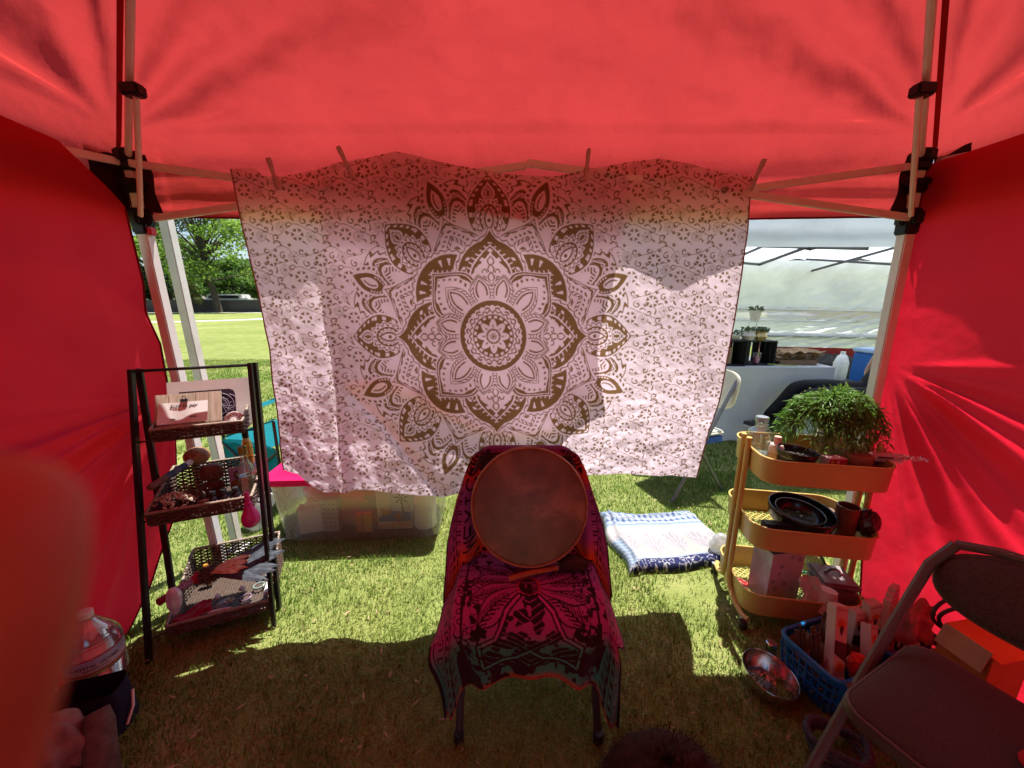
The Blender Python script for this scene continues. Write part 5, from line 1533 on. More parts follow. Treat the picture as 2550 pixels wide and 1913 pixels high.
def shawl():
    NL, NS = 340, 560
    W = 0.36
    prof = [(-0.42, 1.44, 0.40), (-0.05, 1.375, 0.775), (-0.015, 1.355, 0.800), (0.02, 1.325, 0.802), (0.05, 1.31, 0.780), (0.16, 1.275, 0.665), (0.28, 1.255, 0.535), (0.345, 1.225, 0.478), (0.40, 1.17, 0.470), (0.62, 0.945, 0.470), (0.65, 0.905, 0.462), (0.675, 0.878, 0.442), (0.72, 0.868, 0.40), (0.92, 0.852, 0.20), (1.0, 0.85, 0.12)]
    ss = np.array([p[0] for p in prof])
    l, s = np.meshgrid(np.linspace(-W, W, NL), np.linspace(-0.30, 0.865, NS))
    # hem is cut along the weave but hangs lower at the corners
    y = np.interp(s, ss, [p[1] for p in prof]); z = np.interp(s, ss, [p[2] for p in prof])
    def smooth(a, k=9):
        ker = np.ones(k) / k
        return np.apply_along_axis(lambda q: np.convolve(np.pad(q, k // 2, 'edge'), ker, 'valid'), 0, a)
    y, z = smooth(y, 15), smooth(z, 15)
    L, sg = np.abs(l), np.sign(l)
    back = sm(0.34, 0.26, s); seat = sm(0.26, 0.34, s) * sm(0.70, 0.64, s); front = sm(0.62, 0.74, s)
    halfb = np.interp(s, [-0.1, 0.0, 0.03, 0.10, 0.2, 0.3], [0.17, 0.17, 0.19, 0.225, 0.245, 0.245])
    half = halfb * back + 0.224 * (1 - back)
    ex = np.clip(L - half, 0, None)
    x = np.minimum(L, half) + ex * (0.28 * back + 0.45 * seat + 0.32 * front)
    y = y + ex * 0.30 * back - ex * 0.05 * front + 0.012 * back * np.sin(L * 20) * sm(0.1, 0.25, L)
    z = z - ex * (0.85 * back + 0.93 * seat + 0.55 * front) - 0.05 * back * sm(0.13, 0.25, L) * sm(0.06, 0.0, s)
    ty = np.interp(np.maximum(z, 0.40), [0.40, 0.44, 0.70, 0.765], [1.07, 1.09, 1.27, 1.315]) - 0.030
    sf = sm(0.15, 0.215, L) * sm(0.06, 0.14, s) * sm(0.47, 0.38, s)
    y = y * (1 - sf) + np.minimum(y, ty) * sf
    # folds
    f = 0.020 * np.sin(l * 46 + 1.0 + 2.5 * (s - 0.7)) * front * sm(0.66, 0.86, s) * (0.35 + sm(0.08, 0.24, L))
    y = y - f
    z = z + 0.05 * front * sm(0.70, 0.86, s) * (np.exp(-(l / 0.16) ** 2) - 0.55 - 0.45 * sm(0.14, 0.24, L))
    x = x * (1 - 0.10 * front * sm(0.72, 0.86, s) * np.exp(-((L - 0.2) / 0.09) ** 2)) + 0.025 * front * sg * sm(0.72, 0.84, s) * sm(0.26, 0.36, L) * 0.4
    x = x + 0.035 * np.exp(-((s - 0.70) / 0.05) ** 2) * sm(0.26, 0.36, L) * (sg < 0)
    y = y - 0.018 * np.sin(s * 26 + 2) * seat * sm(0.2, 0.3, L)
    bump = 0.007 * fbm(l * 7, s * 7, 3) + 0.0035 * fbm(l * 22, s * 22, 4)
    z = z + bump * (seat + 0.3) + 0.010 * seat * np.exp(-((s - 0.36) / 0.03) ** 2)
    y = y - bump * (back + front)
    z = z - 0.075 * sm(0.68, 0.86, s) * sm(0.20, 0.34, l) - 0.03 * sm(0.68, 0.86, s) * sm(0.20, 0.34, -l)
    q = np.stack([CX + x * sg, y, np.clip(z, 0.02, None)], -1)
    o = sheet('woven_shawl', q, cloth_mat('woven shawl', (1, 1, 1), (0.9, 0.8, 0.8), 0.18, attr=True, bump=0.25, bscale=220, rough=0.9, sheen=0.15), None, shawl_cols(l, s))
    tag(o, 'fringeless woven shawl in orange, purple and green with a feathered figure, draped over the chair', 'shawl')
shawl()

# ---- frame drum and beater
m_, n, l, p = new_mat('drum hide')
tc = n.new('ShaderNodeTexCoord')
nz = n.new('ShaderNodeTexNoise'); nz.inputs['Scale'].default_value = 4.2; nz.inputs['Detail'].default_value = 7; nz.inputs['Roughness'].default_value = 0.6; nz.inputs['Distortion'].default_value = 0.8
l.new(tc.outputs['Object'], nz.inputs['Vector'])
rp = n.new('ShaderNodeValToRGB'); e = rp.color_ramp.elements
e[0].position = 0.36; e[0].color = (0.12, 0.058, 0.032, 1); e[1].position = 0.68; e[1].color = (0.34, 0.18, 0.10, 1)
x_ = rp.color_ramp.elements.new(0.52); x_.color = (0.165, 0.082, 0.046, 1)
l.new(nz.outputs[0], rp.inputs[0])
n2 = n.new('ShaderNodeTexNoise'); n2.inputs['Scale'].default_value = 38; n2.inputs['Detail'].default_value = 8; n2.inputs['Distortion'].default_value = 0.6
mp2 = n.new('ShaderNodeMapping'); mp2.inputs['Scale'].default_value = (0.5, 0.42, 0.5); mp2.inputs['Rotation'].default_value = (0, 0, 0.6)
l.new(tc.outputs['Object'], mp2.inputs[0]); l.new(mp2.outputs[0], n2.inputs['Vector'])
r2 = n.new('ShaderNodeValToRGB'); r2.color_ramp.elements[0].position = 0.35; r2.color_ramp.elements[0].color = (0.78, 0.76, 0.74, 1); r2.color_ramp.elements[1].position = 0.62; r2.color_ramp.elements[1].color = (1.1, 1.1, 1.1, 1)
l.new(n2.outputs[0], r2.inputs[0])
mu = n.new('ShaderNodeMixRGB'); mu.blend_type = 'MULTIPLY'; mu.inputs[0].default_value = 1.0
l.new(rp.outputs[0], mu.inputs[1]); l.new(r2.outputs[0], mu.inputs[2])
l.new(mu.outputs[0], p.inputs['Base Color']); p.inputs['Roughness'].default_value = 0.42
b2 = n.new('ShaderNodeBump'); b2.inputs['Strength'].default_value = 0.2; b2.inputs['Distance'].default_value = 0.004
l.new(n2.outputs[0], b2.inputs['Height']); l.new(b2.outputs[0], p.inputs['Normal'])
HIDE = m_
dr = thing('frame_drum', 'round brown hide frame drum leaning on the shawl covered chair', 'drum', (CX + 0.005, 1.085, 0.487), rot=(PI / 2 - 0.35, 0, 0.0))
R_D = 0.193
MD = Matrix.Translation((0, R_D, 0))
m = MB(); m.lathe([(0.0001, 0.062), (R_D * 0.93, 0.0615), (R_D * 0.975, 0.060), (R_D * 0.995, 0.055), (R_D + 0.002, 0.046), (R_D + 0.002, 0.036)], 72, MD); m.build('drum_head', HIDE, dr, 60)
m = MB(); m.lathe([(R_D - 0.014, -0.0005), (R_D + 0.0005, -0.001), (R_D + 0.0012, 0.037), (R_D - 0.014, 0.052), (R_D - 0.014, -0.0005)], 72, MD); m.f = [f for f in m.f if len(f) == 4]; m.build('hoop', mat('brown bent wood hoop', (0.26, 0.11, 0.045), rough=0.4, col2=(0.17, 0.065, 0.03), scale=14), dr, 40)
m = MB(); m.tube([((R_D - 0.004) * math.cos(a), R_D + (R_D - 0.004) * math.sin(a), 0.0595) for a in np.linspace(0, 2 * PI, 72, endpoint=False)], 0.004, 6, closed=True); m.build('rim_edge', mat('pale worn hide edge', (0.38, 0.17, 0.075), rough=0.5, col2=(0.25, 0.10, 0.05), scale=30), dr)
for k in range(8):
    a = k * PI / 8
    c_, s_ = math.cos(a), math.sin(a)
    m = MB(); m.tube([((R_D - 0.01) * c_, R_D + (R_D - 0.01) * s_, 0.004), (-(R_D - 0.01) * c_, R_D - (R_D - 0.01) * s_, 0.004)], 0.0022, 5); m.build('lacing', mat('rawhide lace', (0.3, 0.2, 0.12), rough=0.6), dr)
b = thing('drum_beater', 'drum beater with orange brown stick and dark padded head lying on the seat', 'drum beater', (0, 0, 0))
a, c = Vector((-0.008, 1.002, 0.492)), Vector((0.148, 1.045, 0.497))
h = c + (c - a).normalized() * 0.055
m = MB(); m.tube([a, a.lerp(c, 0.5) + Vector((0, 0.002, 0.002)), c], [0.0095, 0.0085, 0.0085], 12); m.build('stick', mat('orange brown branch', (0.40, 0.13, 0.04), rough=0.45, col2=(0.27, 0.075, 0.03), scale=70), b)
m = MB(); m.tube([a - (c - a).normalized() * 0.0006, a + (c - a).normalized() * 0.0003], 0.0092, 12); m.build('cut_end', mat('pale end grain', (0.55, 0.30, 0.14), rough=0.7), b)
m = MB()
for j in range(300):
    dv = Vector((random.gauss(0, 1), random.gauss(0, 1), random.gauss(0, 1))).normalized()
    m.tube([h + Vector((dv.x * 0.042, dv.y * 0.02, dv.z * 0.022)), h + Vector((dv.x * 0.056, dv.y * 0.029, dv.z * 0.030))], [0.002, 0.0004], 3)
m.ball(h, (0.047, 0.023, 0.026), 14, 9); m.build('padded_head', mat('dark fur head', (0.06, 0.025, 0.02), rough=0.9, var=0.4), b, 0)
m = MB(); m.tube([c + Vector((0.006 * math.sin(t_ * 3), 0.01 * math.cos(t_ * 3), 0.012 * math.sin(t_))) for t_ in np.linspace(0, PI, 10)], 0.001, 4); m.build('tie_cord', mat('pale cord', (0.5, 0.42, 0.35), rough=0.8), b)
# ================================================================ yellow three-tier cart
KO, KA = Vector((1.215, 1.42, 0)), math.radians(-10)
def K(x, y, z):
    return Vector((KO.x + x * math.cos(KA) - y * math.sin(KA), KO.y + x * math.sin(KA) + y * math.cos(KA), z))
YEL = mat('mustard yellow enamel', (0.58, 0.41, 0.125), rough=0.38, var=0.12, scale=10, spec=0.45)
cart = thing('utility_cart', 'mustard yellow three-tier rolling cart by the red wall', 'cart', KO, KA)
CW, CD = 0.225, 0.165
def rrect(wx, wy, r, z, n=6):
    return bin_ring(wx, wy, z, r, n)
for z0, z1 in ((0.655, 0.757), (0.368, 0.470), (0.062, 0.165)):
    t = bpy.data.objects.new('cart_tray', None); COL.objects.link(t); t.parent = cart
    rg = [rrect(CW - 0.012, CD - 0.012, 0.06, z0), rrect(CW - 0.004, CD - 0.004, 0.066, z0 + 0.006), rrect(CW, CD, 0.07, z1), rrect(CW - 0.0035, CD - 0.0035, 0.067, z1), rrect(CW - 0.008, CD - 0.008, 0.063, z0 + 0.004)]
    k = len(rg[0]); fs = []
    for i in range(4):
        fs += [(i * k + j, i * k + (j + 1) % k, (i + 1) * k + (j + 1) % k, (i + 1) * k + j) for j in range(k)]
    m = MB(); m.add(sum(rg, []), fs); m.build('tray_wall', YEL, t, 40)
    m = MB(); m.tube(rrect(CW, CD, 0.07, z1), 0.0042, 7, closed=True); m.build('tray_lip', YEL, t)
    # mesh floor
    m = MB()
    for i in range(-16, 17):
        for sg in (-1, 1):
            x0, x1 = i * 0.028 - 0.16, i * 0.028 + 0.16
            pts = []
            for q in np.linspace(0, 1, 24):
                xx, yy = x0 + (x1 - x0) * q, sg * (-0.15 + 0.30 * q)
                if abs(xx) < CW - 0.014 and abs(yy) < CD - 0.014:
                    pts.append((xx, yy, z0 + 0.003 + 0.001 * sg))
            if len(pts) > 2:
                m.bar(pts[0], pts[-1], 0.004, 0.0018)
    m.build('mesh_floor', YEL, t, 0)
for sx in (-1, 1):
    for sy in (-1, 1):
        m = MB()
        pts = [(sx * (CW + 0.010), sy * 0.024, 0.795), (sx * (CW + 0.010), sy * 0.024, 0.17), (sx * (CW + 0.010), sy * 0.027, 0.135), (sx * (CW + 0.008), sy * 0.045, 0.095), (sx * (CW + 0.002), sy * 0.10, 0.062), (sx * (CW - 0.006), sy * 0.15, 0.052), (sx * (CW - 0.02), sy * 0.176, 0.052)]
        m.tube(pts, 0.0105, 10); q = m.build('post', YEL, cart)
        m = MB(); m.lathe([(0.0112, 0.79), (0.0112, 0.797), (0.008, 0.80), (0.0001, 0.80)], 12, Matrix.Translation((sx * (CW + 0.010), sy * 0.024, 0))); m.build('post_cap', YEL, q)
        # casters
        c = Vector((sx * (CW - 0.006), sy * 0.165, 0.0))
        m = MB(); m.lathe([(0.010, -0.009), (0.024, -0.009), (0.0255, -0.006), (0.0255, 0.006), (0.024, 0.009), (0.010, 0.009)], 20, Matrix.Translation(c + Vector((0, 0, 0.026))) @ Matrix.Rotation(PI / 2, 4, 'Y')); w_ = m.build('caster_wheel', BLACK_PLASTIC, cart)
        m = MB(); m.lathe([(0.0095, -0.0102), (0.0095, 0.0102)], 14, Matrix.Translation(c + Vector((0, 0, 0.026))) @ Matrix.Rotation(PI / 2, 4, 'Y')); m.build('wheel_hub', mat('grey hub', (0.45, 0.45, 0.46), rough=0.4), w_)
        m = MB(); [m.box(c + Vector((e_ * 0.013, 0, 0.036)), (0.002, 0.018, 0.03)) for e_ in (-1, 1)]; m.box(c + Vector((0, 0, 0.052)), (0.028, 0.02, 0.004)); m.build('caster_fork', mat('zinc fork', (0.6, 0.6, 0.62), rough=0.3, metal=1), w_)
    for z in (0.71, 0.42, 0.115):
        m = MB(); m.box((sx * (CW + 0.004), 0, z), (0.006, 0.05, 0.075)); pl_ = m.build('post_plate', YEL, cart, bevel=0.001)
        m = MB(); m.lathe([(0.0055, 0), (0.0055, 0.003), (0.003, 0.005)], 10, Matrix.Translation((sx * (CW + 0.007), 0, z + 0.01)) @ Matrix.Rotation(sx * PI / 2, 4, 'Y')); m.build('screw', mat('steel screw', (0.7, 0.7, 0.7), rough=0.25, metal=1), pl_)
TOPZ, MIDZ, LOWZ = 0.665, 0.378, 0.072

# ---- on the top tray
b = thing('glass_jug', 'clear round glass bottle with wide neck on the cart corner', 'glass bottle', K(-0.168, 0.04, TOPZ + 0.002))
GL = glass_mat('clear jar glass', (0.93, 0.97, 0.95), 0.35, 0.03, 0.05)
m = MB(); m.lathe([(0.045, 0), (0.05, 0.004), (0.05, 0.12), (0.044, 0.142), (0.024, 0.158), (0.021, 0.165), (0.021, 0.178), (0.025, 0.182), (0.026, 0.200), (0.023, 0.204)], 24); m.build('jug_body', GL, b)
m = MB(); m.lathe([(0.046, 0.003), (0.046, 0.05), (0.0001, 0.051)], 20); m.build('water', glass_mat('greenish water', (0.78, 0.84, 0.66), 0.2, 0.05, 0.12), b)
b = thing('lotion_bottle', 'white and peach flip-top bottle beside the black bowl', 'bottle', K(-0.128, -0.022, TOPZ + 0.002))
m = MB(); m.lathe([(0.024, 0), (0.0265, 0.003), (0.0265, 0.095), (0.022, 0.108), (0.013, 0.113)], 22); m.build('bottle_body', mat('white peach plastic', (0.76, 0.66, 0.58), rough=0.35, var=0.06), b)
m = MB(); m.lathe([(0.0135, 0.112), (0.0135, 0.138), (0.012, 0.141), (0.0001, 0.141)], 16); m.build('cap', mat('peach plastic', (0.72, 0.45, 0.36), rough=0.4), b)
m = MB(); m.lathe([(0.0269, 0.03), (0.0269, 0.075)], 22); m.f = m.f[:22]; m.build('bottle_label', mat('cream label', (0.7, 0.55, 0.42), rough=0.6, col2=(0.5, 0.35, 0.28), scale=90), b)
BLKC = mat('black ceramic', (0.014, 0.013, 0.014), rough=0.22, spec=0.6, var=0.3)
def bowl(nm, lb, pos, r, h, mt, rot=(0, 0, 0), cat='bowl', wall=0.005, foot=0.75, extra=None):
    t = thing(nm, lb, cat, pos, rot=rot)
    m = MB(); m.lathe([(0.0001, 0), (r * foot, 0), (r * 0.93, h * 0.35), (r, h * 0.9), (r, h), (r - wall, h), (r - wall * 1.3, h * 0.85), (r * 0.88, h * 0.38), (r * foot * 0.9, wall), (0.0001, wall)], 36); m.build('bowl_shell', mt, t, 50)
    m = MB(); m.tube([((r - wall / 2) * math.cos(a), (r - wall / 2) * math.sin(a), h) for a in np.linspace(0, 2 * PI, 36, endpoint=False)], wall * 0.6, 6, closed=True); m.build('bowl_rim', mt, t)
    return t
t = bowl('smudge_bowl', 'shallow black bowl with ash on the top tray of the cart', K(-0.09, -0.092, TOPZ + 0.078), 0.068, 0.036, BLKC, (0.0, 0.05, 0))
m = MB(); m.lathe([(0.05, 0.012), (0.03, 0.014), (0.0001, 0.015)], 20); m.build('ash', mat('dark grey ash', (0.05, 0.045, 0.04), rough=0.95, bump=0.5), t)
m = MB(); m.box((0, 0, 0), (0.09, 0.09, 0.072)); m_ = solo(m, 'tin_box', mat('dark tin', (0.08, 0.06, 0.05), rough=0.4, metal=0.6), 'dark tin box under the shallow black bowl', 'tin', K(-0.09, -0.092, TOPZ + 0.040), KA, bevel=0.003)
def printed_box(nm, lb, pos, dims, rz, body, panels, cat='box', rot=None):
    t = thing(nm, lb, cat, pos, rz, rot=rot)
    m = MB(); m.box((0, 0, dims[2] / 2), dims); m.build('box_body', body, t, bevel=0.0012)
    for i, (pn, x0, x1, z0, z1, mt) in enumerate(panels):
        m = MB(); m.box(((x0 + x1) / 2 * dims[0], -dims[1] / 2 - 0.0004 - 0.0004 * (i % 3), (z0 + z1) / 2 * dims[2]), ((x1 - x0) * dims[0], 0.0007, (z1 - z0) * dims[2])); m.build(pn, mt, t)
    return t
PINKP = mat('pale pink card', (0.62, 0.45, 0.46), rough=0.7, var=0.06)
REDP = mat('red printed card', (0.50, 0.02, 0.045), rough=0.45)
GOLDP = mat('gold print', (0.6, 0.35, 0.08), rough=0.4)
t = printed_box('match_box', 'red and white box with gold print on the front of the top tray', K(0.032, -0.105, TOPZ + 0.055), (0.068, 0.042, 0.048), KA + 0.12, PINKP, [('red_panel', -0.46, 0.48, 0.04, 0.97, REDP), ('gold_mark', -0.36, -0.22, 0.2, 0.85, GOLDP), ('white_lines', -0.05, 0.06, 0.15, 0.85, PINKP), ('white_emblem', 0.2, 0.38, 0.25, 0.75, PINKP)])
m = MB(); m.box((0, 0, 0.027), (0.075, 0.05, 0.052)); solo(m, 'small_carton', mat('brown carton', (0.2, 0.12, 0.08), rough=0.8), 'brown carton hidden under the red and white box', 'carton', K(0.032, -0.105, TOPZ + 0.002), KA, bevel=0.001)
b = thing('lidded_jar', 'glass jar with a broad brown lid at the front of the top tray', 'jar', K(0.122, -0.085, TOPZ + 0.003), KA)
m = MB(); m.lathe([(0.042, 0), (0.046, 0.004), (0.046, 0.078), (0.042, 0.086)], 26); m.build('jar_body', glass_mat('olive jar glass', (0.75, 0.72, 0.5), 0.3, 0.05, 0.25), b)
m = MB(); m.lathe([(0.0475, 0.082), (0.0475, 0.108), (0.045, 0.111), (0.0001, 0.112)], 28); m.build('lid', mat('brown plastic lid', (0.26, 0.10, 0.06), rough=0.5), b)
t = printed_box('incense_pack', 'pale pink pack with dark stripe sticking out over the cart end', K(0.225, -0.07, TOPZ + 0.098), (0.13, 0.035, 0.014), KA + 0.02, PINKP, [('dark_stripe', -0.3, 0.1, 0.25, 0.75, INK)])
t = thing('plastic_wrapper', 'crinkled clear wrapper poking past the end of the cart', 'wrapper', K(0.30, -0.075, TOPZ + 0.105), KA)
u, w = np.meshgrid(np.linspace(-1, 1, 22), np.linspace(-1, 1, 14)); q = np.stack([u * 0.045, w * 0.022, 0.012 * fbm(u * 5, w * 5, 4) + 0.004 * np.sin(u * 20)], -1); sheet('film', q, glass_mat('crinkled clear film', (0.95, 0.85, 0.86), 0.6, 0.05, 0.25), t)
t = printed_box('flat_packet', 'flat white packet lying under the pale pink pack', K(0.20, -0.05, TOPZ + 0.085), (0.15, 0.06, 0.010), KA - 0.08, PAPER, [('grey_stripe', -0.4, 0.2, 0.3, 0.7, mat('grey print', (0.3, 0.28, 0.28), rough=0.6))])
m = MB(); m.box((0, 0, 0.04), (0.11, 0.10, 0.08)); solo(m, 'cardboard_box', mat('plain cardboard', (0.34, 0.22, 0.13), rough=0.9), 'cardboard box under the packets at the end of the top tray', 'box', K(0.165, -0.0, TOPZ + 0.003), KA + 0.05, bevel=0.0015)

# leafy plant in a glass vase
b = thing('leafy_plant', 'bushy drooping bouquet of narrow green leaves in a glass vase on the cart', 'plant', K(0.10, 0.055, TOPZ + 0.003))
m = MB(); m.lathe([(0.04, 0), (0.045, 0.004), (0.048, 0.10), (0.042, 0.15), (0.046, 0.165)], 22); m.build('vase', GL, b)
stm = MB(); lv, lf, lc = [], [], []
rs = random.Random(11)
def leaf(p, d, L, wd, hue):
    d = d.normalized()
    sd_ = d.cross(Vector((rs.uniform(-1, 1), rs.uniform(-1, 1), rs.uniform(0.2, 1)))).normalized()
    n_ = sd_.cross(d)
    i = len(lv)
    mid = p + d * L * 0.45 + n_ * L * 0.08
    lv.extend([p, mid - sd_ * wd, mid + sd_ * wd, p + d * L * 0.8 - sd_ * wd * 0.5 - Vector((0, 0, L * 0.08)), p + d * L * 0.8 + sd_ * wd * 0.5 - Vector((0, 0, L * 0.08)), p + d * L - Vector((0, 0, L * 0.18))])
    lf.extend([(i, i + 2, i + 1), (i + 1, i + 2, i + 4), (i + 1, i + 4, i + 3), (i + 3, i + 4, i + 5)])
    lc.extend([hue] * 6)
for k in range(190):
    an = rs.uniform(0, 2 * PI); ph = math.acos(rs.uniform(-0.15, 1.0))       # spread over a dome
    ex_, ez_ = math.sin(ph), math.cos(ph)
    o_ = Vector((math.cos(an) * 0.215, math.sin(an) * 0.15, 0)) * ex_ * rs.uniform(0.75, 1.08)
    p0 = Vector((0.025 * math.cos(an), 0.025 * math.sin(an), 0.15))
    top_ = Vector((o_.x, o_.y, 0.15 + 0.20 * max(ez_, 0.05) * rs.uniform(0.8, 1.1)))
    dr_ = rs.uniform(0.03, 0.10) * (0.4 + ex_)
    pts = []
    for j in range(9):
        t_ = j / 8
        pts.append(p0 + (top_ - p0) * (t_ ** 0.85) + Vector((0, 0, 0.10 * math.sin(PI * t_ ** 0.8) * (0.3 + 0.7 * ex_) - dr_ * t_ ** 3)))
    stm.tube([tuple(q) for q in pts], [0.0018 * (1 - 0.07 * j) for j in range(9)], 4)
    for j in range(34):
        t_ = rs.uniform(0.2, 1.0) * 8
        i0 = min(7, int(t_)); q = pts[i0].lerp(pts[i0 + 1], t_ - i0)
        d = (pts[i0 + 1] - pts[i0]).normalized() * 0.5 + Vector((rs.uniform(-1, 1), rs.uniform(-1, 1), rs.uniform(-1.0, 0.7)))
        g_ = rs.uniform(0.7, 1.6)
        leaf(q, d, rs.uniform(0.024, 0.046), rs.uniform(0.0020, 0.0036), (0.10 * g_, 0.19 * g_, 0.045 * g_))
stm.build('stems', mat('green brown stems', (0.10, 0.12, 0.04), rough=0.7), b)
me = raw_mesh('leaves', np.array([tuple(v) for v in lv]), np.array(lf)); set_cols(me, np.array(lc))
link('leaves', me, cloth_mat('narrow plant leaf', (1, 1, 1), (1.3, 1.5, 0.8), 0.35, attr=True, bump=0.0, rough=0.35), b, 0)
# two pale sprigs rising out of the top
m = MB()
for dx in (-0.10, 0.02):
    for k in range(12):
        c_ = Vector((dx + rs.gauss(0, 0.018), rs.gauss(0, 0.015), 0.30 + rs.uniform(-0.03, 0.045)))
        m.ball(c_, 0.0035, 6, 4)
    for k in range(5):
        m.tube([(dx * 0.6, 0, 0.2), (dx + rs.gauss(0, 0.014), rs.gauss(0, 0.01), 0.31)], 0.0012, 4)
m.build('flower_sprigs', mat('pale green buds', (0.22, 0.32, 0.09), rough=0.7), b)

# ---- on the middle tray
bowl('large_black_bowl', 'wide black bowl on the middle tray of the cart', K(-0.005, -0.03, MIDZ + 0.05), 0.118, 0.075, BLKC, (0.10, 0.02, 0))
bowl('small_black_bowl', 'smaller black bowl nested in the wide black bowl', K(-0.015, -0.04, MIDZ + 0.070), 0.088, 0.05, BLKC, (0.12, 0.02, 0))
b = thing('hand_brush', 'black hand brush with dark red handle at the front of the middle tray', 'brush', K(-0.09, -0.115, MIDZ + 0.085), KA)
m = MB(); m.box((-0.03, 0, 0.0), (0.12, 0.045, 0.022)); m.build('brush_head', BLACK_PLASTIC, b, bevel=0.006)
m = MB(); m.box((-0.03, 0, -0.028), (0.112, 0.04, 0.034)); m.build('bristles', mat('black bristles', (0.02, 0.018, 0.018), rough=0.9, bump=0.6, bscale=300), b)
m = MB(); m.tube([(0.02, 0, 0.0), (0.06, 0, 0.004), (0.13, 0, -0.008)], [0.012, 0.010, 0.012], 10); m.build('handle', mat('dark red handle', (0.09, 0.012, 0.012), rough=0.35), b)
b = thing('brown_cup', 'tall brown ribbed cup at the end of the middle tray', 'cup', K(0.155, -0.05, MIDZ + 0.003), KA)
BRC = mat('brown ribbed ceramic', (0.17, 0.055, 0.032), rough=0.35, spec=0.5)
m = MB(); n_ = 40
rg = [[((r_ + (0.0012 if j % 2 else 0)) * math.cos(2 * PI * j / n_), (r_ + (0.0012 if j % 2 else 0)) * math.sin(2 * PI * j / n_), z_) for j in range(n_)] for r_, z_ in ((0.036, 0), (0.037, 0.16), (0.033, 0.16), (0.032, 0.01))]
fs = []
for i in range(3):
    fs += [(i * n_ + j, i * n_ + (j + 1) % n_, (i + 1) * n_ + (j + 1) % n_, (i + 1) * n_ + j) for j in range(n_)]
fs += [tuple(range(n_))[::-1], tuple(range(3 * n_, 4 * n_))]
m.add(sum(rg, []), fs); m.build('cup_body', BRC, b)
m = MB(); m.tube([(0.01, 0.0, 0.15), (-0.022, -0.01, 0.17), (-0.034, -0.012, 0.15), (-0.036, -0.012, 0.12)], 0.002, 5); m.build('tea_tag_string', mat('dark string', (0.06, 0.02, 0.02), rough=0.8), b)
u, w = np.meshgrid(np.linspace(0, 2 * PI, 36, endpoint=False), np.linspace(0.03, PI - 0.03, 24))
f_ = 1 + 0.35 * fbm(np.cos(u) * 2.5 + 4, np.sin(u) * 2.5 + w * 2.5, 7)
o = sheet('crumpled_bag', np.stack([0.04 * np.cos(u) * np.sin(w) * f_, 0.035 * np.sin(u) * np.sin(w) * f_, 0.05 - 0.052 * np.cos(w) * f_], -1), mat('dark glossy plastic film', (0.055, 0.02, 0.025), rough=0.2, spec=0.6, var=0.4), None, closed=True)
o.location = K(0.215, -0.07, MIDZ + 0.055); tag(o, 'crumpled dark plastic bag at the end of the middle tray', 'plastic bag')
m = MB(); m.box((0, 0, 0.028), (0.12, 0.10, 0.054)); solo(m, 'small_carton', MATS['brown carton'], 'low brown carton under the crumpled dark bag', 'carton', K(0.15, 0.07, MIDZ + 0.003), KA, bevel=0.001)

# ---- on the lowest tray
t = paper_bag('tall pale gift bag with faded print on the lowest tray', K(-0.052, -0.025, LOWZ + 0.003), 0.155, 0.10, 0.24, mat('faded blue grey bag', (0.52, 0.50, 0.55), rough=0.5, col2=(0.44, 0.36, 0.40), scale=14), KA + 0.32, False, 'gift bag', 'gift_bag')
for k in range(9):
    m = MB(); cx_, cz_ = rs.uniform(-0.06, 0.06), rs.uniform(0.05, 0.22)
    m.lathe([(0.0001, 0), (rs.uniform(0.006, 0.013), 0.0), (0.0001, 0.0004)], 12, Matrix.Translation((cx_, -0.0504 - 0.0002 * k, cz_)) @ RX); m.build('printed_dot', mat('blue grey dot print', (0.30, 0.30, 0.38), rough=0.5), t)
u, w = np.meshgrid(np.linspace(-1, 1, 24), np.linspace(0, 1, 30))
o = sheet('tissue_paper', np.stack([u * (0.034 - 0.010 * np.sin(w * 7)) + 0.010 * np.sin(w * 5), -0.010 + 0.018 * fbm(u * 2, w * 4, 2) - 0.02 * (1 - w), w * 0.12], -1), cloth_mat('white tissue', (0.78, 0.70, 0.68), (0.6, 0.5, 0.48), 0.3, bump=0.4), None)
o.location = K(0.015, -0.112, LOWZ + 0.065); o.rotation_euler = (0, 0.15, KA); tag(o, 'crumpled white tissue paper in front of the gift bag', 'tissue paper')
def cup(lb, pos, rot, r0=0.029, r1=0.037, h=0.085):
    t = thing('paper_cup', lb, 'paper cup', pos, rot=rot, group='paper cups on the cart')
    m = MB(); m.lathe([(0.0001, 0), (r0, 0), (r1, h), (r1 - 0.0015, h), (r0 - 0.0015, 0.003), (0.0001, 0.003)], 26); m.build('cup_wall', mat('white cup board', (0.70, 0.62, 0.60), rough=0.6, var=0.05), t, 50)
    m = MB(); m.tube([(r1 * math.cos(a), r1 * math.sin(a), h) for a in np.linspace(0, 2 * PI, 26, endpoint=False)], 0.0022, 6, closed=True); m.build('cup_rim', MATS['white cup board'], t)
cup('upturned paper cup next to the grey tin', K(0.088, -0.075, LOWZ + 0.125), (PI, 0.0, 0), h=0.10, r0=0.031, r1=0.039)
cup('paper cup at the rim of the lowest tray in front of the upturned one', K(0.09, -0.135, LOWZ + 0.135), (PI - 0.12, 0.12, 0), h=0.09)
GT = mat('grey painted tin', (0.24, 0.215, 0.225), rough=0.45, var=0.08)
b = thing('lidded_tin', 'square grey tin with a curved handle on its lid', 'tin', K(0.165, -0.035, LOWZ + 0.003), KA - 0.05)
m = MB(); m.box((0, 0, 0.055), (0.135, 0.135, 0.11)); m.build('tin_body', GT, b, bevel=0.012)
m = MB(); m.box((0, 0, 0.122), (0.142, 0.142, 0.026)); ld = m.build('lid', GT, b, bevel=0.010)
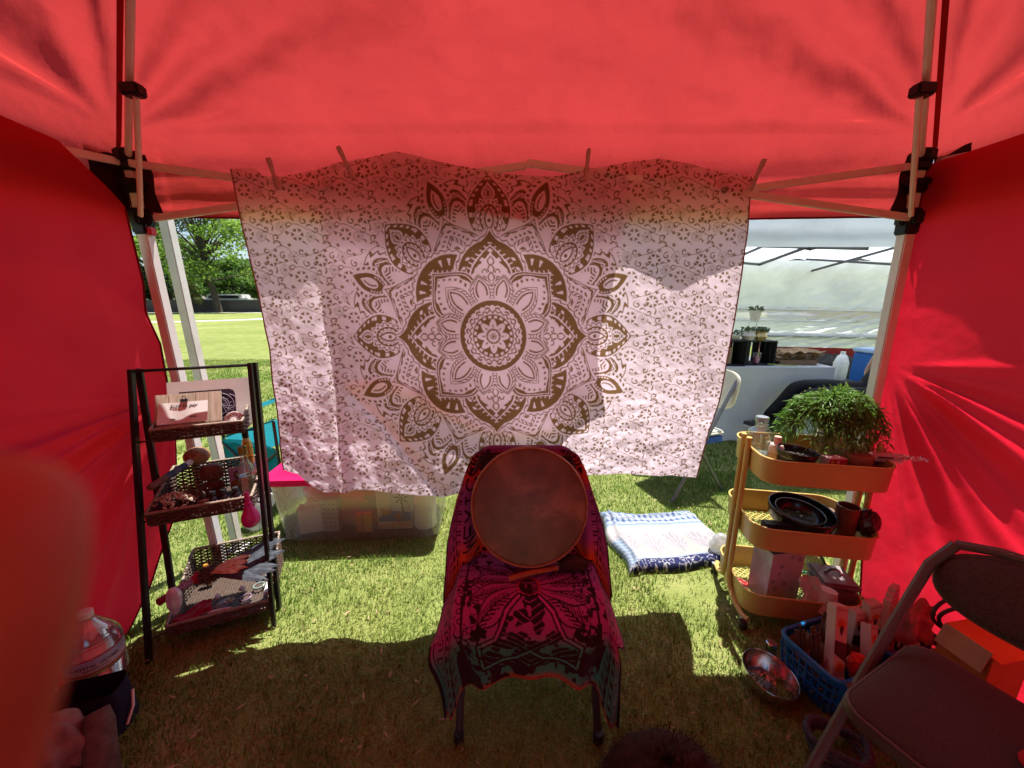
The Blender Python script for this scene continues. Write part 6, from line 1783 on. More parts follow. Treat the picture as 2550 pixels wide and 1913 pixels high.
m = MB(); m.tube([(-0.034, 0, 0.137), (-0.026, 0, 0.140), (-0.014, 0, 0.155), (0, 0, 0.159), (0.014, 0, 0.155), (0.026, 0, 0.140), (0.034, 0, 0.137)], 0.005, 8); m.build('handle', mat('polished dark steel', (0.35, 0.33, 0.34), rough=0.2, metal=1), ld)
b = thing('red_packet', 'red foil packet on the mesh of the lowest tray', 'packet', K(-0.175, -0.02, LOWZ + 0.016), rot=(0.1, 0.25, KA + 1.2))
m = MB(); m.box((0, 0, 0.0), (0.13, 0.055, 0.014)); m.build('packet_body', mat('red foil', (0.48, 0.02, 0.03), rough=0.25, col2=(0.6, 0.3, 0.25), scale=35, spec=0.6), b, bevel=0.005)
b = thing('green_fly_swatter', 'green mesh paddle standing at the back of the lowest tray', 'mesh paddle', K(0.10, 0.11, LOWZ + 0.02), rot=(0.35, 0.1, KA - 0.3))
GRN = mat('green plastic', (0.05, 0.32, 0.16), rough=0.35)
m = MB(); m.tube([(0.085 * math.cos(a), 0, 0.10 + 0.085 * math.sin(a)) for a in np.linspace(0, 2 * PI, 30, endpoint=False)], 0.006, 7, closed=True); m.build('paddle_rim', GRN, b)
m = MB()
for i in range(-7, 8):
    q = i * 0.0115; hh = math.sqrt(max(0, 0.083 ** 2 - q * q))
    m.tube([(q, 0, 0.10 - hh), (q, 0, 0.10 + hh)], 0.0016, 4); m.tube([(-hh, 0, 0.10 + q), (hh, 0, 0.10 + q)], 0.0016, 4)
m.build('paddle_mesh', mat('pale green mesh', (0.25, 0.5, 0.3), rough=0.4), b)
o = sheet('plastic_carrier_bag', (lambda U, V: np.stack([0.08 * np.cos(U) * np.sin(V) * (1 + .25 * fbm(np.cos(U) * 2 + 1, V * 2.5, 3)), 0.06 * np.sin(U) * np.sin(V) * (1 + .25 * fbm(np.sin(U) * 2, V * 2.5, 5)), 0.10 - 0.10 * np.cos(V)], -1))(*np.meshgrid(np.linspace(0, 2 * PI, 34, endpoint=False), np.linspace(0.03, PI - 0.03, 24))), glass_mat('thin white carrier film', (0.95, 0.95, 0.95), 0.4, 0.15, 0.55), None, closed=True)
o.location = (1.10, 1.72, 0.004); o.scale = (0.6, 0.6, 0.75); tag(o, 'white plastic carrier bag on the lawn behind the cart', 'plastic bag')
b = thing('drink_can', 'dark drink can with green top on the lawn behind the cart', 'can', at(1842, 1215, Z=0.0), 0.3)
m = MB(); m.lathe([(0.026, 0), (0.032, 0.006), (0.032, 0.135), (0.026, 0.148), (0.0001, 0.148)], 20); m.build('can_body', mat('black can print', (0.025, 0.025, 0.028), rough=0.3, metal=0.5), b)
m = MB(); m.lathe([(0.0325, 0.112), (0.0325, 0.134), (0.0265, 0.150), (0.0001, 0.1505)], 20); m.build('can_top', mat('green can top', (0.12, 0.55, 0.06), rough=0.35), b)
m = MB(); m.lathe([(0.0326, 0.03), (0.0326, 0.045)], 20); m.f = m.f[:20]; m.build('red_band', REDP, b)

# ================================================================ steel bowl, candle glass
t = bowl('steel_bowl', 'empty shiny steel bowl tilted on the grass by the blue basket', at(1918, 1700, Z=0.035) + Vector((0, 0.02, -0.032)), 0.088, 0.058, mat('brushed stainless steel', (0.80, 0.79, 0.78), rough=0.2, metal=1.0, var=0.1, scale=8), (0.08, 0.12, 0), wall=0.002, foot=0.8)
b = thing('glass_votive', 'small glass votive with metal lid at the foot of the cart', 'votive glass', at(1916, 1632, Z=0.0), 0)
m = MB(); m.lathe([(0.016, 0), (0.018, 0.003), (0.018, 0.05)], 16); m.build('glass_body', glass_mat('grey votive glass', (0.6, 0.6, 0.58), 0.4, 0.05, 0.2), b)
m = MB(); m.lathe([(0.019, 0.047), (0.019, 0.060), (0.016, 0.062), (0.0001, 0.0615)], 18); m.build('metal_lid', mat('shiny lid', (0.7, 0.68, 0.68), rough=0.15, metal=1), b)

# ================================================================ plastic baskets with incense
def basket(lb, pos, w, d, h, rz, mt):
    t = thing('plastic_basket', lb, 'basket', pos, rz)
    def ring(s_, z): return rrect(w / 2 * s_, d / 2 * s_, 0.035, z, 4)
    # perforated walls: rows of strips and round-cornered holes
    rows = [(0.0, 0.028), (0.060, 0.070), (0.102, 0.112), (h - 0.030, h)]
    m = MB()
    for z0, z1 in rows:
        a, c = ring(0.86 + 0.14 * z0 / h, z0), ring(0.86 + 0.14 * z1 / h, z1)
        a2, c2 = ring(0.845 + 0.14 * z0 / h, z0), ring(0.845 + 0.14 * z1 / h, z1)
        k = len(a)
        m.add(a + c + c2 + a2, [f for j in range(k) for f in ((j, (j + 1) % k, k + (j + 1) % k, k + j), (k + j, k + (j + 1) % k, 2 * k + (j + 1) % k, 2 * k + j), (2 * k + j, 2 * k + (j + 1) % k, 3 * k + (j + 1) % k, 3 * k + j), (3 * k + j, 3 * k + (j + 1) % k, (j + 1) % k, j))])
    m.build('band', mt, t, 40)
    m = MB()
    for z0, z1 in ((0.026, 0.062), (0.068, 0.104), (0.110, h - 0.028)):
        s0, s1 = 0.853 + 0.14 * z0 / h, 0.853 + 0.14 * z1 / h
        for ax, ln, oth in ((0, w, d), (1, d, w)):
            nn = int(ln / 0.024)
            for i in range(nn + 1):
                q = -ln / 2 * 0.9 + ln * 0.9 * i / nn
                for s_ in (-1, 1):
                    A = (q * s0, s_ * oth / 2 * s0, z0) if ax == 0 else (s_ * oth / 2 * s0, q * s0, z0)
                    B = (q * s1, s_ * oth / 2 * s1, z1) if ax == 0 else (s_ * oth / 2 * s1, q * s1, z1)
                    m.bar(A, B, 0.008 if ax == 0 else 0.004, 0.004 if ax == 0 else 0.008)
    m.build('lattice_wall', mt, t, 0)
    m = MB(); m.prism([(x, y) for x, y, _ in ring(0.85, 0)], 0.002, 0.006); m.build('basket_floor', mt, t)
    m = MB(); m.tube(ring(1.005, h), 0.007, 8, closed=True); m.build('rim', mt, t)
    return t
BLUE = mat('bright blue plastic', (0.006, 0.12, 0.32), rough=0.35, var=0.08)
NAVY = mat('navy violet plastic', (0.03, 0.022, 0.11), rough=0.35, var=0.1)
BB = Vector((1.138, 1.058, 0.004)); BA = math.radians(16)
basket('bright blue plastic basket packed with incense bundles', BB, 0.28, 0.20, 0.165, BA, BLUE)
def inb(x, y, z): return BB + Vector((x * math.cos(BA) - y * math.sin(BA), x * math.sin(BA) + y * math.cos(BA), z))
NB = Vector((1.40, 1.115, 0.004))
basket('navy plastic basket with white boxes behind the blue one', NB, 0.25, 0.17, 0.165, -0.05, NAVY)
CREAM = mat('cream printed card', (0.52, 0.42, 0.38), rough=0.6, var=0.05)
ORN = mat('orange marigold print', (0.52, 0.17, 0.03), rough=0.55, col2=(0.4, 0.08, 0.02), scale=60)
DBR = mat('dark brown print', (0.06, 0.025, 0.02), rough=0.55)
def incense_box(lb, pos, rot, dims=(0.044, 0.03, 0.24)):
    w, d, h = dims
    t = thing('incense_box', lb, 'incense box', pos, rot=rot, group='tall incense boxes')
    m = MB(); m.box((0, 0, h / 2), dims); m.build('box_body', CREAM, t, bevel=0.001)
    y = -d / 2
    def fp(nm, poly, mt, k): 
        q = MB(); q.prism(poly, 0, 0.0006, Matrix.Translation((0, y - 0.0003 * k, 0)) @ RX); q.build(nm, mt, t)
    fp('dark_stripe', [(-w / 2 * 0.94, h * 0.955), (w / 2 * 0.94, h * 0.945), (w / 2 * 0.94, h * 0.952), (-w / 2 * 0.94, h * 0.962)], DBR, 1)
    fp('marigold', [(0.8 * w / 2 * (0.82 + 0.18 * math.cos(7 * a)) * math.cos(a), h * 0.78 + 0.8 * w / 2 * (0.82 + 0.18 * math.cos(7 * a)) * math.sin(a)) for a in np.linspace(0, 2 * PI, 42, endpoint=False)], ORN, 1)
    fp('seed_motif', [(0, h * 0.62), (w * 0.17, h * 0.70), (w * 0.12, h * 0.74), (0, h * 0.76), (-w * 0.12, h * 0.74), (-w * 0.17, h * 0.70)], DBR, 2)
    fp('dark_window', [(-w / 2 * 0.95, h * 0.40), (w / 2 * 0.95, h * 0.30), (w / 2 * 0.95, h * 0.53), (-w / 2 * 0.95, h * 0.57)], DBR, 1)
    fp('gold_medallion', [(0.36 * w * math.cos(a), h * 0.24 + 0.36 * w * math.sin(a)) for a in np.linspace(0, 2 * PI, 24, endpoint=False)], GOLDP, 1)
    fp('medallion_core', [(0.22 * w * math.cos(a), h * 0.24 + 0.22 * w * math.sin(a)) for a in np.linspace(0, 2 * PI, 16, endpoint=False)], ORN, 2)
    return t
incense_box('tall white incense box standing in the blue basket', inb(-0.085, -0.055, 0.10), (-0.32, 0.22, 0.10), (0.048, 0.032, 0.25))
for i, (dx, dy, rz) in enumerate(((0.0, 0.0, 0.55), (0.026, 0.018, 0.55), (0.05, 0.034, 0.55))):
    incense_box(['front white incense box of the three in the navy basket', 'middle white incense box of the three in the navy basket', 'rear white incense box of the three in the navy basket'][i], NB + Vector((-0.05 + dx, -0.03 + dy, 0.045)), (-0.12, 0.12, rz), (0.058, 0.02, 0.26 + 0.008 * i))
for i, (wx, wy, rx, ry, rz, hh) in enumerate(((1.235, 1.10, -0.1, 0.1, 0.2, 0.20), (1.285, 1.075, -0.2, 0.25, 0.5, 0.22), (1.215, 1.00, -0.35, 0.4, 0.3, 0.20), (1.325, 1.12, 0.0, -0.15, 0.1, 0.24))):
    incense_box(['short white incense box standing between the two baskets contents', 'white incense box tipped against the chair leg side of the blue basket', 'white incense box slumped low in the front of the blue basket', 'white incense box at the near corner of the navy basket'][i], (wx, wy, 0.06), (rx, ry, rz), (0.045, 0.03, hh))
KR = cloth_mat('brown kraft wrap', (0.36, 0.20, 0.11), (0.3, 0.12, 0.05), 0.2, bump=0.3)
STK = mat('dark incense sticks', (0.08, 0.035, 0.025), rough=0.7, col2=(0.15, 0.07, 0.05), scale=80)
def cone_bundle(lb, pos, rot, L=0.16, sticks=7):
    t = thing('incense_bundle', lb, 'incense', pos, rot=rot, group='wrapped incense bundles')
    u, w = np.meshgrid(np.linspace(0, 2 * PI * 0.97, 26), np.linspace(0, 1, 8))
    sheet('paper_cone', np.stack([(0.008 + 0.026 * w) * np.cos(u), (0.008 + 0.026 * w) * np.sin(u), w * 0.12 + 0.02 * np.cos(u) * w], -1), KR, t)
    for k in range(sticks):
        a = k * 2 * PI / sticks
        m = MB(); m.tube([(0.004 * math.cos(a), 0.004 * math.sin(a), 0.02), (0.013 * math.cos(a) + 0.002, 0.013 * math.sin(a), L + 0.012 * math.sin(k * 2.1))], 0.0032, 6); m.build('stick', STK, t)
for i, (x, y, rx, ry, lb) in enumerate(((-0.105, 0.05, 0.0, -0.25, 'wrapped incense bundle nearest the cart post in the blue basket'), (-0.10, -0.01, -0.15, -0.12, 'wrapped incense bundle left of the tall white box'), (-0.055, 0.055, 0.1, 0.0, 'wrapped incense bundle directly behind the tall white box'), (0.01, 0.03, 0.0, 0.12, 'thick incense bundle right behind the tall white box'), (0.055, -0.01, -0.2, 0.35, 'wrapped incense bundle tipping towards the grey chair'), (0.02, -0.07, -0.3, 0.5, 'wrapped incense bundle lowest beside the tall white box'))):
    cone_bundle(lb, inb(x * 0.9 + 0.01, y * 0.7, 0.055), (rx, ry, i * 0.7), 0.17 + 0.02 * (i % 3))
# dark twist on top of the thick bundle
b = thing('resin_twist', 'dark twisted packet rising behind the tall white box', 'packet', inb(0.0, 0.035, 0.10), 0.3)
m = MB(); m.tube([(0, 0, 0), (0.004, 0, 0.10), (0.006, 0.004, 0.165), (0.0, 0, 0.185)], [0.015, 0.016, 0.013, 0.006], 9); m.build('packet_body', mat('dark amber film', (0.10, 0.04, 0.025), rough=0.25, spec=0.6, col2=(0.2, 0.09, 0.05), scale=50), b)
m = MB(); [m.tube([(0, 0, 0.182), (0.016 * math.cos(a), 0.016 * math.sin(a), 0.205 + 0.006 * math.sin(3 * a))], [0.004, 0.008], 5) for a in np.linspace(0, 5.2, 6)]; m.build('gathered_top', MATS['dark amber film'], b)
b = thing('orange_sachet', 'orange see-through sachet in the front of the blue basket', 'sachet', inb(0.02, -0.06, 0.13), rot=(-0.5, 0.0, 0.2))
m = MB(); m.ball((0, 0, 0), (0.045, 0.018, 0.05), 16, 10, jit=0.06); m.build('sachet_body', mat('orange petals in film', (0.50, 0.10, 0.03), rough=0.25, col2=(0.3, 0.03, 0.02), scale=60, spec=0.6), b)
for i, (x, y, z, a) in enumerate(((0.0, -0.06, 0.09, 0.5), (-0.06, 0.02, 0.08, 0.2), (0.07, -0.07, 0.085, 0.9))):
    b = thing('stick_bundle', ['loose dark stick bundle lying across the navy basket', 'dark stick bundle deep in the navy basket', 'dark stick bundle by the white boxes in the navy basket'][i], 'incense', NB + Vector((x - 0.04, y, z)), rot=(0, 1.25, a), group='loose stick bundles')
    for k in range(7):
        m = MB(); an = k * 0.9; m.tube([(0.009 * math.cos(an), 0.009 * math.sin(an), -0.08), (0.009 * math.cos(an), 0.009 * math.sin(an), 0.085 + 0.006 * math.sin(k))], 0.0045, 6); m.build('stick', STK, b)
    m = MB(); m.lathe([(0.0155, -0.01), (0.0155, 0.012)], 14); m.f = m.f[:14]; m.build('paper_band', KR, b)
# orange topped box and cables at the wall
b = thing('orange_box', 'open cardboard box with bright orange flap behind the grey chair', 'box', (1.475, 0.945, 0.004), 0.12)
OR = mat('orange coated card', (0.62, 0.15, 0.02), rough=0.5, var=0.06)
ORD = mat('ochre brown card', (0.40, 0.15, 0.035), rough=0.7, var=0.1)
m = MB(); m.box((0, 0, 0.16), (0.145, 0.12, 0.32)); m.build('box_body', ORD, b, bevel=0.002)
m = MB(); m.box((0.004, -0.01, 0.328), (0.15, 0.13, 0.004), rot=(0.10, -0.06, 0)); m.build('flap', OR, b)
m = MB(); m.box((-0.082, 0, 0.30), (0.004, 0.11, 0.07), rot=(0, 0.35, 0)); m.build('side_flap', mat('kraft flap', (0.4, 0.26, 0.15), rough=0.8), b)
b = thing('power_cable', 'dark cable looped around the orange box', 'cable', (1.50, 1.00, 0.10))
m = MB(); m.tube([(0.10 * math.cos(a) * (1 + 0.1 * math.sin(2.3 * a)), 0.03 * math.sin(a * 0.7), 0.24 + 0.07 * math.sin(a)) for a in np.linspace(0, 13, 70)], 0.0055, 7); m.build('cable_loop', mat('dark red black rubber', (0.05, 0.012, 0.015), rough=0.45), b)
m = MB(); m.tube([(0.10, -0.05, 0.22), (0.11, -0.16, 0.16), (0.08, -0.22, 0.08), (0.09, -0.24, -0.05)], 0.0055, 7); m.build('cable_tail', MATS['dark red black rubber'], b)
u, w = np.meshgrid(np.linspace(-1, 1, 20), np.linspace(0, 1, 14))
o = sheet('wrapping_paper', np.stack([u * 0.08, 0.03 * fbm(u * 2, w * 3, 3), w * 0.16 + 0.02 * np.sin(u * 6) * w], -1), mat('pinkish wrapping paper', (0.55, 0.25, 0.22), rough=0.7)); o.location = (1.44, 1.10, 0.14); tag(o, 'pinkish wrapping paper standing behind the white boxes', 'paper')

# ================================================================ grey upholstered folding chair in front
GA = math.radians(-66)
gch = thing('upholstered_folding_chair', 'grey brown upholstered folding chair in the near corner by the baskets', 'chair', (1.025, 0.585, 0), rot=(0, 0, GA))
gch.scale = (1, 1, 0.925)
# local frame: -y is the front (towards the middle of the tent), x across
FAB = mat('grey brown tweed', (0.085, 0.060, 0.055), rough=0.95, col2=(0.05, 0.034, 0.031), scale=160, stretch=(1, 6, 1), bump=0.3, bscale=300)
FR = mat('taupe enamel frame', (0.10, 0.085, 0.075), rough=0.45, var=0.1)
def padded(wx, wy, th, r, puff):
    rg = [bin_ring(wx - 0.006, wy - 0.006, -th, r), bin_ring(wx, wy, -th * 0.7, r), bin_ring(wx, wy, 0.0, r), bin_ring(wx - 0.01, wy - 0.01, puff * 0.45, r), bin_ring(wx * 0.8, wy * 0.8, puff, r * 0.8), bin_ring(wx * 0.4, wy * 0.4, puff * 1.25, r * 0.5)]
    k = len(rg[0]); fs = [tuple(range(k))[::-1]]
    for i in range(5):
        fs += [(i * k + j, i * k + (j + 1) % k, (i + 1) * k + (j + 1) % k, (i + 1) * k + j) for j in range(k)]
    fs.append(tuple(range(5 * k, 6 * k)))
    return sum(rg, []), fs
m = MB(); m.add(*padded(0.193, 0.188, 0.012, 0.05, 0.020), Matrix.Translation((0, 0, 0.468))); m.build('seat', FAB, gch, 70)
m = MB(); m.add(*padded(0.200, 0.195, 0.036, 0.055, 0.002), Matrix.Translation((0, 0, 0.458))); m.build('seat_pan', FR, gch, 50)
m = MB(); m.tube(bin_ring(0.196, 0.191, 0.462, 0.052), 0.0045, 7, closed=True); m.build('piping', FR, gch)
BT = Matrix.Translation((0, 0.238, 0.69)) @ Matrix.Rotation(PI / 2 - 0.22, 4, 'X')
def backpad(sc):
    pts = []
    for a in np.linspace(0, 2 * PI, 40, endpoint=False):
        cx_, sy_ = math.cos(a), math.sin(a)
        x = 0.205 * sc * math.copysign(abs(cx_) ** 0.6, cx_); y = 0.098 * sc * math.copysign(abs(sy_) ** (0.75), sy_)
        if y > 0:
            y *= 1.12 - 0.35 * (x / 0.205) ** 2
        pts.append((x, y))
    return pts
m = MB()
rg = [[(x, y, z) for x, y in backpad(s_)] for s_, z in ((0.97, -0.018), (1.0, -0.010), (1.0, 0.006), (0.95, 0.016), (0.7, 0.024), (0.3, 0.027))]
k = 40; fs = [tuple(range(k))[::-1], tuple(range(5 * k, 6 * k))]
for i in range(5):
    fs += [(i * k + j, i * k + (j + 1) % k, (i + 1) * k + (j + 1) % k, (i + 1) * k + j) for j in range(k)]
m.add(sum(rg, []), fs, BT); bk = m.build('backrest', FAB, gch, 70)
m = MB(); m.tube([BT @ Vector((x * 1.005, y * 1.01, 0.002)) for x, y in backpad(1.0)], 0.0055, 7, closed=True); m.build('piping', FR, bk)
for s_ in (-1, 1):
    m = MB(); m.tube([(s_ * 0.222, -0.27, 0.012), (s_ * 0.222, 0.0, 0.40), (s_ * 0.222, 0.16, 0.60), (s_ * 0.218, 0.225, 0.70), (s_ * 0.19, 0.256, 0.775)], 0.0125, 10); q = m.build('front_leg', FR, gch)
    m = MB(); m.lathe([(0.016, 0.0), (0.0165, 0.028), (0.0135, 0.032)], 12, Matrix.Translation((s_ * 0.222, -0.272, 0.002))); m.build('rubber_foot', BLACK_PLASTIC, q)
    m = MB(); m.tube([(s_ * 0.205, 0.25, 0.012), (s_ * 0.205, 0.06, 0.28), (s_ * 0.205, -0.10, 0.44)], 0.0115, 10); q = m.build('rear_leg', FR, gch)
    m = MB(); m.lathe([(0.015, 0.0), (0.0155, 0.028)], 12, Matrix.Translation((s_ * 0.205, 0.252, 0.002))); m.build('rubber_foot', BLACK_PLASTIC, q)
m = MB(); m.tube([(-0.19, 0.256, 0.775), (-0.12, 0.262, 0.798), (0, 0.266, 0.808), (0.12, 0.262, 0.798), (0.19, 0.256, 0.775)], 0.0125, 10); m.build('top_rail', FR, gch)
m = MB(); m.tube([(-0.22, -0.19, 0.13), (0.22, -0.19, 0.13)], 0.008, 8); m.build('stretcher', FR, gch)
b = thing('red_pouch', 'red pouch with white pattern on the near edge of the grey chair', 'pouch', at(2590, 1905, Z=0.47), 0.3)
m = MB(); m.ball((0, 0, 0), (0.05, 0.035, 0.022), 16, 10, jit=0.03); m.build('pouch_body', mat('red felt', (0.45, 0.01, 0.02), rough=0.9), b, 80); b.scale = (0.7, 0.7, 0.7)
m = MB(); m.tube([(-0.03 + 0.015 * math.cos(a), -0.012 + 0.012 * math.sin(a), 0.024) for a in np.linspace(0, 5, 16)], 0.0025, 5); m.build('white_stitching', PAPER, b)

# ================================================================ near the bottom edge
b = thing('furry_bag', 'dark brown furry bag with tan leather patch at the bottom edge of the photo', 'bag', (0.40, 0.71, -0.01))
u, w = np.meshgrid(np.linspace(0, 2 * PI, 60, endpoint=False), np.linspace(0.05, PI - 0.05, 36))
f_ = 1 + 0.10 * fbm(np.cos(u) * 2 + 3, np.sin(u) * 2 + w * 2, 5)
q = np.stack([0.165 * np.cos(u) * np.sin(w) ** 0.8 * f_, 0.115 * np.sin(u) * np.sin(w) ** 0.8 * f_, 0.105 - 0.105 * np.cos(w) * f_], -1)
FUR = mat('dark brown long fur', (0.045, 0.026, 0.02), rough=0.95, col2=(0.02, 0.012, 0.01), scale=50)
sheet('bag_body', q, FUR, b, closed=True)
m = MB()
for k in range(5200):
    i, j = random.randrange(6, 36), random.randrange(60)
    p_ = Vector(q[i, j]) + Vector((random.uniform(-.006, .006),) * 3)
    d = (p_ - Vector((0, 0, 0.09))).normalized()
    e_ = d * random.uniform(0.008, 0.02) + Vector((random.uniform(-.008, .008), random.uniform(-.008, .008), random.uniform(-.008, .004)))
    sd_ = d.cross(Vector((random.random(), random.random(), 1))).normalized() * 0.0009
    m.add([p_ - sd_, p_ + sd_, p_ + e_], [(0, 1, 2)])
m.build('fur', FUR, b, 0)['kind'] = 'stuff'
m = MB(); m.ball((0.155, -0.02, 0.09), (0.06, 0.05, 0.05), 14, 9, jit=0.05); m.build('bag_flap', FUR, b)
m = MB(); m.box((0.16, -0.075, 0.085), (0.09, 0.012, 0.05), rot=(-0.5, 0, 0.2)); m.build('leather_patch', mat('tan suede', (0.32, 0.18, 0.07), rough=0.9, col2=(0.22, 0.12, 0.05), scale=30), b, bevel=0.005)
m = MB(); m.tube([(0.24, -0.05, 0.06), (0.28, -0.09, 0.03)], [0.006, 0.003], 6); solo(m, 'wooden_splint', mat('pale splint', (0.5, 0.3, 0.12), rough=0.7), 'pale wooden splint poking out beside the furry bag', 'stick', (0.42, 0.72, 0.03))
b = thing('braided_rope', 'coil of dark braided rope on the grass by the grey chair leg', 'rope', at(2075, 1885, Z=0.0))
RP = mat('dark speckled braid', (0.018, 0.016, 0.018), rough=0.85, col2=(0.06, 0.055, 0.06), scale=130)
m = MB()
pts = [(0.075 * math.cos(a) * (1 + 0.12 * math.sin(1.7 * a)), 0.06 * math.sin(a) * (1 + 0.1 * math.cos(2.1 * a)), 0.016 + 0.012 * a / 4 + 0.02 * max(0, math.sin(a * 0.9))) for a in np.linspace(0, 19, 130)]
m.tube(pts, [0.0085 + 0.0012 * (i % 2) for i in range(130)], 7); m.build('rope_coil', RP, b)

# ================================================================ near left corner: water bottles, bags, a finger over the lens
PET = glass_mat('clear thin bottle plastic', (0.95, 0.93, 0.95), 0.7, 0.08, 0.30)
def water_jug(lb, pos, rz, text):
    t = thing('water_bottle', lb, 'water bottle', pos, rz, 'gallon water bottles')
    pr = [(0.0001, 0.004), (0.055, 0.0), (0.068, 0.008), (0.074, 0.03)]
    for i in range(7):
        z = 0.035 + i * 0.009; pr += [(0.0755, z), (0.072, z + 0.0045)]
    pr += [(0.075, 0.105), (0.075, 0.165)]
    for i in range(8):
        z = 0.17 + i * 0.010; r = 0.075 - 0.0006 * i * i; pr += [(r, z), (r - 0.004, z + 0.005)]
    pr += [(0.030, 0.262), (0.020, 0.275), (0.0185, 0.29)]
    m = MB(); m.lathe(pr, 30); m.build('bottle_body', PET, t, 30)
    m = MB(); m.lathe([(0.020, 0.283), (0.020, 0.302), (0.018, 0.304), (0.0001, 0.304)], 20); m.build('cap', TIM, t)
    u, w = np.meshgrid(np.linspace(-PI, PI, 120), np.linspace(0, 1, 40))
    c = np.empty(u.shape + (3,)); c[:] = (0.62, 0.62, 0.68)
    c[(w > 0.42 + 0.16 * np.abs(np.sin(u * 2)))] = (0.42, 0.52, 0.70)
    c[w < 0.16] = (0.40, 0.05, 0.06); c[w < 0.08] = (0.45, 0.36, 0.14); c[w > 0.93] = (0.45, 0.05, 0.10)
    o = sheet('bottle_label', np.stack([0.0762 * np.cos(u), 0.0762 * np.sin(u), 0.104 + 0.063 * w], -1), attr_mat('glossy bottle label', rough=0.3), t, c)
    if text:
        for word, zc, sz in (('CRYSTAL GEYSER', 0.139, 0.0155), ('ALPINE SPRING WATER', 0.126, 0.0062)):
            cu = bpy.data.curves.new('lettering', 'FONT'); cu.body = word; cu.size = sz; cu.align_x = 'CENTER'; cu.align_y = 'CENTER'; cu.extrude = 0.0002; cu.offset = 0.0003
            tmp = bpy.data.objects.new('tmp', cu); COL.objects.link(tmp)
            me = bpy.data.meshes.new_from_object(tmp.evaluated_get(bpy.context.evaluated_depsgraph_get())); bpy.data.objects.remove(tmp)
            for v in me.vertices:
                a = -0.72 + v.co.x / 0.0768
                v.co = Vector((0.0768 * math.cos(a), 0.0768 * math.sin(a), zc + v.co.y))
            me.materials.clear()
            link('lettering', me, mat('dark maroon ink', (0.10, 0.01, 0.03), rough=0.5), o, 0)
    return t
water_jug('clear gallon water bottle with blue and red label at the foot of the red wall', (-1.475, 1.055, 0.012), 0.12, True).rotation_euler = (0.0, 0.06, 0.05)
water_jug('second gallon water bottle half hidden nearer the finger', (-1.50, 0.875, 0.012), 0.5, False)
b = thing('rolled_chair_bag', 'dusty brown rolled carry bag standing in the near corner', 'carry bag', at(232, 1960, Z=0.05), 0.0)
DUST = mat('dusty brown canvas', (0.13, 0.085, 0.075), rough=0.9, col2=(0.085, 0.05, 0.045), scale=40)
m = MB(); m.tube([(0.03, 0.0, -0.04), (0.0, 0.03, 0.05), (-0.03, 0.07, 0.12), (-0.045, 0.085, 0.15)], [0.035, 0.036, 0.033, 0.025], 16); m.build('bag_tube', DUST, b)
m = MB(); m.tube([(-0.04, -0.04, -0.04), (-0.07, -0.01, 0.04), (-0.095, 0.03, 0.10)], [0.04, 0.042, 0.02], 16); m.build('side_fold', DUST, b)
u, w = np.meshgrid(np.linspace(0, 2 * PI, 50, endpoint=False), np.linspace(0.05, PI - 0.05, 30))
f_ = 1 + 0.10 * np.sin(u * 9) * np.sin(w) + 0.12 * fbm(np.cos(u) * 2, w * 2 + np.sin(u), 6)
o = sheet('cloth_bundle', np.stack([0.10 * np.cos(u) * np.sin(w) * f_, 0.09 * np.sin(u) * np.sin(w) * f_, 0.12 - 0.12 * np.cos(w) * f_], -1), mat('dusty pink cloth', (0.32, 0.15, 0.14), rough=0.9, col2=(0.18, 0.09, 0.09), scale=22), None, closed=True)
o.location = at(120, 1960, Z=0.06) + Vector((-0.02, 0.02, -0.06)); tag(o, 'dusty pink gathered cloth bundle in the near corner', 'cloth bundle')
b = thing('navy_tote', 'navy tote bag with a white edged pocket beside the water bottles', 'bag', at(262, 1840, Z=0.03) + Vector((-0.075, 0.05, -0.03)), 0.3)
u, w = np.meshgrid(np.linspace(0, 2 * PI, 44, endpoint=False), np.linspace(0, 1, 22))
sq = lambda t_: np.sign(t_) * np.abs(t_) ** 0.6
sheet('tote_body', np.stack([0.085 * sq(np.cos(u)) * (1 + 0.05 * fbm(u * 2, w * 3, 1)), 0.07 * sq(np.sin(u)) * (1 - 0.3 * w), 0.16 * w * (1 + 0.04 * np.sin(3 * u))], -1), mat('navy canvas', (0.012, 0.014, 0.05), rough=0.85, var=0.3), b, closed=True)
m = MB(); m.tube([(0.088, -0.03, 0.02), (0.097, -0.005, 0.06), (0.09, 0.02, 0.10)], 0.004, 6); m.build('white_piping', PAPER, b)
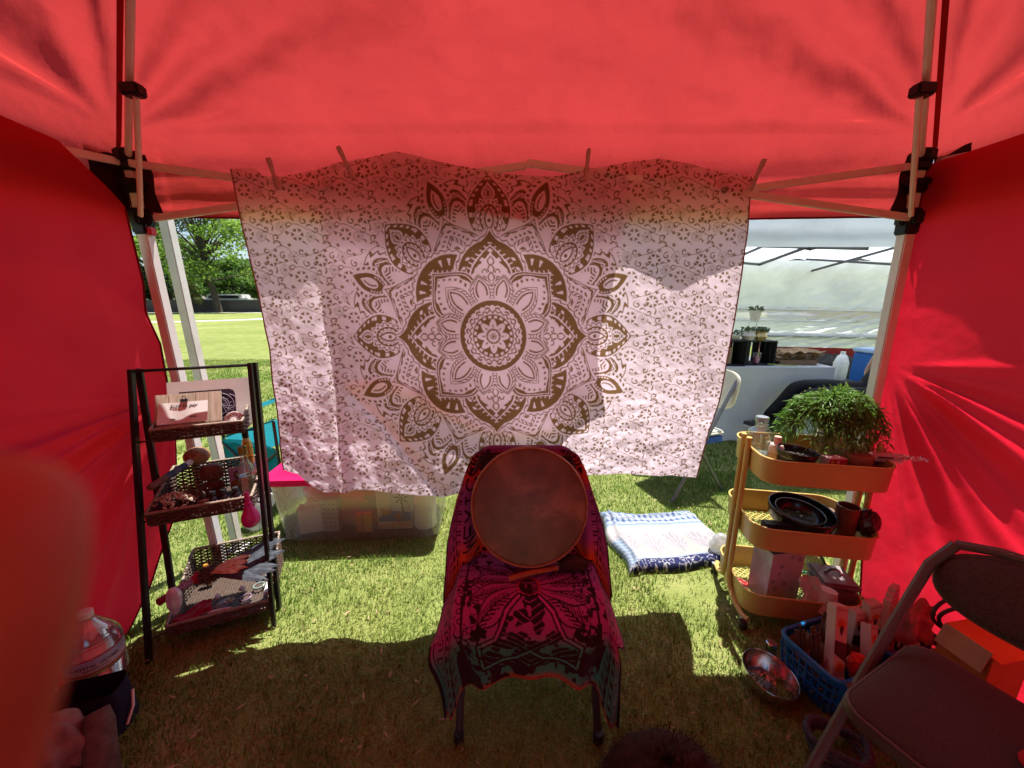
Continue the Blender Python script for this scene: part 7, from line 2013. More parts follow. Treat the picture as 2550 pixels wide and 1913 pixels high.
# ================================================================ next door: white canopy, table, seated person
WHT = cloth_mat('white polyester canopy', (0.80, 0.83, 0.90), (0.80, 0.86, 0.98), 0.55, bump=0.3, bscale=8)
GRYF = mat('charcoal tent frame', (0.06, 0.062, 0.066), rough=0.45)
nt = thing('white_canopy_tent', 'white canopy tent with charcoal frame next door', 'tent')
NX0, NX1, NY0, NY1, NE, NV = 1.42, 6.4, 2.95, 6.05, 1.98, 1.74
pk = np.array(((NX0 + NX1) / 2, (NY0 + NY1) / 2, 2.85))
nc = [np.array(v) for v in ((NX0, NY1, NE), (NX1, NY1, NE), (NX1, NY0, NE), (NX0, NY0, NE))]
for k in range(4):
    A, B = nc[k], nc[(k + 1) % 4]
    s, t = np.meshgrid(np.linspace(0, 1, 50), np.linspace(0, 1, 40))
    q = (A * (1 - s[..., None]) + B * s[..., None]) * (1 - t[..., None]) + pk * t[..., None]
    q[..., 2] += -0.05 * np.sin(PI * s) * np.sin(PI * t) + 0.012 * fbm(s * 9, t * 7, k)
    sheet('roof_panel', q, WHT, nt)
    u, w = np.meshgrid(np.linspace(0, 1, 90), np.linspace(0, 1, 14))
    q = A + (B - A) * u[..., None]; q[..., 2] -= w * (NE - NV)
    off = np.array([[0, 1, 0], [1, 0, 0], [0, -1, 0], [-1, 0, 0]][k], float)
    q = q + off * (0.012 * fbm(u * 12, w * 4, 3) + 0.01 * np.sin(w * 9 + fbm(u * 4, w, 2) * 2))[..., None]
    sheet('valance', q, WHT, nt)
for x, y in ((NX0 + 0.04, NY0 + 0.04), (NX1 - 0.04, NY0 + 0.04), (NX0 + 0.04, NY1 - 0.04), (NX1 - 0.04, NY1 - 0.04)):
    m = MB(); m.bar((x, y, 0), (x, y, NE - 0.02), 0.035, 0.035); m.build('leg', GRYF, nt)
def nscis(p0, p1, kk):
    p0, p1 = Vector(p0), Vector(p1)
    for i in range(kk):
        a, c = p0.lerp(p1, i / kk), p0.lerp(p1, (i + 1) / kk)
        for z0, z1, o_ in ((1.96, 1.76, 0.012), (1.76, 1.96, -0.012)):
            m = MB(); m.bar((a.x + o_, a.y + o_, z0), (c.x + o_, c.y + o_, z1), 0.016, 0.028); m.build('truss_bar', GRYF, nt)
nscis((NX0 + .06, NY1 - .08, 0), (NX1 - .06, NY1 - .08, 0), 5)
nscis((NX0 + .08, NY0 + .1, 0), (NX0 + .08, NY1 - .1, 0), 3)
nscis((NX0 + .06, NY0 + .25, 0), (NX1 - .06, NY0 + .25, 0), 5)
for x in (NX0 + 1.5, NX0 + 3.1):
    nscis((x, NY0 + .25, 0), (x, NY1 - .1, 0), 2)
# half rolled side wall with a clear window strip
WALLW = cloth_mat('greenish white side wall', (0.82, 0.835, 0.83), (0.93, 0.955, 0.945), 0.62, bump=0.25, bscale=6.0)
sw = thing('white_side_wall', 'wrinkled white tent side wall with a clear window strip, half rolled up', 'tent wall')
def wl(u, w, z0, z1, seed):
    x = NX0 - 0.2 + (NX1 - NX0 + 0.3) * u
    tilt = 0.12 * u
    z = z0 + (z1 - z0) * w - tilt * (1 - w) * 0.6 - tilt * 0.3
    dg = (u * 30 - w * 5)
    y = NY1 - 0.25 + 0.03 * fbm(u * 5, w * 1.5 + seed, seed) + 0.018 * (1 - 2 * np.abs(fbm(dg, u * 9 + w * 3, seed + 1, 3))) + 0.02 * np.sin(dg * 3 + 2 * fbm(u * 6, w * 2, 2)) * sm(0.45, 0.9, u)
    return np.stack([x, y, z], -1)
u, w = np.meshgrid(np.linspace(0, 1, 160), np.linspace(0, 1, 60)); sheet('upper_cloth', wl(u, w, 1.27, 1.95, 1), WALLW, sw)
u, w = np.meshgrid(np.linspace(0, 1, 60), np.linspace(0, 1, 8)); sheet('window_strip', wl(u, w, 1.10, 1.27, 1), glass_mat('clear vinyl window', (0.97, 0.95, 0.97), 0.3, 0.15, 0.72), sw)
u, w = np.meshgrid(np.linspace(0, 1, 140), np.linspace(0, 1, 30)); sheet('lower_cloth', wl(u, w, 0.86, 1.10, 1), WALLW, sw)
u, w = np.meshgrid(np.linspace(0, 1, 140), np.linspace(0, 1, 16)); q = wl(u, w, 0.70, 0.88, 4); q[..., 1] -= 0.06; sheet('hanging_skirt', q, WALLW, sw)
m = MB(); m.tube([tuple(p_) for p_ in wl(np.linspace(0, 1, 30), np.zeros(30), 0.88, 1, 1) - np.array((0, 0.05, 0))], 0.035, 8); m.build('rolled_edge', mat('grey rolled cloth', (0.42, 0.45, 0.48), rough=0.7), sw)
for zz in (1.27, 1.10):
    m = MB(); m.tube([tuple(p_) for p_ in wl(np.linspace(0, 1, 30), np.zeros(30), zz, 1.9, 1) - np.array((0, 0.012, 0))], 0.007, 5); m.build('window_seam', mat('pale grey tape', (0.55, 0.57, 0.58), rough=0.6), sw)
# table with white cloth
TX0, TX1, TY0, TY1, TZ = 1.55, 3.02, 3.40, 4.1, 0.735
t = thing('display_table', 'folding display table covered by a long white cloth next door', 'table', (0, 0, 0))
m = MB(); m.box(((TX0 + TX1) / 2, (TY0 + TY1) / 2, TZ - 0.02), (TX1 - TX0 - 0.02, TY1 - TY0 - 0.02, 0.03)); m.build('table_top', WHITE_METAL, t)
for x in (TX0 + 0.12, TX1 - 0.12):
    for y in (TY0 + 0.1, TY1 - 0.1):
        m = MB(); m.tube([(x, y, 0), (x, y, TZ - 0.03)], 0.014, 8); m.build('leg', GRYF, t)
tcloth = thing('white_tablecloth', 'white cloth hanging to the grass around the display table', 'tablecloth')
TC = cloth_mat('white cotton cloth', (0.82, 0.83, 0.88), (0.7, 0.72, 0.76), 0.3, bump=0.15, bscale=12)
m = MB(); m.box(((TX0 + TX1) / 2, (TY0 + TY1) / 2, TZ + 0.001), (TX1 - TX0 + 0.01, TY1 - TY0 + 0.01, 0.006)); m.build('cloth_top', TC, tcloth, bevel=0.002)
def drop(p0, p1, nm, out):
    u, w = np.meshgrid(np.linspace(0, 1, 80), np.linspace(0, 1, 24))
    q = np.array(p0) + (np.array(p1) - np.array(p0)) * u[..., None]
    z = TZ * w + 0.02 * (1 - w)
    d = (1 - w) * (0.02 * np.sin(u * 30 + 2 * fbm(u * 4, w, 1)) + 0.03) + 0.004 * fbm(u * 9, w * 5, 2)
    sheet(nm, np.stack([q[..., 0] + out[0] * d, q[..., 1] + out[1] * d, z], -1), TC, tcloth)
drop((TX0, TY0 - 0.005), (TX1, TY0 - 0.005), 'front_drop', (0, -1)); drop((TX1 + 0.005, TY0), (TX1 + 0.005, TY1), 'side_drop', (1, 0)); drop((TX0 - 0.005, TY0), (TX0 - 0.005, TY1), 'side_drop', (-1, 0))
# black crates standing on end
def crate(lb, pos, w, d, h):
    t = thing('display_crate', lb, 'crate', pos, 0, 'black crates on the white table')
    BK = mat('black stained wood', (0.018, 0.017, 0.02), rough=0.6, var=0.3)
    for x in (-1, 1):
        for i in range(3):
            m = MB(); m.box((x * (w / 2 - 0.006), -d / 2 + d / 6 + i * d / 3, h / 2), (0.011, d / 3 - 0.012, h)); m.build('slat', BK, t)
    for z in (0.006, h - 0.006):
        m = MB(); m.box((0, 0, z), (w - 0.026, d, 0.011)); m.build('end_board', BK, t)
    for i in range(3):
        m = MB(); m.box((-w / 2 + w / 6 + i * w / 3, d / 2 + 0.006, h / 2), (w / 3 - 0.02, 0.01, h)); m.build('slat', BK, t)
    return t
crate('black wooden crate half hidden behind the tapestry edge on the white table', (2.06, 3.56, TZ + 0.005), 0.30, 0.24, 0.245)
crate('black wooden crate with a pink cup inside on the white table', (2.375, 3.60, TZ + 0.005), 0.27, 0.24, 0.235)
paper_bag('plain brown kraft bag standing in the crate next door', (2.03, 3.54, TZ + 0.018), 0.15, 0.07, 0.155, mat('brown kraft paper', (0.36, 0.26, 0.17), rough=0.85, var=0.08), 0.1, True)
b = thing('pink_cup', 'clear cup of pink drink with straw inside the black crate', 'cup', (2.37, 3.545, TZ + 0.018))
m = MB(); m.lathe([(0.028, 0), (0.036, 0.09), (0.038, 0.095)], 18); m.build('cup_wall', glass_mat('clear cup', (1, 0.95, 0.97), 0.4, 0.05, 0.15), b)
m = MB(); m.lathe([(0.026, 0.003), (0.033, 0.07), (0.0001, 0.071)], 18); m.build('drink', mat('pink drink', (0.65, 0.22, 0.36), rough=0.4), b)
m = MB(); m.lathe([(0.039, 0.094), (0.039, 0.10), (0.03, 0.108), (0.0001, 0.108)], 18); m.build('lid', glass_mat('clear lid', (1, 1, 1), 0.5, 0.05, 0.25), b)
m = MB(); m.tube([(0, 0, 0.02), (0.012, 0, 0.20)], 0.004, 6); m.build('straw', mat('pink striped straw', (0.7, 0.3, 0.4), rough=0.5), b)
SUC = mat('grey green succulent', (0.12, 0.17, 0.09), rough=0.6, col2=(0.07, 0.10, 0.05), scale=40)
POT = mat('white glazed pot', (0.68, 0.66, 0.62), rough=0.3, var=0.06)
def potted(lb, pos, r, h, mt, seed, kind='cup', ps=1.0):
    t = thing('potted_succulent', lb, 'potted plant', pos, 0, 'small potted succulents next door')
    m = MB()
    if kind == 'cup':
        m.lathe([(0.0001, 0), (r * 0.62, 0), (r, h), (r * 0.9, h), (r * 0.85, h * 0.85), (0.0001, h * 0.85)], 20)
    else:
        m.lathe([(0.0001, 0), (r * 0.7, 0), (r * 1.05, h * 0.45), (r * 0.85, h * 0.85), (r * 0.95, h), (r * 0.85, h), (r * 0.7, h * 0.85), (0.0001, h * 0.8)], 20)
    m.build('pot', mt, t)
    m = MB(); rr = random.Random(seed)
    for k in range(70):
        a, q = rr.uniform(0, 6.28), r * ps * math.sqrt(rr.random())
        c_ = Vector((q * math.cos(a), q * math.sin(a), h * 0.9 + rr.uniform(0, 0.035 * ps)))
        d = Vector((math.cos(a) * q / r, math.sin(a) * q / r, rr.uniform(0.4, 1))).normalized() * rr.uniform(0.014, 0.026)
        m.tube([c_, c_ + d * 0.6, c_ + d], [0.004, 0.006, 0.001], 5)
    m.build('leaves', SUC, t)
CT = TZ + 0.005 + 0.245
m = MB(); m.box((0, 0, 0.06), (0.05, 0.07, 0.12)); solo(m, 'dark_block', mat('dark brown wood block', (0.05, 0.028, 0.02), rough=0.7), 'dark wood block holding up pots on the crate', 'block', (2.43, 3.62, CT - 0.008), 0.1, bevel=0.002)
b = thing('wire_stand', 'thin wire pot stand on the crates next door', 'pot stand', (2.345, 3.62, CT - 0.006))
for k in range(3):
    a = k * 2.1 + 0.4
    m = MB(); m.tube([(0.05 * math.cos(a), 0.05 * math.sin(a), 0), (0.038 * math.cos(a), 0.038 * math.sin(a), 0.175)], 0.0025, 5); m.build('wire_leg', WHITE_METAL, b)
m = MB(); m.tube([(0.038 * math.cos(a), 0.038 * math.sin(a), 0.175) for a in np.linspace(0, 6.28, 18, endpoint=False)], 0.0025, 5, closed=True); m.build('wire_ring', WHITE_METAL, b)
potted('white tapered pot of succulents up on the wire stand', (2.345, 3.62, CT + 0.165), 0.055, 0.105, POT, 1, 'cup', 1.15)
potted('white round pot of succulents at the middle of the crates', (2.25, 3.53, CT - 0.002), 0.062, 0.085, POT, 2, 'round')
potted('gold bellied pot of succulents on the crate corner', (2.345, 3.50, CT - 0.006), 0.052, 0.08, mat('brushed gold glaze', (0.70, 0.45, 0.10), rough=0.28, metal=0.8, col2=(0.85, 0.65, 0.3), scale=15), 3, 'round')
potted('low white bowl of succulents beside the tapestry edge', (2.10, 3.53, CT), 0.075, 0.045, POT, 4, 'cup')
# burlap on the tray
b = thing('brown_paper_heap', 'heap of crumpled brown packing paper on the table end', 'packing paper', (2.74, 3.62, TZ + 0.004))
m = MB(); m.box((0, 0, 0.028), (0.36, 0.26, 0.05)); m.build('flat_box', mat('brown flat box', (0.22, 0.14, 0.09), rough=0.85), b, bevel=0.003)
for i in range(6):
    u, w = np.meshgrid(np.linspace(-1, 1, 40), np.linspace(-1, 1, 24))
    q = np.stack([u * 0.19 + 0.02 * i - 0.03, w * 0.13, 0.058 + i * 0.013 + 0.018 * fbm(u * 4, w * 4, i) + 0.012 * np.sin(u * 9 + w * 6 + i)], -1)
    sheet('paper_sheet', q, mat('crumpled kraft sheet', (0.38, 0.26, 0.15), rough=0.85, col2=(0.26, 0.17, 0.09), scale=20), b)
m = MB(); m.tube([(0, 0, 0), (0.12, -0.01, -0.008), (0.26, -0.02, -0.012)], 0.004, 5); solo(m, 'lime_cutting', mat('lime stem', (0.30, 0.45, 0.08), rough=0.5), 'lime green stem lying in front of the crates', 'stem', (2.42, 3.45, TZ + 0.026))
# white plastic folding chair and the seated person
t = thing('white_folding_chair', 'white plastic folding chair half hidden behind the tapestry edge', 'chair', (1.235, 2.56, 0), -1.25)
WP = mat('cream white plastic', (0.72, 0.70, 0.58), rough=0.4, var=0.05)
u, w = np.meshgrid(np.linspace(-1, 1, 24), np.linspace(-1, 1, 16))
m = MB(); m.box((0, 0, 0.45), (0.40, 0.39, 0.03)); m.build('seat', WP, t, bevel=0.012)
m = MB(); m.prism([(0.23 * math.copysign(abs(math.cos(a)) ** 0.5, math.cos(a)), 0.14 * math.copysign(abs(math.sin(a)) ** 0.5, math.sin(a))) for a in np.linspace(0, 2 * PI, 32, endpoint=False)], -0.012, 0.012, Matrix.Translation((0, 0.225, 0.74)) @ Matrix.Rotation(PI / 2 - 0.2, 4, 'X')); m.build('backrest', WP, t, bevel=0.005)
GM = mat('grey steel tube', (0.22, 0.22, 0.23), rough=0.35, metal=0.7)
for s_ in (-1, 1):
    m = MB(); m.tube([(s_ * 0.215, -0.22, 0), (s_ * 0.215, 0.03, 0.46), (s_ * 0.20, 0.24, 0.82)], 0.0125, 8); m.build('leg', GM, t)
    m = MB(); m.tube([(s_ * 0.20, 0.24, 0), (s_ * 0.20, -0.08, 0.45)], 0.0125, 8); m.build('leg', GM, t)
m = MB(); m.box((0.19, 0.02, 0.41), (0.03, 0.30, 0.04)); m.build('blue_strap', mat('royal blue strap', (0.03, 0.10, 0.42), rough=0.6), t)
m = MB(); m.ball((0, 0, 0), (0.02, 0.02, 0.02), 8, 6)

def skin_body(name, joints, edges, m, parent, sub=2, root=0):
    me = bpy.data.meshes.new(name)
    me.from_pydata([j[0] for j in joints], edges, [])
    o = bpy.data.objects.new(name, me); COL.objects.link(o)
    sk = o.modifiers.new('skin', 'SKIN'); sk.use_smooth_shade = True
    for i, j in enumerate(joints):
        r = j[1]
        me.skin_vertices[0].data[i].radius = r if hasattr(r, '__len__') else (r, r)
        me.skin_vertices[0].data[i].use_root = (i == root)
    ss = o.modifiers.new('sub', 'SUBSURF'); ss.levels = sub; ss.render_levels = sub
    dg = bpy.context.evaluated_depsgraph_get()
    me2 = bpy.data.meshes.new_from_object(o.evaluated_get(dg))
    bpy.data.objects.remove(o)
    me2.materials.clear()
    return link(name, me2, m, parent, 180)
per = thing('person', 'seated person in black trousers and black and white sneakers by the white table', 'person', (0, 0, 0))
BLKT = mat('black trouser cloth', (0.012, 0.012, 0.015), rough=0.9, var=0.3)
kneeL, kneeR = at(1985, 962, Y=3.22), at(2010, 985, Y=3.05)
ftL, ftR = at(1905, 1045, Y=3.26), at(1910, 1092, Y=3.10)
hip = Vector((3.28, 3.18, 0.50))
J = [(tuple(hip), (0.15, 0.13)), (tuple(hip + Vector((-0.10, 0.10, 0.02))), 0.105), (tuple(hip.lerp(kneeL, 0.6) + Vector((0, 0.04, 0.02))), 0.085), (tuple(kneeL), 0.066), (tuple(kneeL.lerp(ftL, 0.45) + Vector((0.02, 0, 0))), 0.066), (tuple(ftL), 0.052),
     (tuple(hip + Vector((-0.10, -0.10, 0.02))), 0.105), (tuple(hip.lerp(kneeR, 0.6) + Vector((0, -0.04, 0.02))), 0.085), (tuple(kneeR), 0.066), (tuple(kneeR.lerp(ftR, 0.45) + Vector((0.02, 0, 0))), 0.064), (tuple(ftR), 0.05),
     (tuple(hip + Vector((0.05, 0, 0.2))), (0.15, 0.11)), (tuple(hip + Vector((0.14, 0, 0.42))), (0.19, 0.11)), (tuple(hip + Vector((0.17, 0, 0.54))), 0.055), (tuple(hip + Vector((0.17, 0, 0.60))), 0.055)]
skin_body('body', J[:], [(0, 1), (1, 2), (2, 3), (3, 4), (4, 5), (0, 6), (6, 7), (7, 8), (8, 9), (9, 10), (0, 11), (11, 12), (12, 13), (13, 14)], BLKT, per)
SKN = mat('warm skin', (0.42, 0.24, 0.17), rough=0.5, var=0.08)
m = MB(); hc = hip + Vector((0.16, 0, 0.72)); m.ball(hc, (0.085, 0.075, 0.11), 18, 14); m.box(hc + Vector((-0.085, 0, -0.01)), (0.02, 0.02, 0.03)); [m.ball(hc + Vector((0, s_ * 0.075, -0.01)), (0.02, 0.012, 0.03), 8, 6) for s_ in (-1, 1)]; m.build('head', SKN, per, 80)
m = MB(); m.ball(hc + Vector((0.014, 0, 0.022)), (0.09, 0.082, 0.105), 18, 14); m.build('hair', mat('dark hair', (0.03, 0.02, 0.015), rough=0.7), per, 80)
for s_ in (-1, 1):
    sh = hip + Vector((0.14, s_ * 0.19, 0.42))
    arm = skin_body('arm', [(tuple(sh), 0.055), (tuple(sh + Vector((-0.06, s_ * 0.05, -0.24))), 0.042), (tuple(sh + Vector((-0.10, -s_ * 0.08, -0.40))), 0.032), (tuple(sh + Vector((-0.14, -s_ * 0.12, -0.42))), (0.036, 0.02)), (tuple(sh + Vector((-0.17, -s_ * 0.16, -0.42))), 0.012)], [(0, 1), (1, 2), (2, 3), (3, 4)], SKN, per)
for ft, yw in ((ftL, 0.05), (ftR, -0.03)):
    sh = bpy.data.objects.new('sneaker', None); COL.objects.link(sh); sh.parent = per
    sh.location = (ft.x, ft.y, 0.0 if ft is ftR else ft.z - 0.10); sh.rotation_euler = (0, -0.18 if ft is ftL else 0.0, PI + yw)
    out = [(-0.06, 0.035), (0.05, 0.04), (0.14, 0.047), (0.19, 0.035), (0.208, 0.0), (0.19, -0.035), (0.14, -0.047), (0.05, -0.04), (-0.06, -0.035), (-0.08, 0)]
    m = MB(); m.prism(out, 0.0, 0.026); m.build('sole', mat('white rubber sole', (0.72, 0.70, 0.68), rough=0.6), sh, bevel=0.005)
    m = MB(); k = len(out)
    rg = [[(x, y * 0.96, 0.026) for x, y in out], [(x * 0.97, y * 0.94, 0.055 - 0.06 * max(0, x - 0.1)) for x, y in out], [(x * 0.80 - 0.012, y * 0.7, 0.082 - 0.20 * max(0, x - 0.05)) for x, y in out], [(x * 0.42 - 0.03, y * 0.75, 0.125 - 0.1 * max(0, x)) for x, y in out]]
    fs = [f for i in range(3) for f in [(i * k + j, i * k + (j + 1) % k, (i + 1) * k + (j + 1) % k, (i + 1) * k + j) for j in range(k)]] + [tuple(range(3 * k, 4 * k))]
    m.add(sum(rg, []), fs); m.build('upper', mat('black leather upper', (0.02, 0.02, 0.022), rough=0.4), sh, 60)
    m = MB(); m.prism([(0.00, -0.001), (0.10, 0.0), (0.105, 0.018), (0.04, 0.03), (0.0, 0.045)], 0, 0.002, Matrix.Translation((0, -0.0445, 0.032)) @ RX); m.prism([(0.0, 0.0), (0.10, 0.0), (0.105, 0.018), (0.04, 0.03), (0.0, 0.045)], 0, 0.002, Matrix.Translation((0, 0.0465, 0.032)) @ RX); m.build('white_panel', MATS['white rubber sole'], sh)
lc_ = thing('low_camp_chair', 'blue and black camp chair under the seated person', 'camp chair', (3.30, 3.18, 0), -1.55)
u, w = np.meshgrid(np.linspace(-1, 1, 14), np.linspace(-1, 1, 14))
BC = mat('royal blue seat cloth', (0.02, 0.10, 0.38), rough=0.8)
sheet('seat', np.stack([u * 0.27, w * 0.25, 0.385 - 0.03 * (1 - u * u)], -1), BC, lc_); sheet('backrest', np.stack([u * 0.27, 0.27 + 0.05 * w, 0.68 + 0.28 * w], -1), BC, lc_)
for x in (-0.28, 0.28):
    for y, z in ((-0.25, 0.56), (0.25, 0.96)):
        m = MB(); m.tube([(x, y, 0), (x, y, z)], 0.01, 8); m.build('post', BLACK_METAL, lc_)
# clutter beyond the table
rt = thing('red_canopy_wall', 'dark red tent wall standing far behind the white table', 'tent wall')
u, w = np.meshgrid(np.linspace(0, 1, 50), np.linspace(0, 1, 20)); sheet('cloth', np.stack([5.7 + 3.6 * u, 8.4 + 0.06 * np.sin(u * 20), 0.02 + 1.15 * w], -1), mat('dull red cloth', (0.36, 0.025, 0.03), rough=0.8, bump=0.3, bscale=6), rt)
for x in (5.72, 9.2):
    m = MB(); m.bar((x, 8.36, 0), (x, 8.36, 2.0), 0.035, 0.035); m.build('post', mat('pale grey post', (0.45, 0.46, 0.48), rough=0.5), rt)
b = thing('standing_visitor', 'person in a purple top and patterned skirt standing beyond the table', 'person', (0, 0, 0))
vx, vy = 4.95, 6.9
skin_body('body', [((vx, vy, 0.92), (0.17, 0.13)), ((vx - 0.09, vy, 0.80), 0.10), ((vx - 0.09, vy, 0.45), 0.07), ((vx - 0.09, vy, 0.06), 0.05), ((vx + 0.09, vy, 0.80), 0.10), ((vx + 0.09, vy - 0.05, 0.45), 0.07), ((vx + 0.09, vy, 0.06), 0.05), ((vx, vy, 1.15), (0.15, 0.11)), ((vx, vy, 1.40), (0.19, 0.12)), ((vx, vy, 1.50), 0.06), ((vx, vy, 1.58), 0.06), ((vx - 0.21, vy, 1.38), 0.055), ((vx - 0.26, vy - 0.03, 1.12), 0.045), ((vx - 0.20, vy - 0.20, 0.95), 0.035), ((vx + 0.21, vy, 1.38), 0.055), ((vx + 0.27, vy - 0.03, 1.12), 0.045), ((vx + 0.22, vy - 0.2, 0.95), 0.035)],
          [(0, 1), (1, 2), (2, 3), (0, 4), (4, 5), (5, 6), (0, 7), (7, 8), (8, 9), (9, 10), (8, 11), (11, 12), (12, 13), (8, 14), (14, 15), (15, 16)], mat('dark purple knit', (0.05, 0.025, 0.07), rough=0.9), b)
m = MB(); m.lathe([(0.17, 0.98), (0.22, 0.75), (0.27, 0.45)], 20, Matrix.Translation((vx, vy, 0))); m.f = [f for f in m.f if len(f) == 4]; m.build('skirt', mat('patterned rose skirt', (0.30, 0.08, 0.11), rough=0.85, col2=(0.06, 0.02, 0.04), scale=22), b)
m = MB(); m.ball((vx, vy, 1.68), (0.075, 0.085, 0.11), 16, 12); m.box((vx, vy - 0.09, 1.67), (0.02, 0.02, 0.03)); m.build('head', SKN, b, 80)
m = MB(); m.ball((vx, vy + 0.015, 1.70), (0.085, 0.09, 0.108), 16, 12); m.build('hair', MATS['dark hair'], b, 80)
def blob(nm, lb, cat, pos, rd, mt, seed):
    u, w = np.meshgrid(np.linspace(0, 2 * PI, 30, endpoint=False), np.linspace(0.04, PI - 0.04, 18))
    f_ = 1 + 0.25 * fbm(np.cos(u) * 2 + seed, np.sin(u) * 2 + w * 2, seed)
    o = sheet(nm, np.stack([rd[0] * np.cos(u) * np.sin(w) ** .7 * f_, rd[1] * np.sin(u) * np.sin(w) ** .7 * f_, rd[2] * (1 - np.cos(w) * f_)], -1), mt, None, closed=True)
    o.location = pos; return tag(o, lb, cat)
def gp(px, py, Y, dz=0.0):
    p_ = at(px, py, Y=Y); p_.z = max(0.0, p_.z - dz); return p_
b = thing('blue_cooler', 'blue cooler box standing by the white post beyond the person', 'cooler', Vector((4.72, 4.75, 0)), 0.2)
m = MB(); m.box((0, 0, 0.38), (0.36, 0.30, 0.62)); m.build('cooler_body', mat('blue cooler plastic', (0.02, 0.12, 0.45), rough=0.4), b, bevel=0.02)
m = MB(); m.box((0, 0, 0.715), (0.38, 0.32, 0.05)); m.build('lid', mat('pale blue lid', (0.35, 0.5, 0.75), rough=0.4), b, bevel=0.012)
m = MB(); m.box((0, 0, 0.03), (0.34, 0.28, 0.06)); m.build('base', mat('blue cooler plastic', (0.02, 0.12, 0.45)), b)
b = thing('white_jug', 'white plastic jug standing on a stool near the blue cooler', 'jug', Vector((4.15, 4.6, 0.36)), 0.4)
m = MB(); m.lathe([(0.07, 0), (0.085, 0.02), (0.09, 0.22), (0.06, 0.30), (0.03, 0.33), (0.03, 0.36)], 18, sx=1.1, sy=0.8); m.build('jug_body', mat('white translucent jug', (0.70, 0.72, 0.75), rough=0.4), b)
m = MB(); m.tube([(0.06, 0, 0.29), (0.11, 0, 0.26), (0.10, 0, 0.14)], 0.012, 8); m.build('handle', MATS['white translucent jug'], b)
b = thing('black_stool', 'low black stool under the white jug', 'stool', Vector((4.15, 4.6, 0)))
m = MB(); m.box((0, 0, 0.345), (0.34, 0.30, 0.025)); m.build('seat', BLACK_PLASTIC, b, bevel=0.006)
for x in (-0.14, 0.14):
    for y in (-0.12, 0.12):
        m = MB(); m.tube([(x, y, 0), (x * 0.9, y * 0.9, 0.335)], 0.012, 6); m.build('leg', BLACK_METAL, b)
b = thing('travel_mug', 'black travel mug with steel band among the bags', 'mug', Vector((3.72, 4.35, 0.30)))
m = MB(); m.lathe([(0.035, 0), (0.042, 0.14), (0.044, 0.15), (0.03, 0.19), (0.0001, 0.19)], 16); m.build('mug_body', BLACK_PLASTIC, b)
m = MB(); m.lathe([(0.0445, 0.125), (0.045, 0.142)], 16); m.f = m.f[:16]; m.build('steel_band', mat('steel band', (0.6, 0.6, 0.6), rough=0.3, metal=1), b)
blob('dark_duffel', 'dark duffel bag heaped beside the table end', 'bag', (3.62, 4.45, 0.0), (0.30, 0.2, 0.12), mat('dark purple nylon', (0.035, 0.022, 0.04), rough=0.7, var=0.4), 3)
blob('maroon_backpack', 'maroon backpack heaped behind the dark duffel bag', 'bag', (4.0, 5.0, 0.0), (0.24, 0.18, 0.22), mat('maroon nylon', (0.13, 0.025, 0.035), rough=0.7, col2=(0.04, 0.02, 0.03), scale=12), 5)
blob('white_carrier_bag', 'scrunched white carrier bag in front of the travel mug', 'plastic bag', (3.45, 4.15, 0.15), (0.10, 0.08, 0.10), mat('white film', (0.62, 0.64, 0.68), rough=0.4), 7)
blob('black_holdall', 'black holdall beside the blue cooler', 'bag', (4.75, 5.45, 0.0), (0.38, 0.2, 0.28), mat('black nylon', (0.02, 0.02, 0.022), rough=0.7), 9)
b = thing('red_ribbon_roll', 'red and white ribbon roll near the foot of the blue cooler', 'ribbon', Vector((3.62, 3.80, 0.42)))
m = MB(); m.tube([(0.05 * math.cos(a), 0.01 * a, 0.05 * math.sin(a)) for a in np.linspace(0, 7, 30)], 0.014, 6); m.build('ribbon', mat('red ribbon', (0.5, 0.02, 0.06), rough=0.5), b)

# ================================================================ the park behind
PATH = mat('pale concrete path', (0.52, 0.50, 0.46), rough=0.9, var=0.1, scale=3)
def strip(nm, pts, w, z, mt):
    q = MB(); vs, fs = [], []
    for i, p_ in enumerate(pts):
        a, c = Vector(pts[max(0, i - 1)]), Vector(pts[min(len(pts) - 1, i + 1)])
        t_ = (c - a).normalized(); n_ = Vector((-t_.y, t_.x))
        vs += [(p_[0] + n_.x * w / 2, p_[1] + n_.y * w / 2, z), (p_[0] - n_.x * w / 2, p_[1] - n_.y * w / 2, z)]
    for i in range(len(pts) - 1):
        fs.append((2 * i, 2 * i + 1, 2 * i + 3, 2 * i + 2))
    q.add(vs, fs); o = q.build(nm, mt, None, 0); o['kind'] = 'structure'; return o
strip('path', [(-60, 19.5), (-40, 20.8), (-28, 22.2), (-21, 24.0), (-18.5, 26.5), (-18, 30), (-19, 35), (-21, 40)], 1.5, 0.006, PATH)
strip('path', [(-110, 41.0), (-60, 41.0), (-30, 41.2), (20, 41.2), (90, 41.0)], 1.3, 0.010, PATH)
pw = thing('park_wall', 'long low dark block wall at the far side of the lawn', 'wall')
BLK = mat('dark grey block wall', (0.085, 0.075, 0.072), rough=0.95, var=0.25, scale=1.5)
for i in range(46):
    m = MB(); m.box((-110 + i * 4.0, 43.0, 0.66), (3.985, 0.25, 1.32)); m.build('wall_panel', BLK, pw)
m = MB(); m.box((-20, 43.0, 1.345), (184, 0.32, 0.05)); m.build('coping', mat('grey coping', (0.16, 0.15, 0.145), rough=0.9), pw)
LEAFM = cloth_mat('tree leaf', (1.05, 1.0, 1.1), (1.2, 1.3, 0.95), 0.42, attr=True, bump=0.0, rough=0.6)
BARK = mat('grey brown bark', (0.10, 0.075, 0.058), rough=0.95, col2=(0.05, 0.04, 0.03), scale=6, bump=0.6)
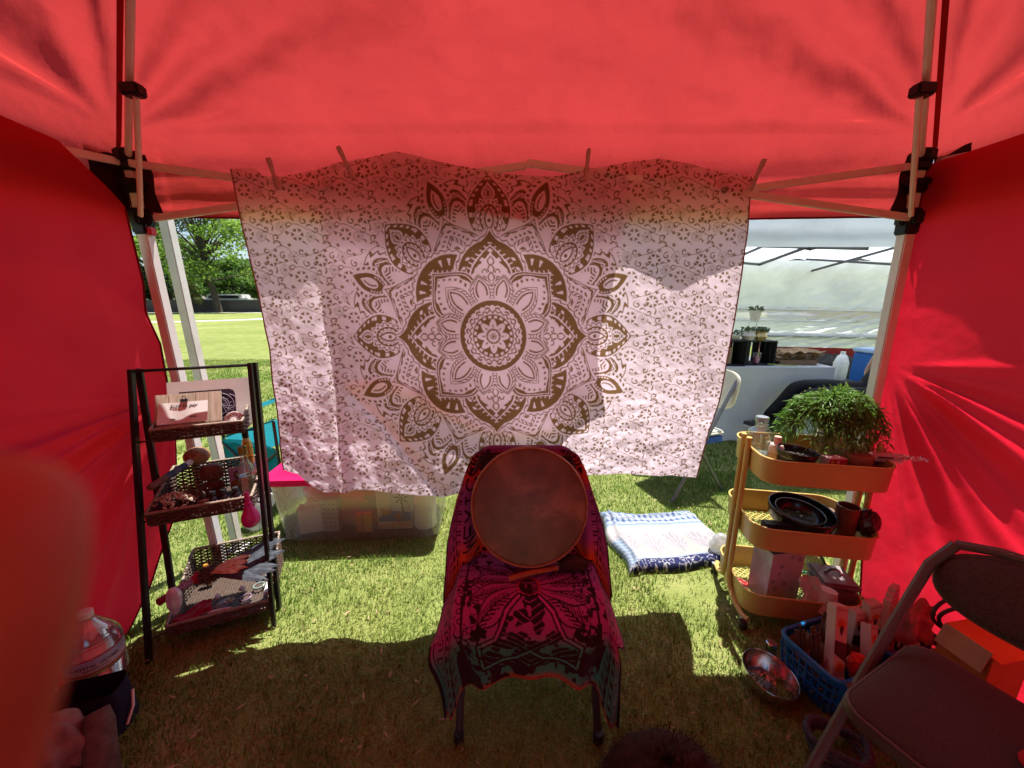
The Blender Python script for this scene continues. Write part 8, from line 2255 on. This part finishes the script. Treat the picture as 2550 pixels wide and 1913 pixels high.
def tree(nm, lb, base, H, R, trunk_h, col, n, ls, seed, grp, shape='round', lean=(0, 0), gaps=0.55, clumps=26):
    rr = np.random.default_rng(seed); pr = random.Random(seed)
    t = thing(nm, lb, 'tree', base, 0, grp)
    m = MB()
    top = Vector((lean[0], lean[1], H * 0.82))
    tr = 0.018 * H + 0.05
    m.tube([(0, 0, -0.1), (lean[0] * .2, lean[1] * .2, trunk_h * 0.6), (lean[0] * .5, lean[1] * .5, trunk_h * 1.1), tuple(top)], [tr * 1.25, tr, tr * 0.8, tr * 0.15], 9)
    cl = []
    for k in range(clumps):
        a = pr.uniform(0, 6.28)
        if shape == 'round':
            h = pr.uniform(trunk_h * 0.95, H * 0.95); f = (h - trunk_h * 0.8) / (H - trunk_h * 0.8)
            r = R * math.sqrt(max(0.05, 1 - (2 * f - 0.85) ** 2)) * pr.uniform(0.25, 1.0)
        else:
            h = pr.uniform(trunk_h * 0.8, H * 0.98); f = (h - trunk_h * 0.8) / (H - trunk_h * 0.8)
            r = R * (1 - f * 0.75) * pr.uniform(0.3, 1.0)
        c = Vector((r * math.cos(a) + lean[0] * f, r * math.sin(a) + lean[1] * f, h))
        cl.append((c, pr.uniform(0.55, 1.0) * R * 0.34))
        st = Vector((lean[0] * 0.5, lean[1] * 0.5, min(h * 0.8, trunk_h + 0.3 * (h - trunk_h))))
        m.tube([st, st.lerp(c, 0.55) + Vector((0, 0, 0.06 * H * pr.random())), c], [tr * 0.4, tr * 0.22, tr * 0.06], 5)
    m.build('trunk', BARK, t)
    per_ = n // clumps
    V, Cc = [], []
    for c, cr_ in cl:
        d = rr.normal(size=(per_, 3)); d /= np.linalg.norm(d, axis=1)[:, None]
        rad = cr_ * rr.random(per_) ** gaps
        p_ = np.array(c) + d * rad[:, None] * np.array((1.15, 1.15, 0.75))
        V.append(p_); Cc.append(np.full(per_, rr.uniform(0.7, 1.3)))
    V = np.concatenate(V); Cc = np.concatenate(Cc); k = len(V)
    a1 = rr.normal(size=(k, 3)); a1 /= np.linalg.norm(a1, axis=1)[:, None]
    a2 = np.cross(a1, rr.normal(size=(k, 3))); a2 /= np.linalg.norm(a2, axis=1)[:, None]
    s1 = ls * rr.uniform(0.6, 1.4, (k, 1)); s2 = s1 * (0.6 if shape == 'round' else 0.25)
    q = np.stack([V - a1 * s1, V + a2 * s2, V + a1 * s1, V - a2 * s2], 1).reshape(-1, 3)
    f = np.arange(k)[:, None] * 4 + np.array([[0, 1, 2, 3]])
    me = raw_mesh('crown', q, f)
    cc = np.array(col) * (Cc * rr.uniform(0.7, 1.3, k))[:, None]
    set_cols(me, np.repeat(cc, 4, 0))
    link('crown', me, LEAFM, t, 0)
    return t
G1 = 'park trees beyond the lawn'
tree('park_tree', 'airy bright green tree with slim leaning trunk in front of the park wall', (-32.6, 41.9, 0), 14.5, 6.2, 4.2, (0.20, 0.31, 0.06), 9000, 0.17, 3, G1, lean=(-1.8, 0.5), clumps=42, gaps=0.6)
tree('pine_tree', 'tall dark blue green pine beyond the wall by the white pole', (-42.5, 47, 0), 18, 6.4, 4.0, (0.10, 0.165, 0.085), 12000, 0.26, 5, G1, shape='cone', clumps=46, gaps=0.45)
tree('pine_tree', 'second dark pine glimpsed left of the white tent leg', (-53, 46, 0), 15, 5.5, 3.0, (0.09, 0.15, 0.08), 7000, 0.26, 8, G1, shape='cone', clumps=34, gaps=0.45)
tree('small_tree', 'small olive yellow ornamental tree standing before the park wall', (-35.9, 42.2, 0), 3.9, 1.35, 1.0, (0.26, 0.27, 0.08), 2600, 0.10, 9, G1, shape='cone', clumps=22, gaps=0.5)
tree('park_tree', 'dense mid green tree just behind the wall near the tapestry edge', (-26.5, 48, 0), 9.5, 5.2, 2.2, (0.13, 0.23, 0.05), 8000, 0.19, 12, G1, clumps=36)
tree('park_tree', 'broad deep green tree behind the wall between pine and airy tree', (-36.5, 49.5, 0), 6.8, 4.6, 1.6, (0.10, 0.185, 0.045), 8000, 0.18, 14, G1, clumps=36)
tree('park_tree', 'low dark green tree behind the wall under the pine', (-44.5, 46.5, 0), 5.2, 3.4, 1.2, (0.045, 0.085, 0.025), 5000, 0.17, 17, G1, clumps=28)
tree('park_tree', 'reddish twiggy tree behind the airy green one', (-34.5, 56, 0), 11.5, 4.6, 3.5, (0.14, 0.10, 0.06), 3200, 0.17, 19, G1, clumps=30, gaps=0.7)
tree('park_tree', 'tall pale green tree far behind the wall', (-20, 62, 0), 15, 7.5, 4, (0.15, 0.23, 0.06), 7000, 0.24, 21, G1, clumps=36)
tree('park_tree', 'deep green tree farthest along the wall by the tapestry', (-20.5, 47.5, 0), 6.4, 4.6, 1.6, (0.055, 0.105, 0.026), 6000, 0.18, 23, G1, clumps=30)
# far wood closing the horizon
rr = np.random.default_rng(44)
k = 26000
an = rr.uniform(-1.25, 1.25, k); ds = rr.uniform(95, 125, k)
base = 7.5 + 3.5 * fbm(an * 16, an * 0 + 1, 3.0) + 2 * fbm(an * 60, an * 0, 5.0)
V = np.stack([np.sin(an) * ds, np.cos(an) * ds, base * np.sqrt(rr.random(k))], -1)
a1 = rr.normal(size=(k, 3)); a1 /= np.linalg.norm(a1, axis=1)[:, None]
a2 = np.cross(a1, rr.normal(size=(k, 3))); a2 /= np.linalg.norm(a2, axis=1)[:, None]
q = np.stack([V - a1 * 0.7, V + a2 * 0.5, V + a1 * 0.7, V - a2 * 0.5], 1).reshape(-1, 3)
me = raw_mesh('far_wood', q, np.arange(k)[:, None] * 4 + np.array([[0, 1, 2, 3]])); set_cols(me, np.repeat(np.array((0.06, 0.10, 0.035)) * rr.uniform(0.6, 1.3, (k, 1)), 4, 0))
tag(link('far_wood', me, LEAFM, None, 0), 'far belt of trees closing the view behind the park wall', 'trees', kind='stuff')
b = thing('white_van', 'pale vehicle roof showing over the park wall', 'van', (-34.0, 46.0, 0), 0.0)
m = MB(); m.box((0, 0, 0.95), (5.2, 1.9, 1.3)); m.box((-0.3, 0, 1.75), (4.2, 1.75, 0.55)); m.build('van_body', mat('white van paint', (0.7, 0.7, 0.7), rough=0.3, var=0.03), b, bevel=0.12)
for x in (-1.7, 1.6):
    for y in (-0.85, 0.85):
        m = MB(); m.lathe([(0.15, -0.1), (0.33, -0.1), (0.34, 0), (0.33, 0.1), (0.15, 0.1)], 18, Matrix.Translation((x, y, 0.34)) @ Matrix.Rotation(PI / 2, 4, 'X')); m.build('wheel', BLACK_PLASTIC, b)
m = MB(); m.box((-0.3, -0.90, 1.72), (3.6, 0.02, 0.36)); m.build('side_window', mat('dark glass', (0.02, 0.02, 0.025), rough=0.1), b)

# ================================================================ finger over the lens: the photographer's hand
SKF = mat('reddish warm skin', (0.44, 0.13, 0.10), rough=0.55, col2=(0.34, 0.10, 0.07), scale=60)
ph = thing('person', 'out of focus hand of the photographer with a fingertip in front of the lens', 'hand', (0, 0, 0))
def near(px, py, t):
    a, b_ = (px - 1275) / FPX, (956.5 - py) / FPX
    return Vector((0, 0, CAMZ)) + Vector((a, CP + b_ * SP, b_ * CP - SP)) * t
tip = near(-255, 1330, 0.0275)
J = [((-0.105, -0.055, CAMZ - 0.095), (0.035, 0.018)), (tuple(near(-560, 2900, 0.034)), 0.0125), (tuple(near(-440, 2250, 0.030)), 0.0112), (tuple(near(-330, 1800, 0.0285)), 0.0114), (tuple(tip), 0.0112), (tuple(tip + Vector((0.001, 0.002, 0.006))), 0.0085),
     ((-0.135, -0.105, CAMZ - 0.15), (0.036, 0.024)), ((-0.17, -0.18, CAMZ - 0.22), (0.032, 0.027)), ((-0.25, -0.44, CAMZ - 0.38), 0.042)]
E_ = [(0, 1), (1, 2), (2, 3), (3, 4), (4, 5), (0, 6), (6, 7), (7, 8)]
for k, (dx, dz, L) in enumerate(((-0.012, -0.02, 1.05), (-0.02, -0.04, 0.95), (-0.026, -0.058, 0.78))):
    b0 = Vector((-0.105 + dx * 0.6, -0.040, CAMZ - 0.105 + dz * 0.8)); i = len(J)
    J += [(tuple(b0), 0.0115), (tuple(b0 + Vector((-0.004, 0.034 * L, 0.0))), 0.0095), (tuple(b0 + Vector((0.018 * L, 0.052 * L, -0.006))), 0.0085), (tuple(b0 + Vector((0.036 * L, 0.050 * L, -0.010))), 0.006)]
    E_ += [(0, i), (i, i + 1), (i + 1, i + 2), (i + 2, i + 3)]
i = len(J)
J += [((-0.110, -0.075, CAMZ - 0.075), 0.014), ((-0.095, -0.085, CAMZ - 0.045), 0.0105), ((-0.080, -0.08, CAMZ - 0.025), 0.008)]
E_ += [(0, i), (i, i + 1), (i + 1, i + 2)]
skin_body('hand', J, E_, SKF, ph)
